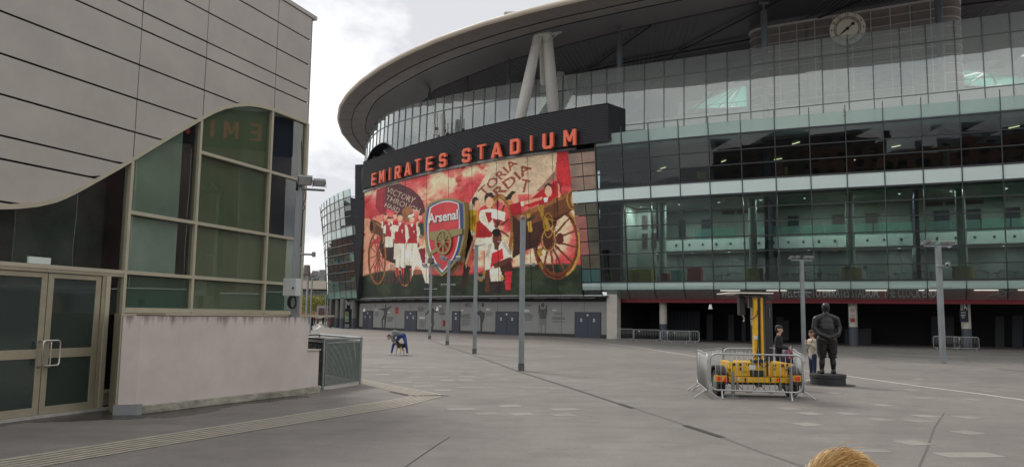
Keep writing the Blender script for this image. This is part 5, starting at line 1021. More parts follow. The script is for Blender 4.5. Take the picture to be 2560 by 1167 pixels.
sf=MB(); xL=u_at(1043,24)
def hbot(u): # lower edge sweeps up over the dark opening at the left
    t=sst(xL-2,xL+9,u); b_=20.3*(1-t)+25.2*t; 
    e_=max(0,(u-(xL+14))/12); return b_-1.8*min(1,e_)
for u in UT:
    sf.hexa([SC(u-.04,hbot(u),.08),SC(u+.04,hbot(u),.08),SC(u+.04,(ZS+.05),.08),SC(u-.04,(ZS+.05),.08)],[SC(u-.04,hbot(u),-.12),SC(u+.04,hbot(u),-.12),SC(u+.04,(ZS+.05),-.12),SC(u-.04,(ZS+.05),-.12)])
for hs in((27.15,),(22.4,),(0,)):
    for a,c in zip(UT[:-1],UT[1:]):
        h0=hs[0] if hs[0] else hbot(a); h1=hs[0] if hs[0] else hbot(c)
        if h0<max(hbot(a),hbot(c))-.01 and hs[0]: continue
        wv=.05 if hs[0]!=22.4 else .025
        sf.hexa([SC(a,h0-wv,.07),SC(c,h1-wv,.07),SC(c,h1+wv,.07),SC(a,h0+wv,.07)],[SC(a,h0-wv,-.06),SC(c,h1-wv,-.06),SC(c,h1+wv,-.06),SC(a,h0+wv,-.06)])
sf=sf.build('screen_frame',M_MUL,st)
def spane(a,c,g0,g1,i,m=None):
    j=[random.uniform(-.008,.008) for _ in range(4)]; b=MB(); cs=[(a+.05,g0(a)+.05),(c-.05,g0(c)+.05),(c-.05,g1(c)-.05),(a+.05,g1(a)-.05)]
    b.hexa([SC(u,h,q) for (u,h),q in zip(cs,j)],[SC(u,h,q-.02) for (u,h),q in zip(cs,j)]); b.build('screen_pane',m or SGL[i],sf)
for a,c in zip(UT[:-1],UT[1:]):
    i=random.randrange(3)
    if max(hbot(a),hbot(c))<22.3: spane(a,c,hbot,lambda u:22.4,i); spane(a,c,lambda u:22.4,lambda u:27.15,i)
    else: spane(a,c,hbot,lambda u:27.15,i)
    spane(a,c,lambda u:27.15,lambda u:(ZS+.05),random.randrange(3))
# dark opening and curved louvres at the left end under the screen
us=np.linspace(xL-4,sl[-1]-5,24); b=MB(); b.grid([[SC(u,h,-1.5) for u in us] for h in(19.0,25.4)]); b.grid([[SC(u,hbot(u)-.02,o) for u in us] for o in(0,-1.6)]); b.build('opening_backing',mat('opening_dark',(.02,.022,.03),.6),st)
b=MB()
for u0,u1 in((xL+2,xL+9),(xL+8,xL+14)): b.tube(SC(u0,20,-.4),SC(u1,24.2,-.4),.08); b.tube(SC(u0+5,20,-.4),SC(u0,24.2,-.4),.06)
b.build('opening_truss',M_MUL,st)
lv=MB()
for i in range(22):
    h=16.2+i*.36; us=np.linspace(sl[-1]-16,sl[-1]-3,10); r0=[SC(u,h,.35-.5*(1-i/22.)**2*3) for u in us]; r1=[p+np.array([0,0,.14]) for p in r0]; r2=[SC(u,h+.07,.1-.5*(1-i/22.)**2*3) for u in us]; lv.grid([r0,r1,r2,r0])
lv.build('curved_louvres',M_RIB,st)
us=np.linspace(sl[-1]-16,sl[-1]-3,10); b=MB(); b.grid([[SC(u,h,-.2-(24.2-h)*.22) for u in us] for h in(16,20,24.2)]); b.build('louvre_backing',MT['opening_dark'],st)
# ---- roof: edge, underside rings, inner roof
HE=31.; rp=[(2.5e3,0)]; RE=[np.array(q) for q in[(62,44),(50,46.5),(40,50.5),(30,55.5),(22,60.5),(14,65.)]]+[onH(*p,HE)[:2] for p in[(1452,0),(1320,28),(1200,62),(1095,100),(1000,140),(945,172),(900,205),(862,240),(840,268),(834,295),(845,330),(868,368),(905,400)]]+[np.array(q) for q in[(-26,160),(-18,180),(0,205)]]
RE=np.array(RE)
for _ in range(3): RE[1:-1]=(RE[:-2]+2*RE[1:-1]+RE[2:])/4
def resamp(P,n):
    l=np.r_[0,np.cumsum(np.linalg.norm(np.diff(P,axis=0),axis=1))]; u=np.linspace(0,l[-1],n); return np.array([np.interp(u,l,P[:,0]),np.interp(u,l,P[:,1])]).T
RE=resamp(RE,90)
RP=np.array([np.array(q) for q in[(64,58),(52,60),(36,66.5)]]+[onH(*p,34.)[:2] for p in[(1908,5),(1549,72),(1273,145),(1074,218)]]+[np.array(q) for q in[(-17,122),(-20,140),(-17,158),(-10,172),(4,192)]])
for _ in range(1): RP[1:-1]=(RP[:-2]+4*RP[1:-1]+RP[2:])/6
RP=resamp(RP,90)
RI=RP+(np.array([25,150])-RP)*.42
def ring(t,h): return [(*(RE[i]*(1-t)+RP[i]*t),h) for i in range(90)]
M_RU=mat('roof_underside',(.25,.23,.22),.5,metal=.15,var=.07,scale=.25,stretch=(1,1,1)); M_RI=mat('roof_inner',(.10,.105,.125),.55,metal=.2,var=.1,scale=.3); M_RE=mat('roof_edge',(.56,.49,.41),.45,var=.04,scale=.5)  # underside tones darken inward, painting in the fading ground light
b=MB(); b.grid([ring(.0,HE-.02),ring(.03,HE-.10),ring(.15,HE-.05),ring(.30,HE+.35),ring(.34,HE+.5)]); b.build('roof_soffit_outer',M_RU,st,smooth=True)
b=MB(); b.grid([ring(.343,HE+.5),ring(.5,HE+1.25),ring(.75,HE+2.1),ring(.995,33.9)]); b.build('roof_soffit_inner',mat('roof_mid_shaded',(.15,.15,.165),.5,metal=.15,var=.08,scale=.3),st,smooth=True)  # darker copy of the soffit colour, shade painted in
for t_,h in((.155,HE-.08),(.342,HE+.46)): b=MB(); b.path(ring(t_,h),.045,4); b.build('soffit_seam',M_INK,st)
b=MB()
for i in range(3,88,2):
    q0=ring(.02,HE-.12)[i]; q1=ring(.155,HE-.06)[i]; q2=ring(.30,HE+.33)[i]; b.tube(q0,q1,.012,n=3); b.tube(q1,q2,.012,n=3)
b.build('soffit_joints',mat('seam_grey',(.14,.13,.13),.6),st)
b=MB(); 
RO=RE+ (RE-RP)/np.linalg.norm(RE-RP,axis=1)[:,None]*.25
b.grid([ring(.0,HE-.02),[(*RO[i],HE+.10) for i in range(90)],[(*RO[i],HE+.42) for i in range(90)],ring(.02,HE+.62)]); b.build('roof_edge',M_RE,st,smooth=True)
b=MB(); b.grid([ring(.02,HE+.62),ring(.3,HE+2.2),ring(1,35.2),[(*RI[i],31.) for i in range(90)]]); b.build('roof_top',mat('roof_cladding',(.45,.45,.44),.4,metal=.3),st,smooth=True) if 0 else None
b=MB(); b.grid([ring(.02,HE+.62),ring(.3,HE+2.4),ring(.995,35.4),ring(1.0,34.)]); b.build('roof_top',mat('roof_cladding',(.45,.45,.44),.4,metal=.3),st,smooth=True)
def inner(i,t): f=1-t; p=RP[i]*f+RI[i]*t; return (p[0],p[1],34.-(1.2*t if t<.4 else .48+16.*(t-.4)))
# corrugated inner roof with triangular polycarbonate rooflights
hi_=lambda p,q,r:0
c_pl=None
def roofpt(px,py):   # meet the inner roof cone
    lo,hi=60.,170.
    best=None
    for Y in np.linspace(66,150,500):
        p=onY(px,py,Y); j=int(np.argmin(np.abs((RP[:,0]+(RI[:,0]-RP[:,0])*.4)-p[0]+(RP[:,1]+(RI[:,1]-RP[:,1])*.4-p[1])*0)))
        d=RI[j]-RP[j]; t=np.dot(p[:2]-RP[j],d)/np.dot(d,d)
        if t>0 and p[2]<33.-10.*t+1e-6: pass
        e=abs(p[2]-(33.-10.*t))
        if best is None or e<best[0]: best=(e,p,t)
    return best[1]
b=MB(); 
nt_=28; rows=[]
for k_ in range(nt_+1):
    t=k_/nt_; rows.append([inner(i,t) for i in range(90)])
# leave out cells under the two rooflights
RLX=[((1716,272),(1862,207),(1868,272)),((2408,173),(2408,212),(2440,215),(2600,205),(2600,185),(2480,178))]
def pip(x,y,P):
    ins=False; j=len(P)-1
    for i in range(len(P)):
        if (P[i][1]>y)!=(P[j][1]>y) and x<(P[j][0]-P[i][0])*(y-P[i][1])/(P[j][1]-P[i][1])+P[i][0]: ins=not ins
        j=i
    return ins
big=[[(1700,285),(1700,262),(1860,196),(1885,205),(1885,285)],[(2396,160),(2396,225),(2640,225),(2640,165)]]
vs=[p for r in rows for p in r]; fs=[]
for k_ in range(nt_):
    for i in range(89):
        q=proj(rows[k_][i]); q2=proj(rows[k_+1][i+1]); c=(q+q2)/2
        if any(pip(*c,P) for P in big) : continue
        fs.append((k_*90+i,k_*90+i+1,(k_+1)*90+i+1,(k_+1)*90+i))
b.add(vs,fs); b.build('roof_inner',M_RI,st)
b=MB()
for i in range(2,88):
    for f_ in(0,.33,.66):
        j=min(i+1,89); a=np.array(inner(i,0))*(1-f_)+np.array(inner(j,0))*f_; c=np.array(inner(i,.97))*(1-f_)+np.array(inner(j,.97))*f_
        if any(pip(*proj(a*(1-t)+c*t),P) for P in big for t in np.linspace(0,1,20)): continue
        m_=np.array(inner(i,.4))*(1-f_)+np.array(inner(j,.4))*f_
        for u_,v_ in((a,m_),(m_,c)): b.tube(u_-np.array([0,0,.08]),v_-np.array([0,0,.08]),.035,n=3)
b.build('roof_corrugation',mat('roof_rib',(.22,.22,.25),.5,metal=.3),st)
b=MB(); b.path([inner(i,0.) for i in range(90)],.22,5); b.path([(inner(i,.33)[0],inner(i,.33)[1],inner(i,.33)[2]-.35) for i in range(90)],.12,4)
for i in range(6,84,7):
    j=min(i+5,89); b.tube(np.array(inner(i,0))-[0,0,.3],np.array(inner(j,.33))-[0,0,.35],.10,n=4); b.tube(np.array(inner(j,.33))-[0,0,.35],np.array(inner(min(j+5,89),.7))-[0,0,.35],.10,n=4)
b.build('roof_trusses',mat('truss_dark',(.035,.04,.055),.6),st)
# polycarbonate panels: faceted, in real slopes behind
M_TLn=bpy.data.materials.new('polycarbonate'); M_TLn.use_nodes=True; nt=M_TLn.node_tree; nt.nodes.clear(); o_=nt.nodes.new('ShaderNodeOutputMaterial'); tl=nt.nodes.new('ShaderNodeBsdfTranslucent'); tl.inputs[0].default_value=(.42,.80,.72,1); tr=nt.nodes.new('ShaderNodeBsdfTransparent'); tr.inputs[0].default_value=(.55,.80,.74,1); mx_=nt.nodes.new('ShaderNodeMixShader'); mx_.inputs[0].default_value=.45; nt.links.new(tl.outputs[0],mx_.inputs[1]); nt.links.new(tr.outputs[0],mx_.inputs[2]); nt.links.new(mx_.outputs[0],o_.inputs[0])
def facet(P,Ys,name='rooflight_panel',m=M_TLn):
    pts=[Vector(onY(x,y,Y)) for (x,y),Y in zip(P,Ys)]; n=(pts[1]-pts[0]).cross(pts[2]-pts[0]).normalized()*.05; MB().prism(pts,n).build(name,m,st)
K=lambda x,y:(1400+x/2.778,y/2.778)
for P in[[K(878,752),K(1180,622),K(1012,752)],[K(1012,752),K(1190,618),K(1255,586),K(1170,700),K(1100,750)],[K(1110,750),K(1180,690),K(1262,588),K(1180,745)],[K(1190,742),K(1266,590),K(1292,600),K(1298,740)]]: facet(P,[112]*len(P))
K2=lambda x,y:(1960+x/2.778,y/2.778)
def surround(outer,hole,Y):
    MB().prism_h([[onY(x,y,Y) for x,y in outer],[onY(x,y,Y) for x,y in hole]],(0,.3,0)).build('rooflight_surround',M_RI,st)
surround([(1685,295),(1685,240),(1860,180),(1900,190),(1900,295)],[K(878,752),K(1180,622),K(1262,584),K(1292,600),K(1298,740),K(1110,751)],112.3)
surround([(2380,145),(2380,240),(2680,240),(2680,140)],[K2(1245,480),K2(1378,488),K2(1428,498),K2(1585,530),K2(1700,545),K2(1720,600),K2(1400,601),K2(1275,592),K2(1248,595)],100.3)
for P in[[K2(1245,480),K2(1378,488),K2(1255,525)],[K2(1248,535),K2(1378,505),K2(1275,590),K2(1250,595)],[K2(1395,540),K2(1428,498),K2(1585,530),K2(1490,560)],[K2(1290,590),K2(1430,500),K2(1480,590),K2(1400,600)],[K2(1480,585),K2(1440,505),K2(1700,545),K2(1720,600)]]: facet(P,[100]*len(P))
b=MB(); 
for P,Q in[((878,752),(1262,584)),((1012,752),(1262,586)),((1100,750),(1264,588)),((1180,745),(1266,590))]: b.tube(onY(*K(*P),111.8),onY(*K(*Q),111.8),.10,n=4)
for P,Q in[((1245,480),(1600,535)),((1275,592),(1430,498)),((1480,588),(1430,498))]: b.tube(onY(*K2(*P),99.8),onY(*K2(*Q),99.8),.10,n=4)
b.build('rooflight_bars',M_MUL,st)
# V columns and posts
M_VC=mat('column_white',(.80,.79,.75),.5,var=.04,scale=1)
def leg(p,q,r0,r1,name='roof_leg'):
    b=MB(); P=np.array(p); Q=np.array(q); n=10
    for i in range(n):
        t0,t1=i/n,(i+1)/n; rr=lambda t:(r0*(1-t)+r1*t)*(1+.28*math.sin(math.pi*t)); b.tube(P*(1-t0)+Q*t0,P*(1-t1)+Q*t1,rr(t0),rr(t1),n=18,cap=(i in(0,n-1)))
    return b.build(name,M_VC,st,smooth=True)
vt=onH(1357,74,32.6)
def far_end(px,py,Y,ext=4):
    q=onY(px,py,Y); t=np.array(vt); d=(q-t)/np.linalg.norm(q-t); return q+d*ext
leg(vt+np.array([-.35,0,0]),far_end(1303,298,vt[1]+4.5),.46,.52); leg(vt+np.array([.45,0,0]),far_end(1381,285,vt[1]+4.5),.50,.54); leg(vt+np.array([.0,.8,0]),far_end(1366,285,vt[1]+9),.40,.44)
b=MB(); c=Vector(vt)+Vector((.1,-.2,-.3)); b.prism([c+Vector(q) for q in((-1.7,-.5,.55),(0.1,-1.6,.75),(2.0,.5,.2),(1.3,1.2,.1),(-.2,.2,.2),(-1.0,.6,.3))],(0,0,-.12)); b.box(c+Vector((0,0,-.2)),(1.3,.9,.5)); b.tube(c+Vector((-1.5,-.4,.5)),c+Vector((-.5,0,-.8)),.06); b.tube(c+Vector((1.8,.4,.2)),c+Vector((.7,0,-1.)),.06); b.build('roof_bracket',M_VC,st)
M_PST=mat('post_blue_grey',(.22,.26,.29),.45,metal=.3,var=.05,scale=1)
for px,py,r in((1549,75,.26),(1909,12,.27),(1273,148,.24),(1075,220,.22),(2344,-30,.27)):
    p=onH(px,py,33.6); b=MB(); b.tube((p[0],p[1],14),(p[0],p[1],32.9),r*1.25,n=14); b.tube((p[0],p[1],32.9),(p[0],p[1],33.8),.12,n=8); b.box((p[0],p[1],33.8),(.9,.5,.25)); b.build('roof_post',M_PST,st)
# V struts seen through the glass right of the big column
a=onY(1402,182,92); b=MB(); b.tube(a,onY(1388,290,92),.45,.5,n=12); b.tube(a,onY(1428,290,92),.35,.6,n=12); b.build('inner_struts',M_VC,st)
# ---- stair core with white grid behind the clock
pA=onH(1868,78,33.3)[:2]; pB=onH(2400,-10,33.3)[:2]; pA=pA+(pA/np.linalg.norm(pA))*0; cdv=(pB-pA)/np.linalg.norm(pB-pA); Lc=np.linalg.norm(pB-pA); cnv=np.array([cdv[1],-cdv[0]])
if cnv[1]>0: cnv=-cnv
def CO(s,h,o=0.): q=pA+cdv*s+cnv*o; return Vector((q[0],q[1],h))
M_BRN=mat('core_brown',(.40,.35,.345),.75,var=.15,scale=.8,stretch=(.3,.3,3)); M_GRD=mat('grid_white',(.86,.85,.85),.5)
prof=[]; r=1.5
for t in np.linspace(math.pi,math.pi/2,7): prof.append((r+r*math.cos(t),-r+r*math.sin(t)))
for t in np.linspace(math.pi/2,0,7): prof.append((Lc-r+r*math.cos(t),-r+r*math.sin(t)))
prof=[(0,-6)]+prof+[(Lc,-6)]
b=MB(); b.grid([[CO(s,h,o) for s,o in prof] for h in(18.8,33.3)]); b.build('stair_core',M_BRN,st)
b=MB(); 
for h in np.arange(24.0,33.4,.93): b.path([CO(s,h if h<32.8 else 33.3,o+.10) for s,o in prof],.05 if h<32.8 else .13,4)
for s in np.arange(1.6,Lc-1,1.78): b.tube(CO(s,24.2,.14),CO(s,33.3,.14),.055,n=5)
b.build('core_grid',M_GRD,st)
b=MB(); b.path([CO(s,28.,o+.05) for s,o in prof],.06,4); 
for s in np.arange(1.2,Lc-1,4.9): b.box(CO(s,29.,.02),(.35,.1,8),rz=math.atan2(cdv[1],cdv[0]))
b.build('core_pilasters',mat('core_light',(.28,.26,.27),.6),st)
# ---- clock
kc=[(2076+ (0),72)]; YC=onH(2118,30,30)[1]; cc=onY(2118.5,72.5,float(FV(hit(lambda u,v:FV(u,v),2118,300,29,18)[0],0)[1])+6.2); cN2=np.array([-.42,-.907,0.]); cu_=np.array([.907,-.42,0.])
ck=thing('stadium_clock','big round cream clock with black hands and numerals high on the stadium','clock',cc)
RC=onY(2118,72,cc[1]); rad=44*cc[1]/F
def CK(x,y,o=0.): return Vector(cc)+Vector(cu_)*x*rad+Vector((0,0,1))*y*rad*1.0+Vector(cN2)*o
M_FC=mat('clock_cream',(.86,.82,.70),.5,var=.03,scale=2); circ=lambda r,n=48:[(r*math.cos(t),r*math.sin(t)) for t in np.linspace(0,2*math.pi,n+1)[:-1]]
MB().prism([CK(x,y,0) for x,y in circ(1)],(-cN2*.3)).build('clock_face',M_FC,ck)
MB().prism_h([[CK(x,y,.02) for x,y in circ(1.02)],[CK(x,y,.02) for x,y in circ(.985)]],(-cN2*.36)).build('clock_rim',mat('clock_rim',(.18,.17,.15),.5),ck)
b=MB(); 
for r0,r1 in((.745,.725),(.625,.605)): b.prism_h([[CK(x,y,.008) for x,y in circ(r0)],[CK(x,y,.008) for x,y in circ(r1)]],(-cN2*.006))
for i in range(60):
    t=i*math.pi/30; w_=.03 if i%5==0 else .018; d=np.array([math.sin(t),math.cos(t)]); n=np.array([d[1],-d[0]])*w_/1.4; b.add([CK(*(d*.62+n),.013),CK(*(d*.735+n),.013),CK(*(d*.735-n),.013),CK(*(d*.62-n),.013)],[(0,1,2,3)])
b.build('minute_track',M_INK,ck)
for i in range(1,13):
    t=i*math.pi/6; V,Fs=text2d(str(i),.012,2); V=V-V.min(0); V/=V[:,1].max(); V[:,0]-=V[:,0].max()/2; V[:,1]-=.5; b=MB(); c=(math.sin(t)*.865,math.cos(t)*.865); b.add([CK(c[0]+u*.15,c[1]+v*.155,.012) for u,v in V],Fs); b.build('numeral',M_INK,ck)
def hand(t,L_,w_,o,tail=.0,diamond=False):
    d=np.array([math.sin(t),math.cos(t)]); n=np.array([d[1],-d[0]])
    P=[-d*tail+n*w_*.4,d*L_*.25+n*w_,d*L_*.72+n*w_*.5,d*L_,d*L_*.72-n*w_*.5,d*L_*.25-n*w_,-d*tail-n*w_*.4] if not diamond else [-d*.05+n*w_*.6,d*L_*.6+n*w_*.6,d*L_*.68+n*w_*2.1,d*L_*.8+n*w_*2.,d*L_,d*L_*.8-n*w_*2.,d*L_*.68-n*w_*2.1,d*L_*.6-n*w_*.6,-d*.05-n*w_*.6]
    MB().prism([CK(*p,o) for p in P],(-cN2*.03)).build('hand',M_INK,ck)
hand(math.radians(50),.52,.045,.09,diamond=True); hand(math.radians(231),.66,.05,.13,tail=.1)
MB().disc(CK(0,0,.02),cN2,.09*rad,.13,n=12).build('hand_boss',M_INK,ck)
# ---- left wing: curved glass volume, printed side return
wt=np.array([onH(*p,19.3)[:2] for p in[(874.9,471.5),(863.9,474),(845,483),(833,490),(822.8,495),(812.5,503),(803,511),(798,519)]]); wt=np.vstack([wt,[wt[-1]+np.array([-.6,7.])],[wt[-1]+np.array([.3,16.])]])
wb=np.array([onH(*p,4.2)[:2] for p in[(893,745.5),(875,746.3),(857,746.9),(840,747.4),(826,747.8),(817,748.0)]]); wb=np.vstack([wb,[wb[-1]+np.array([-1.0,5.])],[wb[-1]+np.array([-.8,12.])],[wb[-1]+np.array([1,22.])]])
nW=16; WT=resamp(wt,nW); WB=resamp(wb,nW)
def WS(i,h,off=0.):
    t=(h-4.2)/15.1; q=WB[i]*(1-t)+WT[i]*t; d=WT[min(i+1,nW-1)]-WT[max(i-1,0)]; d=d/np.linalg.norm(d); n=np.array([-d[1],d[0]]); n=n if n[0]<0 else -n; q=q+n*off; return np.array([q[0],q[1],h])
hw=lambda zy:4.2+15.1*(890-zy)/798.
WR=[hw(z) for z in(830,760,690,620,555,490,430)]; WU=[hw(z) for z in(360,290,210,150)]
WG=[glass('wing_glass_%d'%i,t,1.5,haze=.05,wav=.004,wscale=.4) for i,t in enumerate([(.30,.42,.38),(.22,.32,.30),(.35,.48,.44)])]
wf=MB()
for i in range(nW):
    for sg_ in(0,): wf.tube(WS(i,4.3,.02),WS(i,19.25 if i%1==0 else 18,.02),.045,n=4)
for h in WR+WU:
    wf.path([WS(i,h,.03) for i in range(nW)],.07,4)
wf=wf.build('wing_frame',M_MU,st)
for i in range(nW-1):
    for h0,h1 in list(zip(WR[:-1],WR[1:]))+list(zip(WU[:-1],WU[1:])):
        j=[random.uniform(-.02,.02) for _ in range(4)]; b=MB(); cs=[(i,h0+.06),(i+1,h0+.06),(i+1,h1-.06),(i,h1-.06)]; b.hexa([WS(a,h,q) for (a,h),q in zip(cs,j)],[WS(a,h,q-.03) for (a,h),q in zip(cs,j)]); b.build('glass_pane',WG[random.randrange(3)],wf)
    for h0,h1,m,nm in((WR[-1]+.06,WU[0]-.06,M_WB,'spandrel_panel'),(4.25,WR[0]-.06,mat('lip_teal',(.13,.24,.20),.2,var=.2,scale=.8,spec=.7),'lip_panel'),(WU[-1]+.06,19.3,BG,'parapet_glass')):
        b=MB(); b.hexa([WS(i,h0),WS(i+1,h0),WS(i+1,h1),WS(i,h1)],[WS(i,h0,-.04),WS(i+1,h0,-.04),WS(i+1,h1,-.04),WS(i,h1,-.04)]); b.build(nm,m,wf)
# wing innards: floors and dark core
b=MB()
for h in(4.9,9.4,13.4,17.6): b.grid([[WS(i,h,o) for i in range(nW)] for o in(-.15,-9)]); b.grid([[WS(i,h-.35,o) for i in range(nW)] for o in(-.15,-9)]); b.grid([[WS(i,hh,-.15) for i in range(nW)] for hh in(h-.35,h)])
b.grid([[WS(i,h,-6) for i in range(nW)] for h in(4.2,18)]); b.build('wing_core',M_ID,st)
b=MB(); b.grid([[WS(i,4.2,o) for i in range(nW)] for o in(.05,-9)]); b.build('wing_soffit',MT['soffit_dark'],st)
# dark side return between wing and mural
e=[]; m0=MUR(0,0,-.1); m1=MUR(0,1,-.1)
b=MB(); b.hexa([WS(0,4.2,0),m0,MUR(0,1,-.1)+np.array([0,0,-1.2]),WS(0,18.1,0)],[p+np.array([.5,3,0]) for p in(WS(0,4.2,0),m0,MUR(0,1,-.1)+np.array([0,0,-1.2]),WS(0,18.1,0))]); b.build('side_return',mat('return_black',(.025,.027,.035),.5,var=.2,scale=1),st)
def rp_(h,f,o=.05): 
    t=(h-4.2)/14.6; a=WS(0,h,0); c=m0*(1-t)+m1*t; p=a*(1-f)+c*f; d=c-a; n=np.array([-d[1],d[0],0]); n=n/np.linalg.norm(n); n=n if n[1]<0 else -n; return p+n*o
b=MB(); b.hexa([rp_(WR[-1],0.05),rp_(WR[-1],.95),rp_(WU[0],.95),rp_(WU[0],0.05)],[rp_(WR[-1],0.05,0),rp_(WR[-1],.95,0),rp_(WU[0],.95,0),rp_(WU[0],0.05,0)]); b.build('return_panel',mat('return_teal',(.20,.27,.26),.4),st)
b=MB()
for h in WR+WU: b.tube(rp_(h,0),rp_(h,1),.05,n=4)
b.build('return_rails',M_MU,st)
# pillars under the wing, M sign
for px0,px1 in((837.5,848.5),(849.8,862.5),(879,891),(823,829)):
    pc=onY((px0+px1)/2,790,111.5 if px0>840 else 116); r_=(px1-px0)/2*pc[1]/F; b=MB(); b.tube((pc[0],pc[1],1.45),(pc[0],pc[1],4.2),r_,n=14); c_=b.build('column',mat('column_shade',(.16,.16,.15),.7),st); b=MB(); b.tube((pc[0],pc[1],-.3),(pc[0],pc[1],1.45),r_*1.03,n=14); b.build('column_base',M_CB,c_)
b=MB(); 
q=[onY(820,820,124),onY(905,820,116.)]; b.add([(q[0][0],q[0][1],-.4),(q[1][0],q[1][1],-.4),(q[1][0],q[1][1],4.2),(q[0][0],q[0][1],4.2)],[(0,1,2,3)]); b.build('entrance_wall',M_UW,st)
sm=onY(871,761,113); V,Fs=text2d('M',.05,2); V=V-V.min(0); V/=V[:,1].max(); b=MB(); b.add([(sm[0]-.55+u*1.25,sm[1]-.1,sm[2]-.6+v*1.3) for u,v in V],Fs); 
msg=thing('gate_sign','dark overhead gate sign with a pale letter M beneath the left glass wing','sign',(sm[0],sm[1],sm[2])); b.build('letter',mat('m_grey',(.42,.42,.42),.5),msg); part('sign_board',M_ID,msg,((sm[0],sm[1],sm[2]),(2.2,.1,1.9)))
sp_=onY(866,790,114); mc=tag(part('ticket_machine',M_ID,None,((sp_[0],sp_[1],1.2),(1.5,.4,3.0))),'dark display unit with a small green picture between the pillars of the left wing','display'); 
part('screen',mat('screen_green',(.22,.34,.18),.5,var=.6,scale=3),mc,((sp_[0],sp_[1]-.22,1.75),(.85,.04,1.7)))
part('panel',MT['return_teal'],mc,((sp_[0],sp_[1]-.22,.35),(1.0,.04,.5)))
# column notices on the right
def notice(px,py,w_,h_,m,name,label,cat,colpx,kids=()):
    X,p=COLX[colpx]; c=onY(px,py,p[1]-.42); o=tag(MB().box(c,(w_,.03,h_)).build(name,m,None,origin=c),label,cat)
    for dx,dz,w2,h2,m2,nm in kids: part(nm,m2,o,((c[0]+dx,c[1]-.02,c[2]+dz),(w2,.012,h2)))
    return o,c
o,c=notice(2131,780,.62,1.0,mat('notice_white',(.48,.46,.43),.5),'smoking_notice','white no smoking notice with a red ring on a round cream column','notice',2132,[(0,-.22,.42,.02,M_PR,'text_line'),(0,-.28,.42,.02,M_PR,'text_line'),(0,-.34,.36,.02,M_PR,'text_line'),(0,-.41,.4,.02,M_PR,'text_line'),(0,-.7,.40,.30,MT['kiosk_red'],'red_label')])
b=MB(); P=Vector((c[0],c[1]-.03,c[2]+.17)); ringp=[P+Vector((.17*math.cos(t),0,.17*math.sin(t))) for t in np.linspace(0,2*math.pi,20)[:-1]]; b.path(ringp,.016,4,closed=True); b.tube(P+Vector((-.12,0,.12)),P+Vector((.12,0,-.12)),.014,n=4); b.build('prohibition_ring',MT['kiosk_red'],o); part('cigarette',M_INK,o,((P.x,P.y,P.z),(.2,.01,.03)))
o,c=notice(2410,790,.72,.95,M_ID,'gate_notice','black gate notice with small white lines on the right hand cream column','notice',2414,[(-.05,.3,.42,.05,M_SIG,'text_line'),(-.08,.1,.4,.05,M_SIG,'text_line'),(-.1,-.03,.28,.03,M_SIG,'text_line'),(-.1,-.12,.25,.03,M_SIG,'text_line')])
X,p=COLX[2414]; c=onY(2413,761,p[1]-.5); kb=tag(MB().box(c,(.34,.06,.95)).build('gate_sign',M_ID,None,origin=c),'narrow black hanging sign with a white letter K on the right hand column','sign')
text_on('K',lambda u,v:(c[0]-.15+u,c[1]-.04,c[2]-.36+v),'letter',M_SIG,kb,.02,.62,.28)
for px,py,s in((1820,732,1.),(2504,731,1.2)):   # outline cannon emblem on red fascia
    X,h=hit(lambda u,v:FV(u,v,-1.5),px,py,20,4); b=MB(); b.path([FV(X+.22*math.cos(t)*s,h+.22*math.sin(t)*s-.05,-1.49) for t in np.linspace(0,2*math.pi,14)[:-1]],.02,3,closed=True); b.tube(FV(X-.7*s,h-.25,-1.49),FV(X+.6*s,h+.18,-1.49),.03,n=3); b.build('fascia_emblem',M_LT,st)
# antennas on the sign band, lattice and roof pod
def antenna(px,py0,py1,Y,r,label,kind='mast'):
    a=onY(px,py1,Y); c=onY(px,py0,Y); t=thing('antenna',label,'antenna',a); b=MB(); b.tube(a-np.array([0,0,.6]),c,r if kind=='panel' else .05,n=12); b.build('panel' if kind=='panel' else 'mast',mat('radome_white',(.55,.55,.52),.5) if kind=='panel' else M_MUL,t)
    b=MB(); b.tube(a-np.array([-.35,0,.8]),a+np.array([.35,0,1.6]),.05,n=6); b.box(a+np.array([.3,0,.2]),(.35,.3,.3)); b.build('bracket',M_ID,t); return t
antenna(1105,286,331,92.3,.30,'large white cylindrical antenna on top of the name sign','panel'); antenna(1085.5,311,326,92.8,.17,'smaller white antenna on top of the name sign','panel'); antenna(1093,285,345,92.3,.05,'thin dark antenna mast between the two white antennas'); antenna(1112,275,340,92.1,.05,'tall thin dark mast just right of the large white antenna'); antenna(1152,268,330,91,.05,'lone thin mast at the right of the antenna group')
b=MB(); pr_=[onY(x,y,90) for x,y in((1118,340),(1133,326),(1150,322),(1165,320))]; b.path(pr_,.04,4); b.path([p-np.array([0,0,.5]) for p in pr_],.03,4)
for p in pr_: b.tube(p,p-np.array([0,0,1.1]),.03,n=4)
tag(b.build('roof_handrail',M_MUL,None,origin=pr_[0]),'short metal handrail on top of the name sign beside the antennas','handrail')
pp=onY(1292,36,92); b=MB(); b.prism([onY(x,y,92) for x,y in((1259,31),(1266,29),(1322,28),(1300,41),(1278,41))],(0,3,.3)); b.build('roof_pod',mat('pod_grey',(.40,.42,.38),.5),st,bevel=.15)
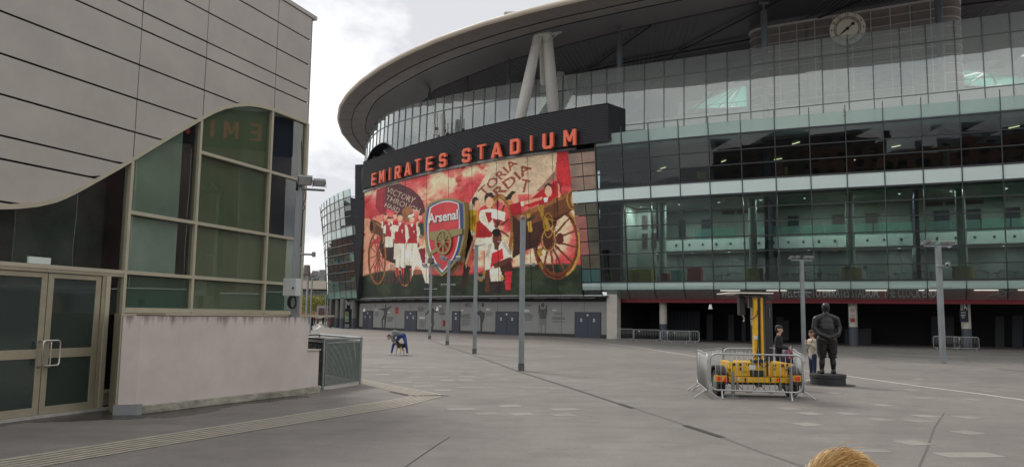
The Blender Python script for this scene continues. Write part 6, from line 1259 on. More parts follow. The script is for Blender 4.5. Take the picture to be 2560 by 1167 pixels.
# cctv dome on the balustrade, small surveillance balls
q=onY(2110,288,66.2); cd=thing('dome_camera','white dome camera on a thin post on the stadium terrace edge','camera',q-np.array([0,0,1.])); b=MB(); b.tube(q-np.array([0,0,1.2]),q+np.array([0,0,.5]),.04); b.build('post',M_INK,cd); b=MB(); b.tube(q+np.array([0,0,.05]),q+np.array([0,0,.35]),.24,.06,n=14); b.tube(q-np.array([0,0,.1]),q+np.array([0,0,.05]),.12,.24,n=14); b.build('housing',M_CW,cd)
for x,y in((76,132),(520,125),(2178,112)):
    p=FV(*pxw(*Z3(x,y),.1),.1); o=tag(MB().tube(p-np.array([0,0,.22]),p+np.array([0,0,.2]),.2,.1,n=12).build('wall_camera',M_CW,None,origin=p),{76:'white camera hung under the left end of the mural',520:'small camera under the mural above the second pair of navy doors',2178:'small pointed camera under the mural above the rightmost navy doors'}[x],'camera')
# ================================================================ POLES ON THE PLAZA
def gp(px,py): p=onG(px,py); return Vector(p)
def ptop(px,py,Y): return float(onY(px,py,Y)[2])
M_PD=mat('pole_dark_base',(.10,.10,.10),.7,var=.3,scale=6)
def sqpole(px,py,tx,ty,wd,label,arms=None):
    p=gp(px,py); h=ptop(tx,ty,p.y); t=thing('plaza_pole',label,'pole',p,group='square steel poles on the plaza'); vpole(t,p.x,p.y,p.z-.1,h,wd)
    b=MB().box((p.x,p.y,p.z+.12),(wd+.02,wd+.02,.3)); b.build('pole_foot',M_PD,t)
    for x0,x1,y in(arms or []):
        a=onY(x0,y,p.y); c=onY(x1,y,p.y); b=MB(); b.tube((a[0],p.y-.02,a[2]),(c[0],p.y-.02,a[2]),.035,n=8); b.tube((a[0],p.y-.02,a[2]-.06),(a[0],p.y-.02,a[2]+.06),.05,n=8); b.tube((c[0],p.y-.02,c[2]-.06),(c[0],p.y-.02,c[2]+.06),.05,n=8); b.build('cross_bar',M_PO,t)
    return t,p,h
t,p,h=sqpole(1303,926,1305,552,.20,'tall bare square steel pole, nearest of the row, with a small ring on top',[(1306,1334,661)])
b=MB(); b.path([(p.x+.0+.09*math.cos(a),p.y,h+.09+.09*math.sin(a)) for a in np.linspace(0,2*math.pi,14)[:-1]],.018,6,closed=True); b.box((p.x,p.y,h+.01),(.22,.22,.03)); b.build('top_ring',M_PO,t)
t,p,h=sqpole(1186,884,1191,614,.20,'bare square steel pole, second nearest of the row in front of the mural',[(1190,1210,694)])
b=MB(); b.box((p.x,p.y,h+.01),(.24,.24,.04)); b.tube((p.x,p.y,h-.02),(p.x+.45,p.y,h+.1),.03); b.build('pole_cap',M_PO,t)
t,p,h=sqpole(1118,862,1121,652,.20,'square steel pole with twin floodlights in front of the crest tip',[(1104,1137,711)])
b=MB(); b.tube((p.x-.55,p.y,h+.02),(p.x+.75,p.y,h+.02),.03); b.build('crossarm',M_PO,t); flood(t,(p.x-.5,p.y,h+.22),.2,-.9,(.34,.24,.07)); flood(t,(p.x+.65,p.y,h+.22),-.4,-.8,(.34,.24,.07)); flood(t,(p.x-.2,p.y,h+.15),-.6,-.5,(.3,.2,.07))
t,p,h=sqpole(1074,847,1076,668,.20,'farthest square steel pole of the row, carrying a cluster of dark cameras and lamps',[(1062,1091,722)])
b=MB(); b.tube((p.x-.7,p.y,h),(p.x+.8,p.y,h),.04); b.tube((p.x,p.y,h-.1),(p.x,p.y,h+.3),.10); b.build('crossarm',M_PO,t)
for dx in(-.55,.6,.1): flood(t,(p.x+dx,p.y-.1,h+.2),dx,-.7,(.42,.3,.1))
b=MB(); b.tube((p.x-.05,p.y-.1,h+.35),(p.x-.05,p.y-.1,h+.75),.3,.26,n=14); b.build('dome_housing',mat('dome_brown',(.12,.09,.08),.4),t)
def lampmast(px,py,tx,ty,label,camera=False):
    p=gp(px,py); h=ptop(tx,ty,p.y); t=thing('lamp_post',label,'lamp post',p,group='floodlight posts on the right of the plaza'); vpole(t,p.x,p.y,p.z-.1,h,.24)
    b=MB(); b.box((p.x,p.y,h+.04),(1.5,.10,.07)); b.box((p.x,p.y,h+.0),(.26,.26,.06)); b.build('crossarm',M_PO,t)
    for dx,yw,tl in((-.72,.5,-.55),(-.34,.3,-.55),(.30,-.3,-.45),(.70,-.5,-.5)): flood(t,(p.x+dx,p.y-.05,h+.22),yw,tl,(.34,.34,.06))
    a=ptop(tx,(py-ty)*.345+ty,p.y); b=MB(); b.tube((p.x-.55,p.y-.05,a),(p.x+.55,p.y-.05,a),.03); 
    for s in(-.55,.55): b.tube((p.x+s,p.y-.05,a-.06),(p.x+s,p.y-.05,a+.06),.045)
    b.build('cross_bar',M_PO,t); b=MB(); b.box((p.x-.1,p.y-.14,h-.45),(.07,.06,.42)); b.build('driver_box',M_LH,t)
    if camera:
        c=Vector((p.x+.32,p.y-.25,h-1.0)); m=Matrix.Rotation(-.5,3,'Z'); b=MB(); b.tube(c+m@Vector((0,-.28,-.03)),c+m@Vector((.0,.28,.06)),.10,.11,n=14); b.build('camera_body',mat('camera_grey',(.40,.41,.42),.4),t); b=MB(); b.tube(c+m@Vector((0,-.30,-.03)),c+m@Vector((0,-.26,-.03)),.075,n=12); b.build('camera_lens',M_INK,t)
        b=MB(); b.path([(p.x+.1,p.y-.1,h-1.1),(p.x+.3,p.y-.15,h-1.15),(p.x+.5,p.y-.2,h-1.0),(p.x+.52,p.y-.2,h-.85),(p.x+.4,p.y-.2,h-.8)],.02,6); b.tube((p.x-.2,p.y-.1,h-1.05),(p.x+.2,p.y-.1,h-1.05),.05); b.build('camera_bracket',M_PO,t)
lampmast(2010,880,2003,652,'square floodlight post standing left of the bronze statue, four lamps on top'); lampmast(2358,908,2345,617,'nearer floodlight post at the right with four lamps and a round grey camera',True)
# ================================================================ BARRIERS
M_BAR=mat('barrier_galv',(.42,.43,.43),.4,metal=.55,var=.1,scale=10)
def barrier_proto(Lb=2.2,h=1.08,nb=16,feet=2):
    t=thing('crowd_barrier','galvanised crowd barrier','barrier',(0,0,0)); r=.021; z0=.20; rc=.16; pts=[]
    for cx,cz,a0 in((Lb/2-rc,z0+rc,-90),(Lb/2-rc,h-rc,0),(-Lb/2+rc,h-rc,90),(-Lb/2+rc,z0+rc,180)):
        for a in np.linspace(a0,a0+90,5): pts.append((cx+rc*math.cos(R(a)),0,cz+rc*math.sin(R(a))))
    b=MB(); b.path(pts,r,8,closed=True); b.build('frame',M_BAR,t,smooth=True)
    bm_=MB(); bm_.tube((0,0,z0),(0,0,h),.0075,n=5); m0=bm_.build('bar',M_BAR,t,smooth=True); m0.location.x=-Lb/2+Lb/(nb+1)
    for i in range(1,nb): c=m0.copy(); C.objects.link(c); c.parent=t; c.location.x=-Lb/2+Lb*(i+1)/(nb+1)
    for x in(-Lb/2+.28,Lb/2-.28):
        b=MB(); b.path([(x,-.30,0.01),(x,-.06,z0-.02),(x,.06,z0-.02),(x,.30,0.01)],.018,6); b.build('foot',M_BAR,t)
    b=MB(); 
    for z in(.4,.9): b.path([(Lb/2,0,z+.05),(Lb/2+.05,0,z+.05),(Lb/2+.05,0,z-.02)],.008,4)
    b.build('hook',M_BAR,t); b=MB(); b.box((-Lb/2+.5,-.02,h-.14),(.12,.006,.09)); b.build('tag_plate',mat('tag_white',(.5,.52,.48),.5),t)
    return t
bp0=barrier_proto(); used=[False]
def barrier(A,B,label,group):
    A=Vector(A); B=Vector(B); m=(A+B)/2; m.z=g(m.x,m.y); rz=math.atan2(B.y-A.y,B.x-A.x); Lb=(B-A).to_2d().length
    t=bp0 if not used[0] else copy_tree(bp0); used[0]=True; t.location=m; t.rotation_euler.z=rz; t.scale=(Lb/2.2,1,1); t['label']=label; t['group']=group; return t
GA='crowd barriers fenced round the yellow trailer'
fl=gp(1777,997); fr=gp(2003,1008)
# bottom rails sit 0.2 m up; corners measured at the rail ends
def railpt(px,py): 
    h=g(5,20)+.2; return Vector(onH(px,py,h))
FLp=railpt(1777,974); FRp=railpt(2006,980); NLb=railpt(1769,973); NLa=railpt(1744,955); BLa=railpt(1750,947); BLb=railpt(1808,930); BKa=railpt(1811,930); BKb=railpt(1990,936); RTa=railpt(1984,934); RTb=railpt(2012,968)
k5=6.737
FLp=railpt(1680+650/k5,860+765/k5); FRp=railpt(1680+2205/k5,860+815/k5)
NLa=railpt(1680+430/k5,860+640/k5); NLb=railpt(1680+608/k5,860+790/k5)
BLa=railpt(1680+655/k5,860+607/k5); BLb=BLa+Vector((.0,.0,0))
barrier(FLp,FRp,'near crowd barrier across the front of the yellow trailer',GA)
d=(NLb-NLa); barrier(NLa,NLb,'nearer of the two barriers at the left of the trailer pen, almost end on',GA)
# farther ones from their top rails (1.08 m up)
tp=lambda x,y:Vector(onH(1680+x/k5,860+y/k5,g(5,20)+1.08))
barrier(tp(465,112),tp(855,68),'left hand barrier running back from the corner of the trailer pen',GA); barrier(tp(868,60),tp(2110,72),'rear crowd barrier behind the yellow trailer, with a white tag',GA)
barrier(tp(2035,80),tp(2205,190),'right hand barrier of the trailer pen, seen almost end on',GA)
GB2='crowd barriers parked against the stadium undercroft'
def fb_(x0,x1,y,lab,Y0,Y1): 
    a=onY(x0,y,Y0); c=onY(x1,y,Y1); barrier((a[0],Y0,0),(c[0],Y1,0),lab,GB2)
fb_(1529,1585,848,'leftmost parked barrier beside the pale pillar under the stadium',71.0,70.4); fb_(1583,1650,848,'second parked barrier from the left, in front of the dark gate',70.2,69.6); fb_(1652,1725,850,'parked barrier just right of the cream column, the front one of two',68.9,68.3); fb_(1668,1748,851,'rear one of the two overlapping barriers right of the cream column',69.3,68.8)
fb_(2334,2400,868,'dark parked barrier behind the nearer floodlight post, left of the round column',62.8,62.2); fb_(2386,2448,868,'dark parked barrier reaching to the right of the column with the letter K',62.0,61.4)
# ================================================================ TRAILER
M_Y=mat('machine_yellow',(.70,.40,.012),.4,var=.16,scale=3,bump=.03,bscale=20,coat=.1); M_BLK=mat('plastic_black',(.022,.022,.024),.5,var=.15,scale=5); M_RUB=mat('rubber',(.018,.018,.018),.8); M_RL=mat('reflector_red',(.55,.02,.015),.25,emit=(1,.03,.02,.08)); M_STL=mat('jack_steel',(.26,.26,.25),.45,metal=.6,var=.2,scale=8)
TA=gp(1797+12,992); YT=19.75; zg=g(6,YT); tr=thing('tower_trailer','yellow wheeled surveillance tower trailer with a raised mast and a black cabinet','trailer',(float(onY(1896,985,YT)[0]),YT,zg))
TX=lambda px,py=930,Y=YT:float(onY(px,py,Y)[0]); TZ=lambda py,px=1895,Y=YT:float(onY(px,py,Y)[2])
z5=lambda x,y:(1680+x/k5,860+y/k5)
def tb(x0,y0,x1,y1,d0,d1,name,m,bevel=.0,parent=None):   # box face given by zoom coords, depth range behind/front of YT-d
    a=onY(*z5(x0,y0),YT-d0); c=onY(*z5(x1,y1),YT-d0); b=MB(); b.box(((a[0]+c[0])/2,YT-(d0+d1)/2,(a[2]+c[2])/2),(abs(c[0]-a[0]),abs(d1-d0),abs(a[2]-c[2]))); return b.build(name,m,parent or tr,bevel=bevel)
tb(985,300,1950,548,.0,-1.0,'body',M_Y,.015); tb(960,548,2010,655,.06,-.9,'rear_beam',M_Y,.012); tb(1000,655,1990,690,.0,-.8,'chassis_rail',M_BLK)
tb(1030,325,1180,540,.02,0,'side_door',M_Y,.006); tb(1188,352,1305,455,.05,0,'locker_lid',M_Y,.006); tb(1700,380,1890,540,.02,0,'side_door',M_Y,.006); tb(1320,440,1560,540,.03,0,'centre_recess',mat('recess_dark',(.03,.028,.02),.7),.0)
tb(1305,352,1405,425,.16,.14,'document_plate',mat('plate_pale',(.60,.62,.62),.5)); tb(1880,320,2020,380,.04,0,'edge_plate',M_Y,.01); tb(960,300,1010,420,.03,-.2,'edge_plate',M_Y,.01)
for x,y in((1030,318),(1140,318),(1262,325),(1720,335),(1850,340),(1925,330)): tb(x,y,x+34,y+40,.05,.02,'latch',M_BLK)
for x,y in((1145,395),(1720,395),(1912,410)): tb(x,y,x+24,y+42,.04,.02,'handle',M_BLK)
for x in(1225,1645): tb(x,565,x+28,630,.075,.06,'grab_slot',M_BLK)
tb(1092,562,1136,610,.08,.06,'number_plate',mat('plate_pale',(.6,.6,.6),.5)); tb(1768,565,1786,630,.08,.06,'reflector',M_RL); tb(1800,568,1824,632,.08,.06,'reflector',M_RL)
for x0,x1 in((745,925),(1985,2170)):
    tb(x0,522,x1+5,632,.10,-.1,'light_board',M_Y,.004)
def lights(x0,flip):
    a=[(765,838),(856,945)] if not flip else [(2080,2160),(1965,2062)]
    tb(a[0][0],545,a[0][1],612,.12,.10,'tail_light',M_RL,.004)
    tx=a[1]; P=[onY(*z5(x,y),YT-.125) for x,y in((tx[0],628),(tx[1],632),((tx[0]+tx[1])/2+(10 if not flip else -20),545))]; MB().prism(P,(0,.02,0)).build('reflector_triangle',M_RL,tr)
lights(745,False); lights(1985,True)
for xa,xb in((780,905),(2018,2148)):
    xc=(TX(z5(xa,0)[0])+TX(z5(xb,0)[0]))/2; w_=abs(TX(z5(xb,0)[0])-TX(z5(xa,0)[0])); R_=.33; b=MB(); yc=YT+.35; b.tube((xc-w_/2,yc,zg+R_),(xc+w_/2,yc,zg+R_),R_,n=28); wl_=b.build('wheel',M_RUB,tr,bevel=.02); b=MB(); b.tube((xc-w_/2-.005,yc,zg+R_),(xc+w_/2+.005,yc,zg+R_),.18,n=20); b.build('rim',M_STL,wl_)
    b=MB(); zt_=TZ(z5(0,372)[1]); rr=.42; zc=zt_-rr
    ang=np.linspace(math.pi*1.02,-.05,12); outer=[(yc+ math.cos(t)*rr*1.0, zc+math.sin(t)*rr) for t in ang]; b.grid([[(xc+s*(w_/2+.03),y,z) for y,z in outer] for s in(-1,1)]); b.grid([[(xc+s*(w_/2+.03),yc+(y-yc)*.92,zc+(z-zc)*.92) for y,z in outer] for s in(-1,1)])
    for s in(-1,1): b.grid([[(xc+s*(w_/2+.03),y,z) for y,z in outer],[(xc+s*(w_/2+.03),yc+(y-yc)*.92,zc+(z-zc)*.92) for y,z in outer]])
    zb_=TZ(z5(0,520)[1]); b.box((xc,yc-rr-.0,(zb_+zc)/2+.02),(w_+.06,.03,abs(zc-zb_)+.08)); b.build('mudguard',M_BLK,tr)
for x,y1 in((980,905),(1945,935)):
    X=TX(z5(x,0)[0]); b=MB(); b.tube((X,YT-.22,zg+.03),(X,YT-.22,TZ(z5(0,450)[1])),.045,n=10); b.tube((X,YT-.22,zg+.03),(X,YT-.22,zg+.3),.03,n=8); b.build('jack_leg',M_STL,tr); b=MB(); b.tube((X,YT-.22,zg),(X,YT-.22,zg+.03),.16,n=18); b.build('jack_foot',M_STL,tr)
for x in(1095,1815): X=TX(z5(x,0)[0]); b=MB(); b.box((X,YT,TZ(z5(0,710)[1])),(.06,.06,.2)); b.build('hanger',M_STL,tr)
b=MB(); pts=[]
for a,c in((1110,1430),(1480,1800)):
    b.path([(TX(z5(a+(c-a)*t,0)[0]),YT-.08,TZ(z5(0,700)[1])-.14*math.sin(math.pi*t)*1.2) for t in np.linspace(0,1,9)],.008,5)
b.build('hanging_cable',M_BLK,tr)
# mast, cabinet, solar panel
k7=4.861; z7=lambda x,y:(1780+x/k7,720+y/k7)
def mb_(x0,y0,x1,y1,d0,d1,name,m,bevel=0.):
    a=onY(*z7(x0,y0),YT-d0); c=onY(*z7(x1,y1),YT-d0); a2=onY(*z7(x0,y1),YT-d0); xm=(a[0]+c[0])/2; b=MB(); b.box((xm,YT-(d0+d1)/2,(a[2]+c[2])/2),(abs(c[0]-a[0]),abs(d1-d0),abs(a[2]-c[2]))); return b.build(name,m,tr,bevel=bevel)
mb_(503,118,566,880,.1,-.05,'mast_post',M_Y,.006); mb_(592,115,632,870,.1,-.05,'mast_post',M_Y,.006); mb_(562,122,596,840,.0,-.06,'mast_core',M_BLK); mb_(512,575,562,622,.115,.1,'warning_label',mat('plate_pale',(.6,.6,.6),.5)); mb_(515,128,530,140,.11,.1,'bolt',M_BLK)
mb_(640,100,748,890,.02,-.5,'black_cabinet',M_BLK,.02); mb_(652,158,708,176,.035,.02,'red_label',MT['kiosk_red']); mb_(698,240,706,360,.06,.02,'cabinet_handle',M_STL,.004); mb_(698,718,756,732,.05,.02,'cabinet_latch',M_STL,.003)
mb_(668,880,684,1065,.12,.06,'brace',M_BLK)
mb_(210,50,748,68,.3,-.9,'solar_panel',mat('panel_rim',(.85,.83,.78),.4),.005); mb_(330,72,640,96,.1,-.3,'panel_carrier',M_BLK)
mb_(438,92,498,240,.02,-.1,'instrument_frame',M_STL,.004); mb_(446,100,490,232,.03,.02,'instrument_screen',M_BLK); 
mb_(335,100,415,330,-.1,-.35,'lamp_head',M_BLK,.03)
mb_(500,870,655,900,.12,-.15,'mast_hinge',M_BLK,.01)
b=MB(); P=lambda x,y,o=.13:onY(*z7(x,y),YT-o); b.path([P(560,260),(P(545,330)),P(500,370),P(450,378)],.012,5); b.path([P(566,560),P(560,700),P(548,800),P(500,850),P(488,900),P(500,940)],.014,5); b.path([P(560,760),P(556,830),P(570,910),P(620,960),P(680,940),P(712,890)],.014,5); b.path([P(548,790),P(575,840),P(600,870)],.012,5); b.build('cable',M_BLK,tr,smooth=True)
b=MB(); b.path([P(372,330,.2),P(388,360,.2),P(392,390,.2),P(380,405,.2)],.02,6); b.build('lamp_hook',M_STL,tr)
tb(1440,660,1520,720,.1,-.1,'tow_socket',M_BLK)
# ================================================================ FIGURES
def cap(p,q,r1,r2,m=0,k=1.): return (np.array(p,float),np.array(q,float),r1,r2,m,k)
def figure(name,parent,parts,mats,voxel=.022,smooth_it=4,zr=0.,origin=(0,0,0),scale=1.,sub=False):
    """overlapping tapered limbs fused into ONE closed skin; every face takes the cloth of the limb it lies on"""
    b=MB(); seg=14
    basis=[]
    for p,q,r1,r2,m,k in parts:
        a=q-p; L_=np.linalg.norm(a); a=a/L_ if L_>1e-6 else np.array([0,0,1.]); x=np.array([1.,0,0]); x=x-a*np.dot(x,a)
        if np.linalg.norm(x)<.2: x=np.array([0,0,1.])-a*a[2]
        x/=np.linalg.norm(x); y=np.cross(a,x); basis.append((a,x,y,L_))
        rings=[]; st_=[]
        for t in np.linspace(-math.pi/2,0,5)[:-1]: st_.append((p+a*math.sin(t)*r1,r1*math.cos(t)))
        for t in(0,.5,1): st_.append((p+a*L_*t,r1*(1-t)+r2*t))
        for t in np.linspace(0,math.pi/2,5)[1:]: st_.append((q+a*math.sin(t)*r2,r2*math.cos(t)))
        o=len(b.v)
        for c,r in st_:
            r=max(r,1e-4)
            for i in range(seg): th=2*math.pi*i/seg; b.v.append(tuple(c+x*math.cos(th)*r+y*math.sin(th)*r*k))
        for i in range(len(st_)-1):
            for j in range(seg): b.f.append((o+i*seg+j,o+i*seg+(j+1)%seg,o+(i+1)*seg+(j+1)%seg,o+(i+1)*seg+j)); b.m.append(0)
        b.f.append(tuple(o+j for j in range(seg))[::-1]); b.f.append(tuple(o+(len(st_)-1)*seg+j for j in range(seg))); b.m+=[0,0]
    me=bpy.data.meshes.new('tmp'); me.from_pydata(b.v,[],b.f); o=bpy.data.objects.new('tmp',me); C.objects.link(o)
    rm=o.modifiers.new('r','REMESH'); rm.mode='VOXEL'; rm.voxel_size=voxel; sm=o.modifiers.new('s','SMOOTH'); sm.factor=.5; sm.iterations=smooth_it
    dg=bpy.context.evaluated_depsgraph_get(); m2=bpy.data.meshes.new_from_object(o.evaluated_get(dg)); bpy.data.objects.remove(o)
    n=len(m2.polygons); cs=np.zeros(n*3); m2.polygons.foreach_get('center',cs); cs=cs.reshape(-1,3); best=np.full(n,1e9); idx=np.zeros(n,int)
    for (p,q,r1,r2,m,k),(a,x,y,L_) in zip(parts,basis):
        d=cs-p; t=np.clip(d@a/max(L_,1e-6),0,1); r=r1*(1-t)+r2*t; e=d-np.outer(t*L_,a); ex=e@x; ey=(e@y)/k; ea=e@a; dist=np.sqrt(ex**2+ey**2+ea**2)-r; u=dist<best; best[u]=dist[u]; idx[u]=m
    for m in mats: m2.materials.append(m)
    m2.polygons.foreach_set('material_index',idx.astype(np.int32)); m2.polygons.foreach_set('use_smooth',[True]*n)
    M=Matrix.Translation(Vector(origin)-loc_of(parent))@Matrix.Rotation(zr,4,'Z')@Matrix.Scale(scale,4); m2.transform(M); m2.name=name
    ob=bpy.data.objects.new(name,m2); C.objects.link(ob); ob.parent=parent; return ob
def hand_parts(w,d,m,s=1.,curl=.3,side=1,pn=(0,-1,0)):
    """palm + five fingers from wrist w along d"""
    w=np.array(w,float); d=np.array(d,float); d/=np.linalg.norm(d); pn=np.array(pn,float); sd=np.cross(d,pn); sd/=np.linalg.norm(sd); out=[cap(w,w+d*.055*s,.026*s,.032*s,m,.5)]
    kn=w+d*.075*s; out.append(cap(w+d*.03*s-sd*.012*s,kn-sd*.02*s,.02*s,.018*s,m,.7)); out.append(cap(w+d*.03*s+sd*.012*s,kn+sd*.02*s,.02*s,.018*s,m,.7))
    for i,(o,L_) in enumerate(((-.030,.062),(-.010,.075),(.010,.070),(.030,.055))):
        a=kn+sd*o*s; b_=a+(d*math.cos(curl)+pn*math.sin(curl))*L_*.5*s; c=b_+(d*math.cos(curl*2.4)+pn*math.sin(curl*2.4))*L_*.5*s; out+=[cap(a,b_,.0095*s,.0085*s,m),cap(b_,c,.0085*s,.007*s,m)]
    a=w+d*.02*s-sd*.026*s*side; b_=a+(d*.6-sd*.8*side)*.035*s; c=b_+(d*.95-sd*.2*side)*.03*s; out+=[cap(a,b_,.012*s,.010*s,m),cap(b_,c,.010*s,.008*s,m)]
    return out
def head_parts(c,m_sk,m_hair=None,s=1.,f=(0,-1,0),neck=None,bald=False):
    c=np.array(c,float); f=np.array(f,float); f/=np.linalg.norm(f); up=np.array([0,0,1.]); r=np.cross(f,up); P=[]
    P+=[cap(c+up*.035*s-f*.02*s,c+up*.03*s+f*.015*s,.082*s,.080*s,m_sk if m_hair is None else m_sk),cap(c+f*.03*s-up*.045*s,c+f*.035*s-up*.075*s,.058*s,.040*s,m_sk)]
    P+=[cap(c+f*.088*s-up*.005*s,c+f*.102*s-up*.028*s,.010*s,.013*s,m_sk)]                    # nose
    for sd in(-1,1): P+=[cap(c+r*sd*.080*s-up*.0*s,c+r*sd*.082*s-up*.03*s,.016*s,.012*s,m_sk,.6)]     # ears
    P+=[cap(c+f*.062*s+r*.028*s+up*.022*s,c+f*.062*s-r*.028*s+up*.022*s,.026*s,.026*s,m_sk),cap(c+f*.078*s-up*.055*s-r*.012*s,c+f*.078*s-up*.055*s+r*.012*s,.012*s,.012*s,m_sk)]
    if m_hair is not None: P+=[cap(c+up*.06*s-f*.03*s,c+up*.055*s+f*.02*s,.085*s,.080*s,m_hair),cap(c-f*.045*s+up*.01*s,c-f*.045*s-up*.04*s,.075*s,.058*s,m_hair)]
    return P
def face_bits(parent,origin,zr,c,s,f=(0,-1,0)):
    """eyes and mouth as small pieces on the head"""
    c=np.array(c,float); f=np.array(f,float); up=np.array([0,0,1.]); r=np.cross(f,up); q=Matrix.Translation(Vector(origin))@Matrix.Rotation(zr,4,'Z')
    b=MB()
    for sd in(-1,1): p=c+f*.084*s+r*sd*.03*s+up*.005*s; b.tube(q@Vector(p-f*.01*s),q@Vector(p+f*.004*s),.011*s,.006*s,n=8)
    b.build('eyes',M_INK,parent); p=c+f*.088*s-up*.055*s; b=MB(); b.tube(q@Vector(p-r*.02*s),q@Vector(p+r*.02*s),.006*s,n=6); b.build('mouth',mat('lip',(.28,.09,.07),.5),parent)
SK=mat('skin_light',(.52,.32,.23),.55); SK2=mat('skin_tan',(.42,.25,.17),.55); HRB=mat('hair_black',(.012,.011,.010),.6); HBR=mat('hair_brown',(.06,.035,.02),.65)
CB=mat('cloth_black',(.009,.009,.011),.85,bump=.3,bscale=25); CN=mat('denim_navy',(.018,.028,.075),.85,bump=.2,bscale=40); CC=mat('fleece_cream',(.52,.46,.37),.9,bump=.4,bscale=30); WHs=mat('shoe_white',(.6,.6,.58),.5); CGr=mat('hoodie_grey',(.17,.18,.185),.85,bump=.2,bscale=30); CBl=mat('jogger_blue',(.03,.055,.22),.8,bump=.2,bscale=30)
# --- bronze statue, seen from behind: bald head, jacket, hands clasped at the back, plus fours, long socks
M_BZ=mat('bronze',(.011,.011,.012),.30,metal=.35,var=.25,scale=3.,bump=.35,bscale=9,spec=.6); M_PLB=mat('plinth_black',(.020,.020,.022),.6,var=.25,scale=6,bump=.2,bscale=20)
sp0=gp(2070,962); zs=float(sp0.z); PY=sp0.y+.1; PXc=float(onY(2070,955,PY)[0])
sto=thing('bronze_statue','bronze statue of a bald man seen from behind, hands clasped, on a round plinth','statue',(PXc,PY,zs))
ph=.33; b=MB(); b.tube((PXc,PY,zs-.02),(PXc,PY,zs+.22),.51,n=40); b.build('plinth_drum',M_PLB,sto,bevel=.01); b=MB(); b.tube((PXc,PY,zs+.22),(PXc,PY,zs+ph),.53,n=40); b.build('plinth_cap',M_PLB,sto,bevel=.012)
b=MB(); b.tube((PXc,PY,zs+.004),(PXc,PY,zs+.012),.78,n=40); b.build('plinth_collar',mat('dark_ring',(.055,.05,.047),.8),sto)
S_=[]
for sd in(-1,1):
    S_+=[cap((sd*.16,-.02,.05),(sd*.16+sd*.03,.20,.045),.055,.045,0,.8),cap((sd*.16,-.06,.06),(sd*.16,.0,.12),.055,.055,0),cap((sd*.16,0,.10),(sd*.155,-.01,.28),.056,.078,0),cap((sd*.155,-.01,.28),(sd*.14,0,.50),.082,.075,0)]
    S_+=[cap((sd*.14,0,.50),(sd*.145,.0,.60),.105,.135,0,.95),cap((sd*.145,0,.60),(sd*.125,0,.95),.132,.165,0,.95)]
    S_+=[cap((sd*.285,.0,1.51),(sd*.345,-.03,1.27),.092,.076,0),cap((sd*.345,-.03,1.27),(sd*.26,-.17,1.11),.076,.064,0),cap((sd*.26,-.17,1.11),(sd*.07,-.225,1.03),.064,.050,0)]
    S_+=[cap((sd*.06,.0,1.60),(sd*.25,.0,1.52),.095,.105,0,.9)]
S_+=[cap((0,0,1.00),(0,-.0,1.10),.235,.25,0,.74),cap((0,0,1.10),(0,0,1.26),.25,.26,0,.74),cap((0,0,1.26),(0,0,1.38),.26,.235,0,.68),cap((-.10,0,1.44),(.10,0,1.44),.13,.13,0,.85),cap((0,.06,1.15),(0,.06,1.25),.24,.24,0,.8),cap((0,-.01,1.58),(0,.0,1.72),.095,.080,0)]
S_+=[cap((-.09,-.0,.93),(.09,0,.93),.165,.165,0,1.05)]
S_+=head_parts((0,.02,1.825),0,None,1.3,(0,1,0)); S_+=[cap((0,.0,1.83),(0,.01,1.88),.110,.108,0)]
S_+=hand_parts((.06,-.225,1.03),(-1,0.0,-.15),0,1.15,.5,1,(0,1,0))+hand_parts((-.05,-.25,1.00),(1,0,-.1),0,1.15,.5,-1,(0,1,0))
fb_o=figure('figure',sto,S_,[M_BZ],.014,3,R(-3),(PXc,PY,zs+ph-.005),1.10)
# folds and hems as raised bronze lines: jacket vent, sock tops, breeches cuffs
def bz(pts,r,nm,m=None,n=6,closed=False,org=(PXc,PY,zs+ph-.005),sc_=1.10,rz=R(-3),par=None):
    q=Matrix.Translation(Vector(org))@Matrix.Rotation(rz,4,'Z')@Matrix.Scale(sc_,4); b=MB(); b.path([q@Vector(p) for p in pts],r,n,closed=closed); return b.build(nm,m or M_BZ,par or sto,smooth=True)
bz([(.0,-.20,.99),(.0,-.21,.93),(.005,-.21,.86)],.010,'coat_vent'); bz([(.255*math.cos(t),.20*math.sin(t),.87) for t in np.linspace(0,2*math.pi,26)[:-1]],.013,'coat_hem',closed=True)
for sd in(-1,1):
    bz([(sd*.145+.115*math.cos(t),.10*math.sin(t),.475+.012*math.sin(3*t)) for t in np.linspace(0,2*math.pi,18)[:-1]],.02,'breeches_cuff',closed=True); bz([(sd*.16+.062*math.cos(t),.055*math.sin(t),.16) for t in np.linspace(0,2*math.pi,14)[:-1]],.010,'boot_top',closed=True)
    for a in range(3): bz([(sd*.14+.12*math.cos(t),-.11*abs(math.sin(t))-.01,.54+a*.07+.03*math.cos(2*t+a)) for t in np.linspace(.3,2.8,8)],.010,'fold')
    bz([(sd*(.30+.07*math.cos(t)),-.08+.0*t,1.2+.07*math.sin(t)) for t in(0,.8,1.6)],.01,'fold')
bz([(.088*math.cos(t),-.01+.085*math.sin(t),1.645) for t in np.linspace(0,2*math.pi,18)[:-1]],.016,'collar',closed=True)
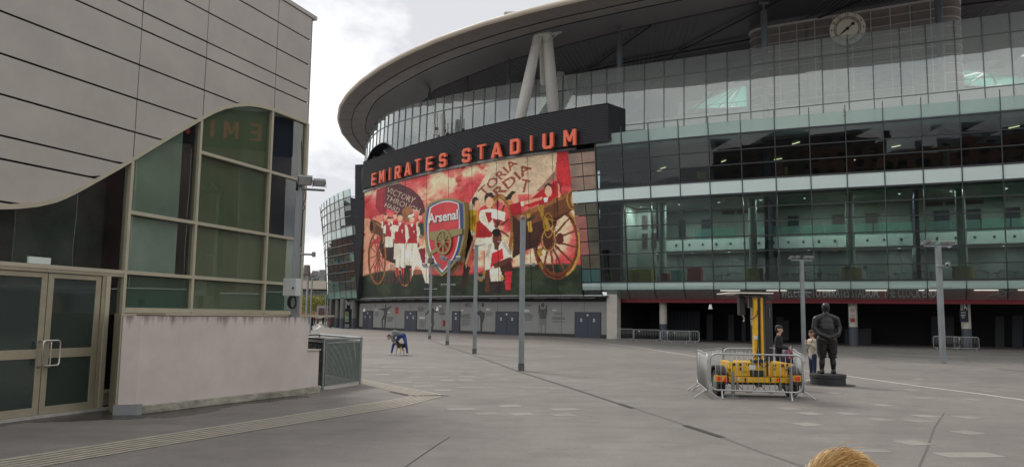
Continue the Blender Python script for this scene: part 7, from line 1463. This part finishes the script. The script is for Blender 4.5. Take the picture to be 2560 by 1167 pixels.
# --- standing people
def person(px,py,h,faceang,parts_fn,label,mats,Y=None,name='person',vox=.018,cat='person'):
    p=Vector(onY(px,py,Y)) if Y else gp(px,py); p.z=g(p.x,p.y); t=thing(name,label,cat,p); sc_=h/1.75; P,hc,f=parts_fn(); figure('body',t,P,mats,vox,3,faceang,p,sc_)
    return t,p,sc_,hc,f
def stand(arm='phone',coat=False,hair_long=False,legs='stand'):
    P=[]; 
    for sd in(-1,1):
        y=0 if legs=='stand' else sd*.16
        P+=[cap((sd*.10,y-.02,.045),(sd*.11,y-.16,.035),.045,.035,3,.8),cap((sd*.10,y,.08),(sd*.095,y*.5,.48),.045,.062,2),cap((sd*.095,y*.5,.48),(sd*.085,0,.88),.066,.09,2),cap((sd*.17,0,1.40),(sd*.22,.02,1.14),.062,.05,1)]
        if arm=='phone': P+=[cap((sd*.22,.02,1.14),(sd*.10,-.24,1.12),.050,.040,1)]+hand_parts((sd*.10,-.25,1.12),(-sd*.4,-.8,.2),0,1,.9,sd,(0,0,1))
        elif arm=='face': P+=[cap((sd*.22,.02,1.14),(sd*.11,-.17,1.30),.052,.042,1)]+hand_parts((sd*.10,-.18,1.32),(-sd*.3,-.2,.9),0,1,.8,sd,(0,1,0))
        else: P+=[cap((sd*.22,.02,1.14),(sd*.24,-.05+.1*sd*(legs!='stand'),.92),.050,.038,1)]+hand_parts((sd*.24,-.06+.1*sd*(legs!='stand'),.90),(0,-.15,-1),0,1,.3,sd,(0,1,0))
    P+=[cap((0,0,.90),(0,0,1.10),.145,.145,1,.75),cap((0,0,1.10),(0,0,1.32),.15,.175,1,.66),cap((-.10,0,1.40),(.10,0,1.40),.075,.075,1,.9),cap((-.05,0,.90),(.05,0,.90),.115,.115,2,.8),cap((0,0,1.42),(0,-.01,1.52),.055,.052,0)]
    if coat: P+=[cap((0,0,.62),(0,0,1.1),.19,.155,1,.8)]
    hc=(0,-.02,1.63); P+=head_parts(hc,0,4,1.,(0,-1,0))
    if hair_long: P+=[cap((0,.06,1.62),(0,.08,1.42),.08,.06,4,.7)]
    return P,hc,(0,-1,0)
t,p,s,hc,f=person(1948,905,1.78,R(62),lambda:stand('phone'),'dark haired man in black holding a phone behind the trailer',[SK,CB,CB,CB,HRB],Y=22.6)
face_bits(t,p,R(62),np.array(hc)*s,s); 
q=Matrix.Translation(p)@Matrix.Rotation(R(62),4,'Z'); hv=q@Vector((0,-.36,1.16)); tag(MB().box(hv,(.08,.012,.15),rz=R(62)).build('phone',M_INK,None,origin=hv),'black phone in the hands of the man dressed in black','phone')
bgc=onY(1968,886,22.2); bg=tag(MB().tube(bgc-np.array([0,0,.24]),bgc+np.array([0,0,.14]),.17,.13,n=14).build('shopping_bag',mat('bag_dark',(.05,.03,.06),.6),None,smooth=True,origin=bgc),'dark bag with a pink and red pattern hanging beside the man in black','bag')
b=MB(); 
for i in range(9): a=bgc+np.array([random.uniform(-.10,.10),-.165,random.uniform(-.2,.1)]); b.add([a,a+np.array([.09,0,.02]),a+np.array([.06,0,.09])],[(0,1,2)])
b.build('bag_print',mat('bag_pink',(.55,.14,.18),.6),bg)
t,p,s,hc,f=person(2033,948,1.64,R(-75),lambda:stand('face',hair_long=True),'woman in cream jacket and navy trousers half hidden behind the bronze statue',[SK,CC,CN,WHs,HBR],Y=25.3)
face_bits(t,p,R(-75),np.array(hc)*s,s)
q=Matrix.Translation(p)@Matrix.Rotation(R(-75),4,'Z')@Matrix.Scale(s,4); b=MB(); b.path([q@Vector(v) for v in((.14,-.08,1.44),(.05,-.15,1.25),(-.10,-.14,1.05),(-.16,-.02,.98))],.012,5); b.build('bag_strap',HBR,t)
# --- bending person with dog
pb_=gp(1000,887); zb0=pb_.z
bt=thing('person','person in grey hoodie and bright blue joggers bending over a dog','person',pb_)
B_=[]
for sd,x in((-1,-.42),(1,.36)):
    B_+=[cap((x,-.05,.045),(x-.10,-.14,.035),.045,.038,3,.8),cap((x,0,.09),(x*.80,-.02,.48),.048,.065,2),cap((x*.80,-.02,.48),(x*.28+.08,.05,.90),.07,.10,2)]
B_+=[cap((.12,.05,.94),(-.02,.02,.96),.145,.145,2,.9),cap((.0,.02,.99),(-.28,-.05,1.06),.150,.165,1,.85),cap((-.28,-.05,1.04),(-.42,-.10,.94),.15,.12,1,.9),cap((-.44,-.12,.90),(-.50,-.14,.84),.05,.05,0)]
for sd in(-1,1): B_+=[cap((-.36+sd*.04,-.08+sd*.13,.95),(-.34+sd*.02,-.10+sd*.12,.70),.062,.05,1),cap((-.34+sd*.02,-.10+sd*.12,.70),(-.18+sd*.03,-.08+sd*.06,.52),.048,.038,1)]+hand_parts((-.18+sd*.03,-.08+sd*.06,.52),(.6,0,-.7),0,1,.5,sd,(0,-1,0))
B_+=head_parts((-.55,-.14,.86),0,4,1.,(-.55,-.3,-.75)); figure('body',bt,B_,[SK,CGr,CBl,WHs,HBR],.018,3,0,pb_)
b=MB(); 
dg=thing('dog','tan and black dog standing between the legs of the person bending over','dog',pb_+Vector((.02,-.12,0)))
FUR=mat('fur_tan',(.40,.32,.22),.9,bump=.5,bscale=40); FURB=mat('fur_black',(.03,.027,.025),.9,bump=.5,bscale=40)
D_=[cap((0,-.05,.46),(.05,.30,.46),.115,.10,1,1.05),cap((0,-.10,.46),(0,-.05,.46),.12,.12,1),cap((0,-.12,.52),(-.05,-.26,.66),.075,.055,1),cap((-.06,-.28,.68),(-.08,-.33,.66),.065,.05,1),cap((-.08,-.34,.65),(-.09,-.43,.62),.035,.025,0)]
for x,y in((-.09,-.10),(.07,-.10)): D_+=[cap((x,y,.42),(x*1.4-.01,y-.02,.22),.045,.028,0),cap((x*1.4-.01,y-.02,.22),(x*1.5-.01,y-.03,.04),.024,.02,0),cap((x*1.5-.01,y-.03,.025),(x*1.5-.01,y-.07,.02),.025,.02,0)]
for x,y in((-.04,.30),(.16,.30)): D_+=[cap((x,y,.42),(x+.03,y-.03,.27),.065,.04,0),cap((x+.03,y-.03,.27),(x+.06,y+.06,.16),.034,.022,0),cap((x+.06,y+.06,.16),(x+.07,y+.02,.03),.022,.02,0),cap((x+.07,y+.02,.022),(x+.07,y-.03,.02),.024,.02,0)]
D_+=[cap((.06,.38,.50),(.13,.52,.38),.028,.018,1)]
for sd in(-1,1): D_+=[cap((-.06+sd*.045,-.28,.74),(-.06+sd*.06,-.27,.79),.022,.010,1,.6)]
figure('body',dg,D_,[FUR,FURB],.014,3,R(-20),pb_+Vector((.02,-.12,0)),1.0)
# --- far walkers
def simple(px,py,h,label,mats,ang,legs='walk',coat=False,Y=None,hl=False): 
    t,p,s,hc,f=person(px,py,h,ang,lambda:stand('down',coat,hl,legs),label,mats,vox=.03,Y=Y); return t
CK_=mat('coat_maroon',(.11,.035,.025),.85); simple(779,825,1.86,'walker in a black coat beyond the end of the rendered wall',[SK2,CB,CB,CB,HRB],R(60),coat=True,Y=96)
simple(826,814,1.68,'distant walker in a reddish brown coat near the left wing pillars',[SK2,CK_,mat('trouser_brown',(.10,.05,.04),.85),CB,HBR],R(180),coat=True,hl=True,Y=112)
simple(761,829,1.75,'person with a brown bag, mostly hidden by the end of the rendered wall',[SK2,CB,CB,CB,HRB],R(120),Y=90)
simple(808,806,1.7,'small dark figure far off in front of the picture hoarding',[SK2,CB,CB,CB,HRB],R(30),Y=138)
simple(786,806,1.65,'small dark leaning figure far off beside the tree',[SK2,CB,CB,CB,HRB],R(100),Y=136)
bq=onY(764,808,89.6); tag(MB().box(bq,(.45,.3,.5)).build('shoulder_bag',mat('bag_brown',(.20,.11,.06),.7),None,bevel=.1,origin=bq),'brown shoulder bag of the person at the end of the rendered wall','bag')
# --- foreground person: only the top of a blond head reaches into the picture
hp=onY(2112,1124,1.95); th_=hp[2]; ps=th_/1.79*1.02
fg_=thing('person','blond windblown head at the bottom edge, nearest person to the viewer','person',(hp[0],hp[1]+.02,0)); org=Vector((hp[0],hp[1]+.02,0))
HB=mat('hair_blond',(.42,.25,.09),.5,var=.25,scale=30,spec=.4); P,hc,f=stand('down'); P=[q for q in P if q[4]!=4]; hc=np.array(hc)
s_=(th_-.02)/1.755
figure('body',fg_,P,[SK,CB,CN,WHs,HB],.014,3,R(180),org,s_)
face_bits(fg_,org,R(180),hc*s_,s_)
q=Matrix.Translation(org)@Matrix.Rotation(R(180),4,'Z')@Matrix.Scale(s_,4)
SCc=np.array([0,.0,1.655]); b=MB(); rr=np.random.RandomState(3)
b0=MB(); rows=[]
for a in np.linspace(0,math.pi*.62,10): rows.append([q@Vector((SCc[0]+.093*math.sin(a)*math.cos(t),SCc[1]+.105*math.sin(a)*math.sin(t),SCc[2]+.095*math.cos(a))) for t in np.linspace(0,2*math.pi,25)])
b0.grid(rows); sc2=b0.build('hair_cap',mat('hair_under',(.20,.11,.035),.7),fg_,smooth=True)
mats_=[mat('hair_a',(.56,.36,.14),.4),mat('hair_b',(.42,.25,.09),.4),mat('hair_c',(.70,.50,.24),.4),mat('hair_d',(.26,.14,.05),.5)]
N_=10000
for i in range(N_):
    b.mi=rr.choice(4,p=[.38,.3,.17,.15]); a=math.acos(1-rr.rand()*1.25); t=rr.rand()*2*math.pi; n=np.array([math.sin(a)*math.cos(t),math.sin(a)*math.sin(t),math.cos(a)]); p=SCc+n*np.array([.092,.104,.094])
    wind=np.array([-.9,.35,.0])+rr.randn(3)*.12+.45*np.array([0,math.cos(p[0]*42+p[1]*15),0]); tdir=wind-n*np.dot(wind,n); tdir/=np.linalg.norm(tdir); L_=rr.uniform(.05,.11); lift=rr.uniform(.02,.16) if rr.rand()<.994 else rr.uniform(.25,.55)
    pts=[p]; cur=p.copy(); dd=tdir*1.+n*lift
    for k in range(4):
        cur=cur+dd*L_/4; nn_=(cur-SCc); r0=np.linalg.norm(nn_/np.array([.092,.104,.094])); 
        dd=dd-n*.30*(k+1)*lift+rr.randn(3)*.04; dn=nn_/np.linalg.norm(nn_); dd=dd-dn*max(0,np.dot(dd,dn))*.4*(lift<.4)
        if r0<1.03: cur=SCc+nn_/r0*1.03+dn*.0
        pts.append(cur.copy())
    w_=.00048; P3=[q@Vector(v) for v in pts]; up=(P3[1]-P3[0]).cross(Vector(n)).normalized()
    vs=[]; 
    for k,v in enumerate(P3): ww=w_*(1-.5*k/4)*2; vs+=[v-up*ww,v+up*ww,v+(q.to_3x3()@Vector(n)).normalized()*ww*1.2]
    fs=[]
    for k in range(4):
        o=k*3; fs+=[(o,o+1,o+4,o+3),(o+1,o+2,o+5,o+4),(o+2,o,o+3,o+5)]
    b.add(vs,fs)
hr=b.build('hair',mats_,fg_); hr['kind']='stuff'
# ================================================================ BACKGROUND at the gap on the left
M_BC=mat('render_cream',(.50,.46,.37),.8,var=.05,scale=.2); M_BG=mat('block_grey',(.20,.21,.22),.7,var=.15,scale=.3); M_WN=mat('window_dark',(.03,.035,.04),.15,spec=.7)
def bgbox(px0,px1,py0,py1,Y,d,name,m,parent):
    a=onY(px0,py1,Y); c=onY(px1,py0,Y); b=MB(); b.box(((a[0]+c[0])/2,Y+d/2,(a[2]+c[2])/2),(abs(c[0]-a[0]),d,abs(c[2]-a[2]))); return b.build(name,m,parent)
o=onY(790,800,210); far_b=thing('office_block','distant flat roofed block with a broad cream band and dark windows beyond the plaza','building',(o[0],212,0))
bgbox(700,900,703,721,208,6,'cream_band',M_BC,far_b); bgbox(700,900,721,805,210,6,'wall',M_BG,far_b); bgbox(700,900,686,703,211,6,'upper_storey',mat('upper_grey',(.30,.28,.26),.7),far_b); bgbox(797,812,674,703,209,4,'roof_box',M_BG,far_b); bgbox(700,900,683.5,687,210,8,'roof_edge',M_BC,far_b)
for px in(770,782,795,806): bgbox(px,px+7,692,701,210.7,.3,'window',M_WN,far_b); 
for px,py in((757,739),(803,738),(757,755),(812,736),(780,724),(790,724),(770,727)): bgbox(px,px+9,py,py+8,209.8,.3,'window',M_WN,far_b)
bgbox(700,900,721,724,209.5,.5,'shadow_gap',M_INK,far_b)
o=onY(776,800,175); tb_=thing('brick_annexe','small orange brick annexe at the far left edge of the gap','building',(o[0],176,0)); bgbox(700,773,757,800,174,8,'wall',mat('brick_orange',(.38,.19,.10),.8,var=.2,scale=1),tb_); bgbox(700,773,755,758,173.5,9,'roof_edge',M_INK,tb_)
hb=onY(816,800,142); hd=thing('picture_hoarding','low grey hoarding with dark red and white crowd pictures, far across the plaza','hoarding',(hb[0],142,0)); bgbox(791,842,764,796,142,1,'wall',mat('hoard_grey',(.35,.33,.32),.7),hd)
hp1=mat('picture_dark',(.10,.05,.045),.5,var=.8,scale=2.2); hp2=mat('picture_red',(.42,.16,.15),.5,var=.8,scale=2.6); bgbox(796,811,770,788,141.8,.1,'picture',hp1,hd); bgbox(819,839,770,788,141.8,.1,'picture',hp2,hd); bgbox(796,811,788,794,141.8,.1,'caption_strip',M_CW,hd)
bgbox(740,815,796,799.5,141,3,'planter_wall',mat('brick_brown',(.14,.08,.06),.8),hd)
for px in(822,830,838): bgbox(px,px+1.5,748,752,141,.3,'lamp_hook',M_INK,hd) 
def leaves(b,c,rx,ry,rz_,n,s,rs):
    for _ in range(n):
        v=rs.randn(3); v/=np.linalg.norm(v); v*=rs.rand()**.45; p=np.array(c)+v*np.array([rx,ry,rz_])*(1+.25*math.sin(v[0]*7+v[2]*5)); d=rs.randn(3); d/=np.linalg.norm(d); e=np.cross(d,rs.randn(3)); e/=np.linalg.norm(e); b.mi=int(rs.rand()<.4)+int(rs.rand()<.15); b.add([p-d*s,p+e*s*.6,p+d*s,p-e*s*.6],[(0,1,2,3)])
rs=np.random.RandomState(5); LV=[mat('leaf_yellow',(.30,.28,.05),.7),mat('leaf_green',(.16,.19,.04),.7),mat('leaf_dark',(.08,.10,.03),.7)]
for px,Y,w_,h_,lab in((795,160,3.4,3.0,'yellow green spring tree beyond the plaza, the broad one in front of the grey block'),(773,165,2.2,2.6,'smaller yellow green tree at the left, beside the brick annexe'),(808,172,2.4,2.2,'pale yellow tree at the right behind the hoarding')):
    p=onY(px,790,Y); t=thing('tree',lab,'tree',(p[0],Y,0)); b=MB(); b.tube((p[0],Y,0),(p[0]+.1,Y,2.6),.22,.14,n=8)
    for k in range(6): a=k*1.05; b.tube((p[0]+.1,Y,2.2+.2*(k%3)),(p[0]+w_*.6*math.cos(a),Y+w_*.5*math.sin(a),3.6+.5*(k%3)),.09,.03,n=5)
    b.build('trunk',HBR,t); b=MB()
    for k in range(9): a=k*.7; leaves(b,(p[0]+w_*.5*math.cos(a),Y+w_*.4*math.sin(a),4.0+.9*math.sin(k*1.9)),w_*.5,w_*.5,h_*.42,420,.13,rs)
    b.build('crown',LV,t)
# thin street columns in the gap
for px,top,bot,Y,lab,r in((764,690,831,60,'grey camera column with a brownish head just past the pavilion corner',.09),(775,697,826,80,'slim grey lamp column with angled lamps in the gap left of the stadium',.085),(813,735,800,120,'left of two thin far poles by the left wing',.10),(818.5,738,799,122,'right of two thin far poles by the left wing',.10)):
    a=onY(px,bot,Y); z=float(onY(px,top,Y)[2]); t=thing('street_column',lab,'lamp post',(a[0],Y,0)); b=MB(); b.tube((a[0],Y,-.1),(a[0],Y,z),r,n=8); b.build('pole',M_PO,t)
    if px<780:
        b=MB(); b.tube((a[0]-.5,Y,z+.05),(a[0]+.6,Y,z+.05),.04,n=6); b.build('crossarm',M_PO,t); flood(t,(a[0]+.55,Y,z+.25),.5,-.8,(.5,.4,.1)); flood(t,(a[0]-.4,Y,z+.2),-.4,-.6,(.5,.4,.1))
        if px<770: b=MB(); b.tube((a[0]-.1,Y,z+.1),(a[0]-.1,Y,z+.85),.30,.22,n=12); b.build('camera_head',mat('dome_brown',(.12,.09,.08),.4),t)
# ================================================================ what stands behind the viewer (seen mirrored in the stadium glass)
def block(name,label,x,y,w_,d_,h_,m,rows,cols,face=1):
    t=thing(name,label,'building',(x,y,0)); part('wall',m,t,((x,y,h_/2),(w_,d_,h_))); b=MB(); yf=y+d_/2*face
    for i in range(rows):
        for j in range(cols):
            b=MB(); b.box((x-w_/2+(j+.5)*w_/cols,yf+.02*face,1.5+(i+.5)*(h_-2)/rows),(w_/cols*.45,.08,(h_-2)/rows*.5)); b.build('window',M_WN,t)
    return t
block('tower_block','pale rendered tower block across from the stadium, mirrored in its glass',30,-62,16,14,30,M_BC,7,4); block('terrace_house','dark brick terrace across from the stadium, mirrored in its glass',62,-48,34,12,13,mat('brick_dark',(.11,.07,.055),.8,var=.2,scale=1),3,9); block('terrace_house','long brown brick block far behind the viewer at the left',-20,-75,46,14,15,mat('brick_dark2',(.14,.085,.065),.8,var=.2,scale=1),4,11)
for x,y,s_ in((2,-40,1.),(14,-46,1.2),(48,-36,1.1),(-14,-44,1.3),(80,-34,1.3)):
    t=thing('tree',['small leafy tree behind the viewer, straight behind','leafy tree behind the viewer to the right, beside the tower block','leafy tree in front of the dark brick terrace behind the viewer','leafy tree behind the viewer at the left, before the long brown block','largest leafy tree behind the viewer, at the far right'][int({2:0,14:1,48:2,-14:3,80:4}[x])],'tree',(x,y,0),group='trees behind the viewer'); b=MB(); b.tube((x,y,0),(x,y,4*s_),.3,.18,n=8); b.build('trunk',HBR,t); b=MB()
    for k in range(7): a=k*.9; leaves(b,(x+2*s_*math.cos(a),y+2*s_*math.sin(a),6*s_+1.5*math.sin(k*2.1)),2.4*s_,2.4*s_,2.*s_,130,.5,rs)
    b.build('crown',[mat('leaf_deep',(.05,.075,.03),.7)]*1+[mat('leaf_deep2',(.035,.055,.02),.7),LV[2]],t)

t=block('terrace_house','long red brick block off to the far left, mirrored in the left glass wing',-118,176,70,14,16,mat('brick_red',(.20,.09,.06),.8,var=.25,scale=1),4,12,-1); block('terrace_house','grey brick block behind the red one at the far left',-170,215,60,14,22,mat('brick_grey2',(.14,.13,.12),.8,var=.2,scale=1),5,10,-1)

for x,w_,h_,lab in((-70,60,20,'long brick block behind the viewer, far to the left'),(-5,44,17,'grey block behind the viewer, straight behind the trees'),(100,50,22,'tall brick block behind the viewer, far to the right'),(150,40,18,'brick block behind the viewer, farthest right')):
    block('terrace_house',lab,x,-98,w_,12,h_,mat('brick_far',(.10,.085,.08),.8,var=.2,scale=.5) if w_>44 else M_BG,5,10)
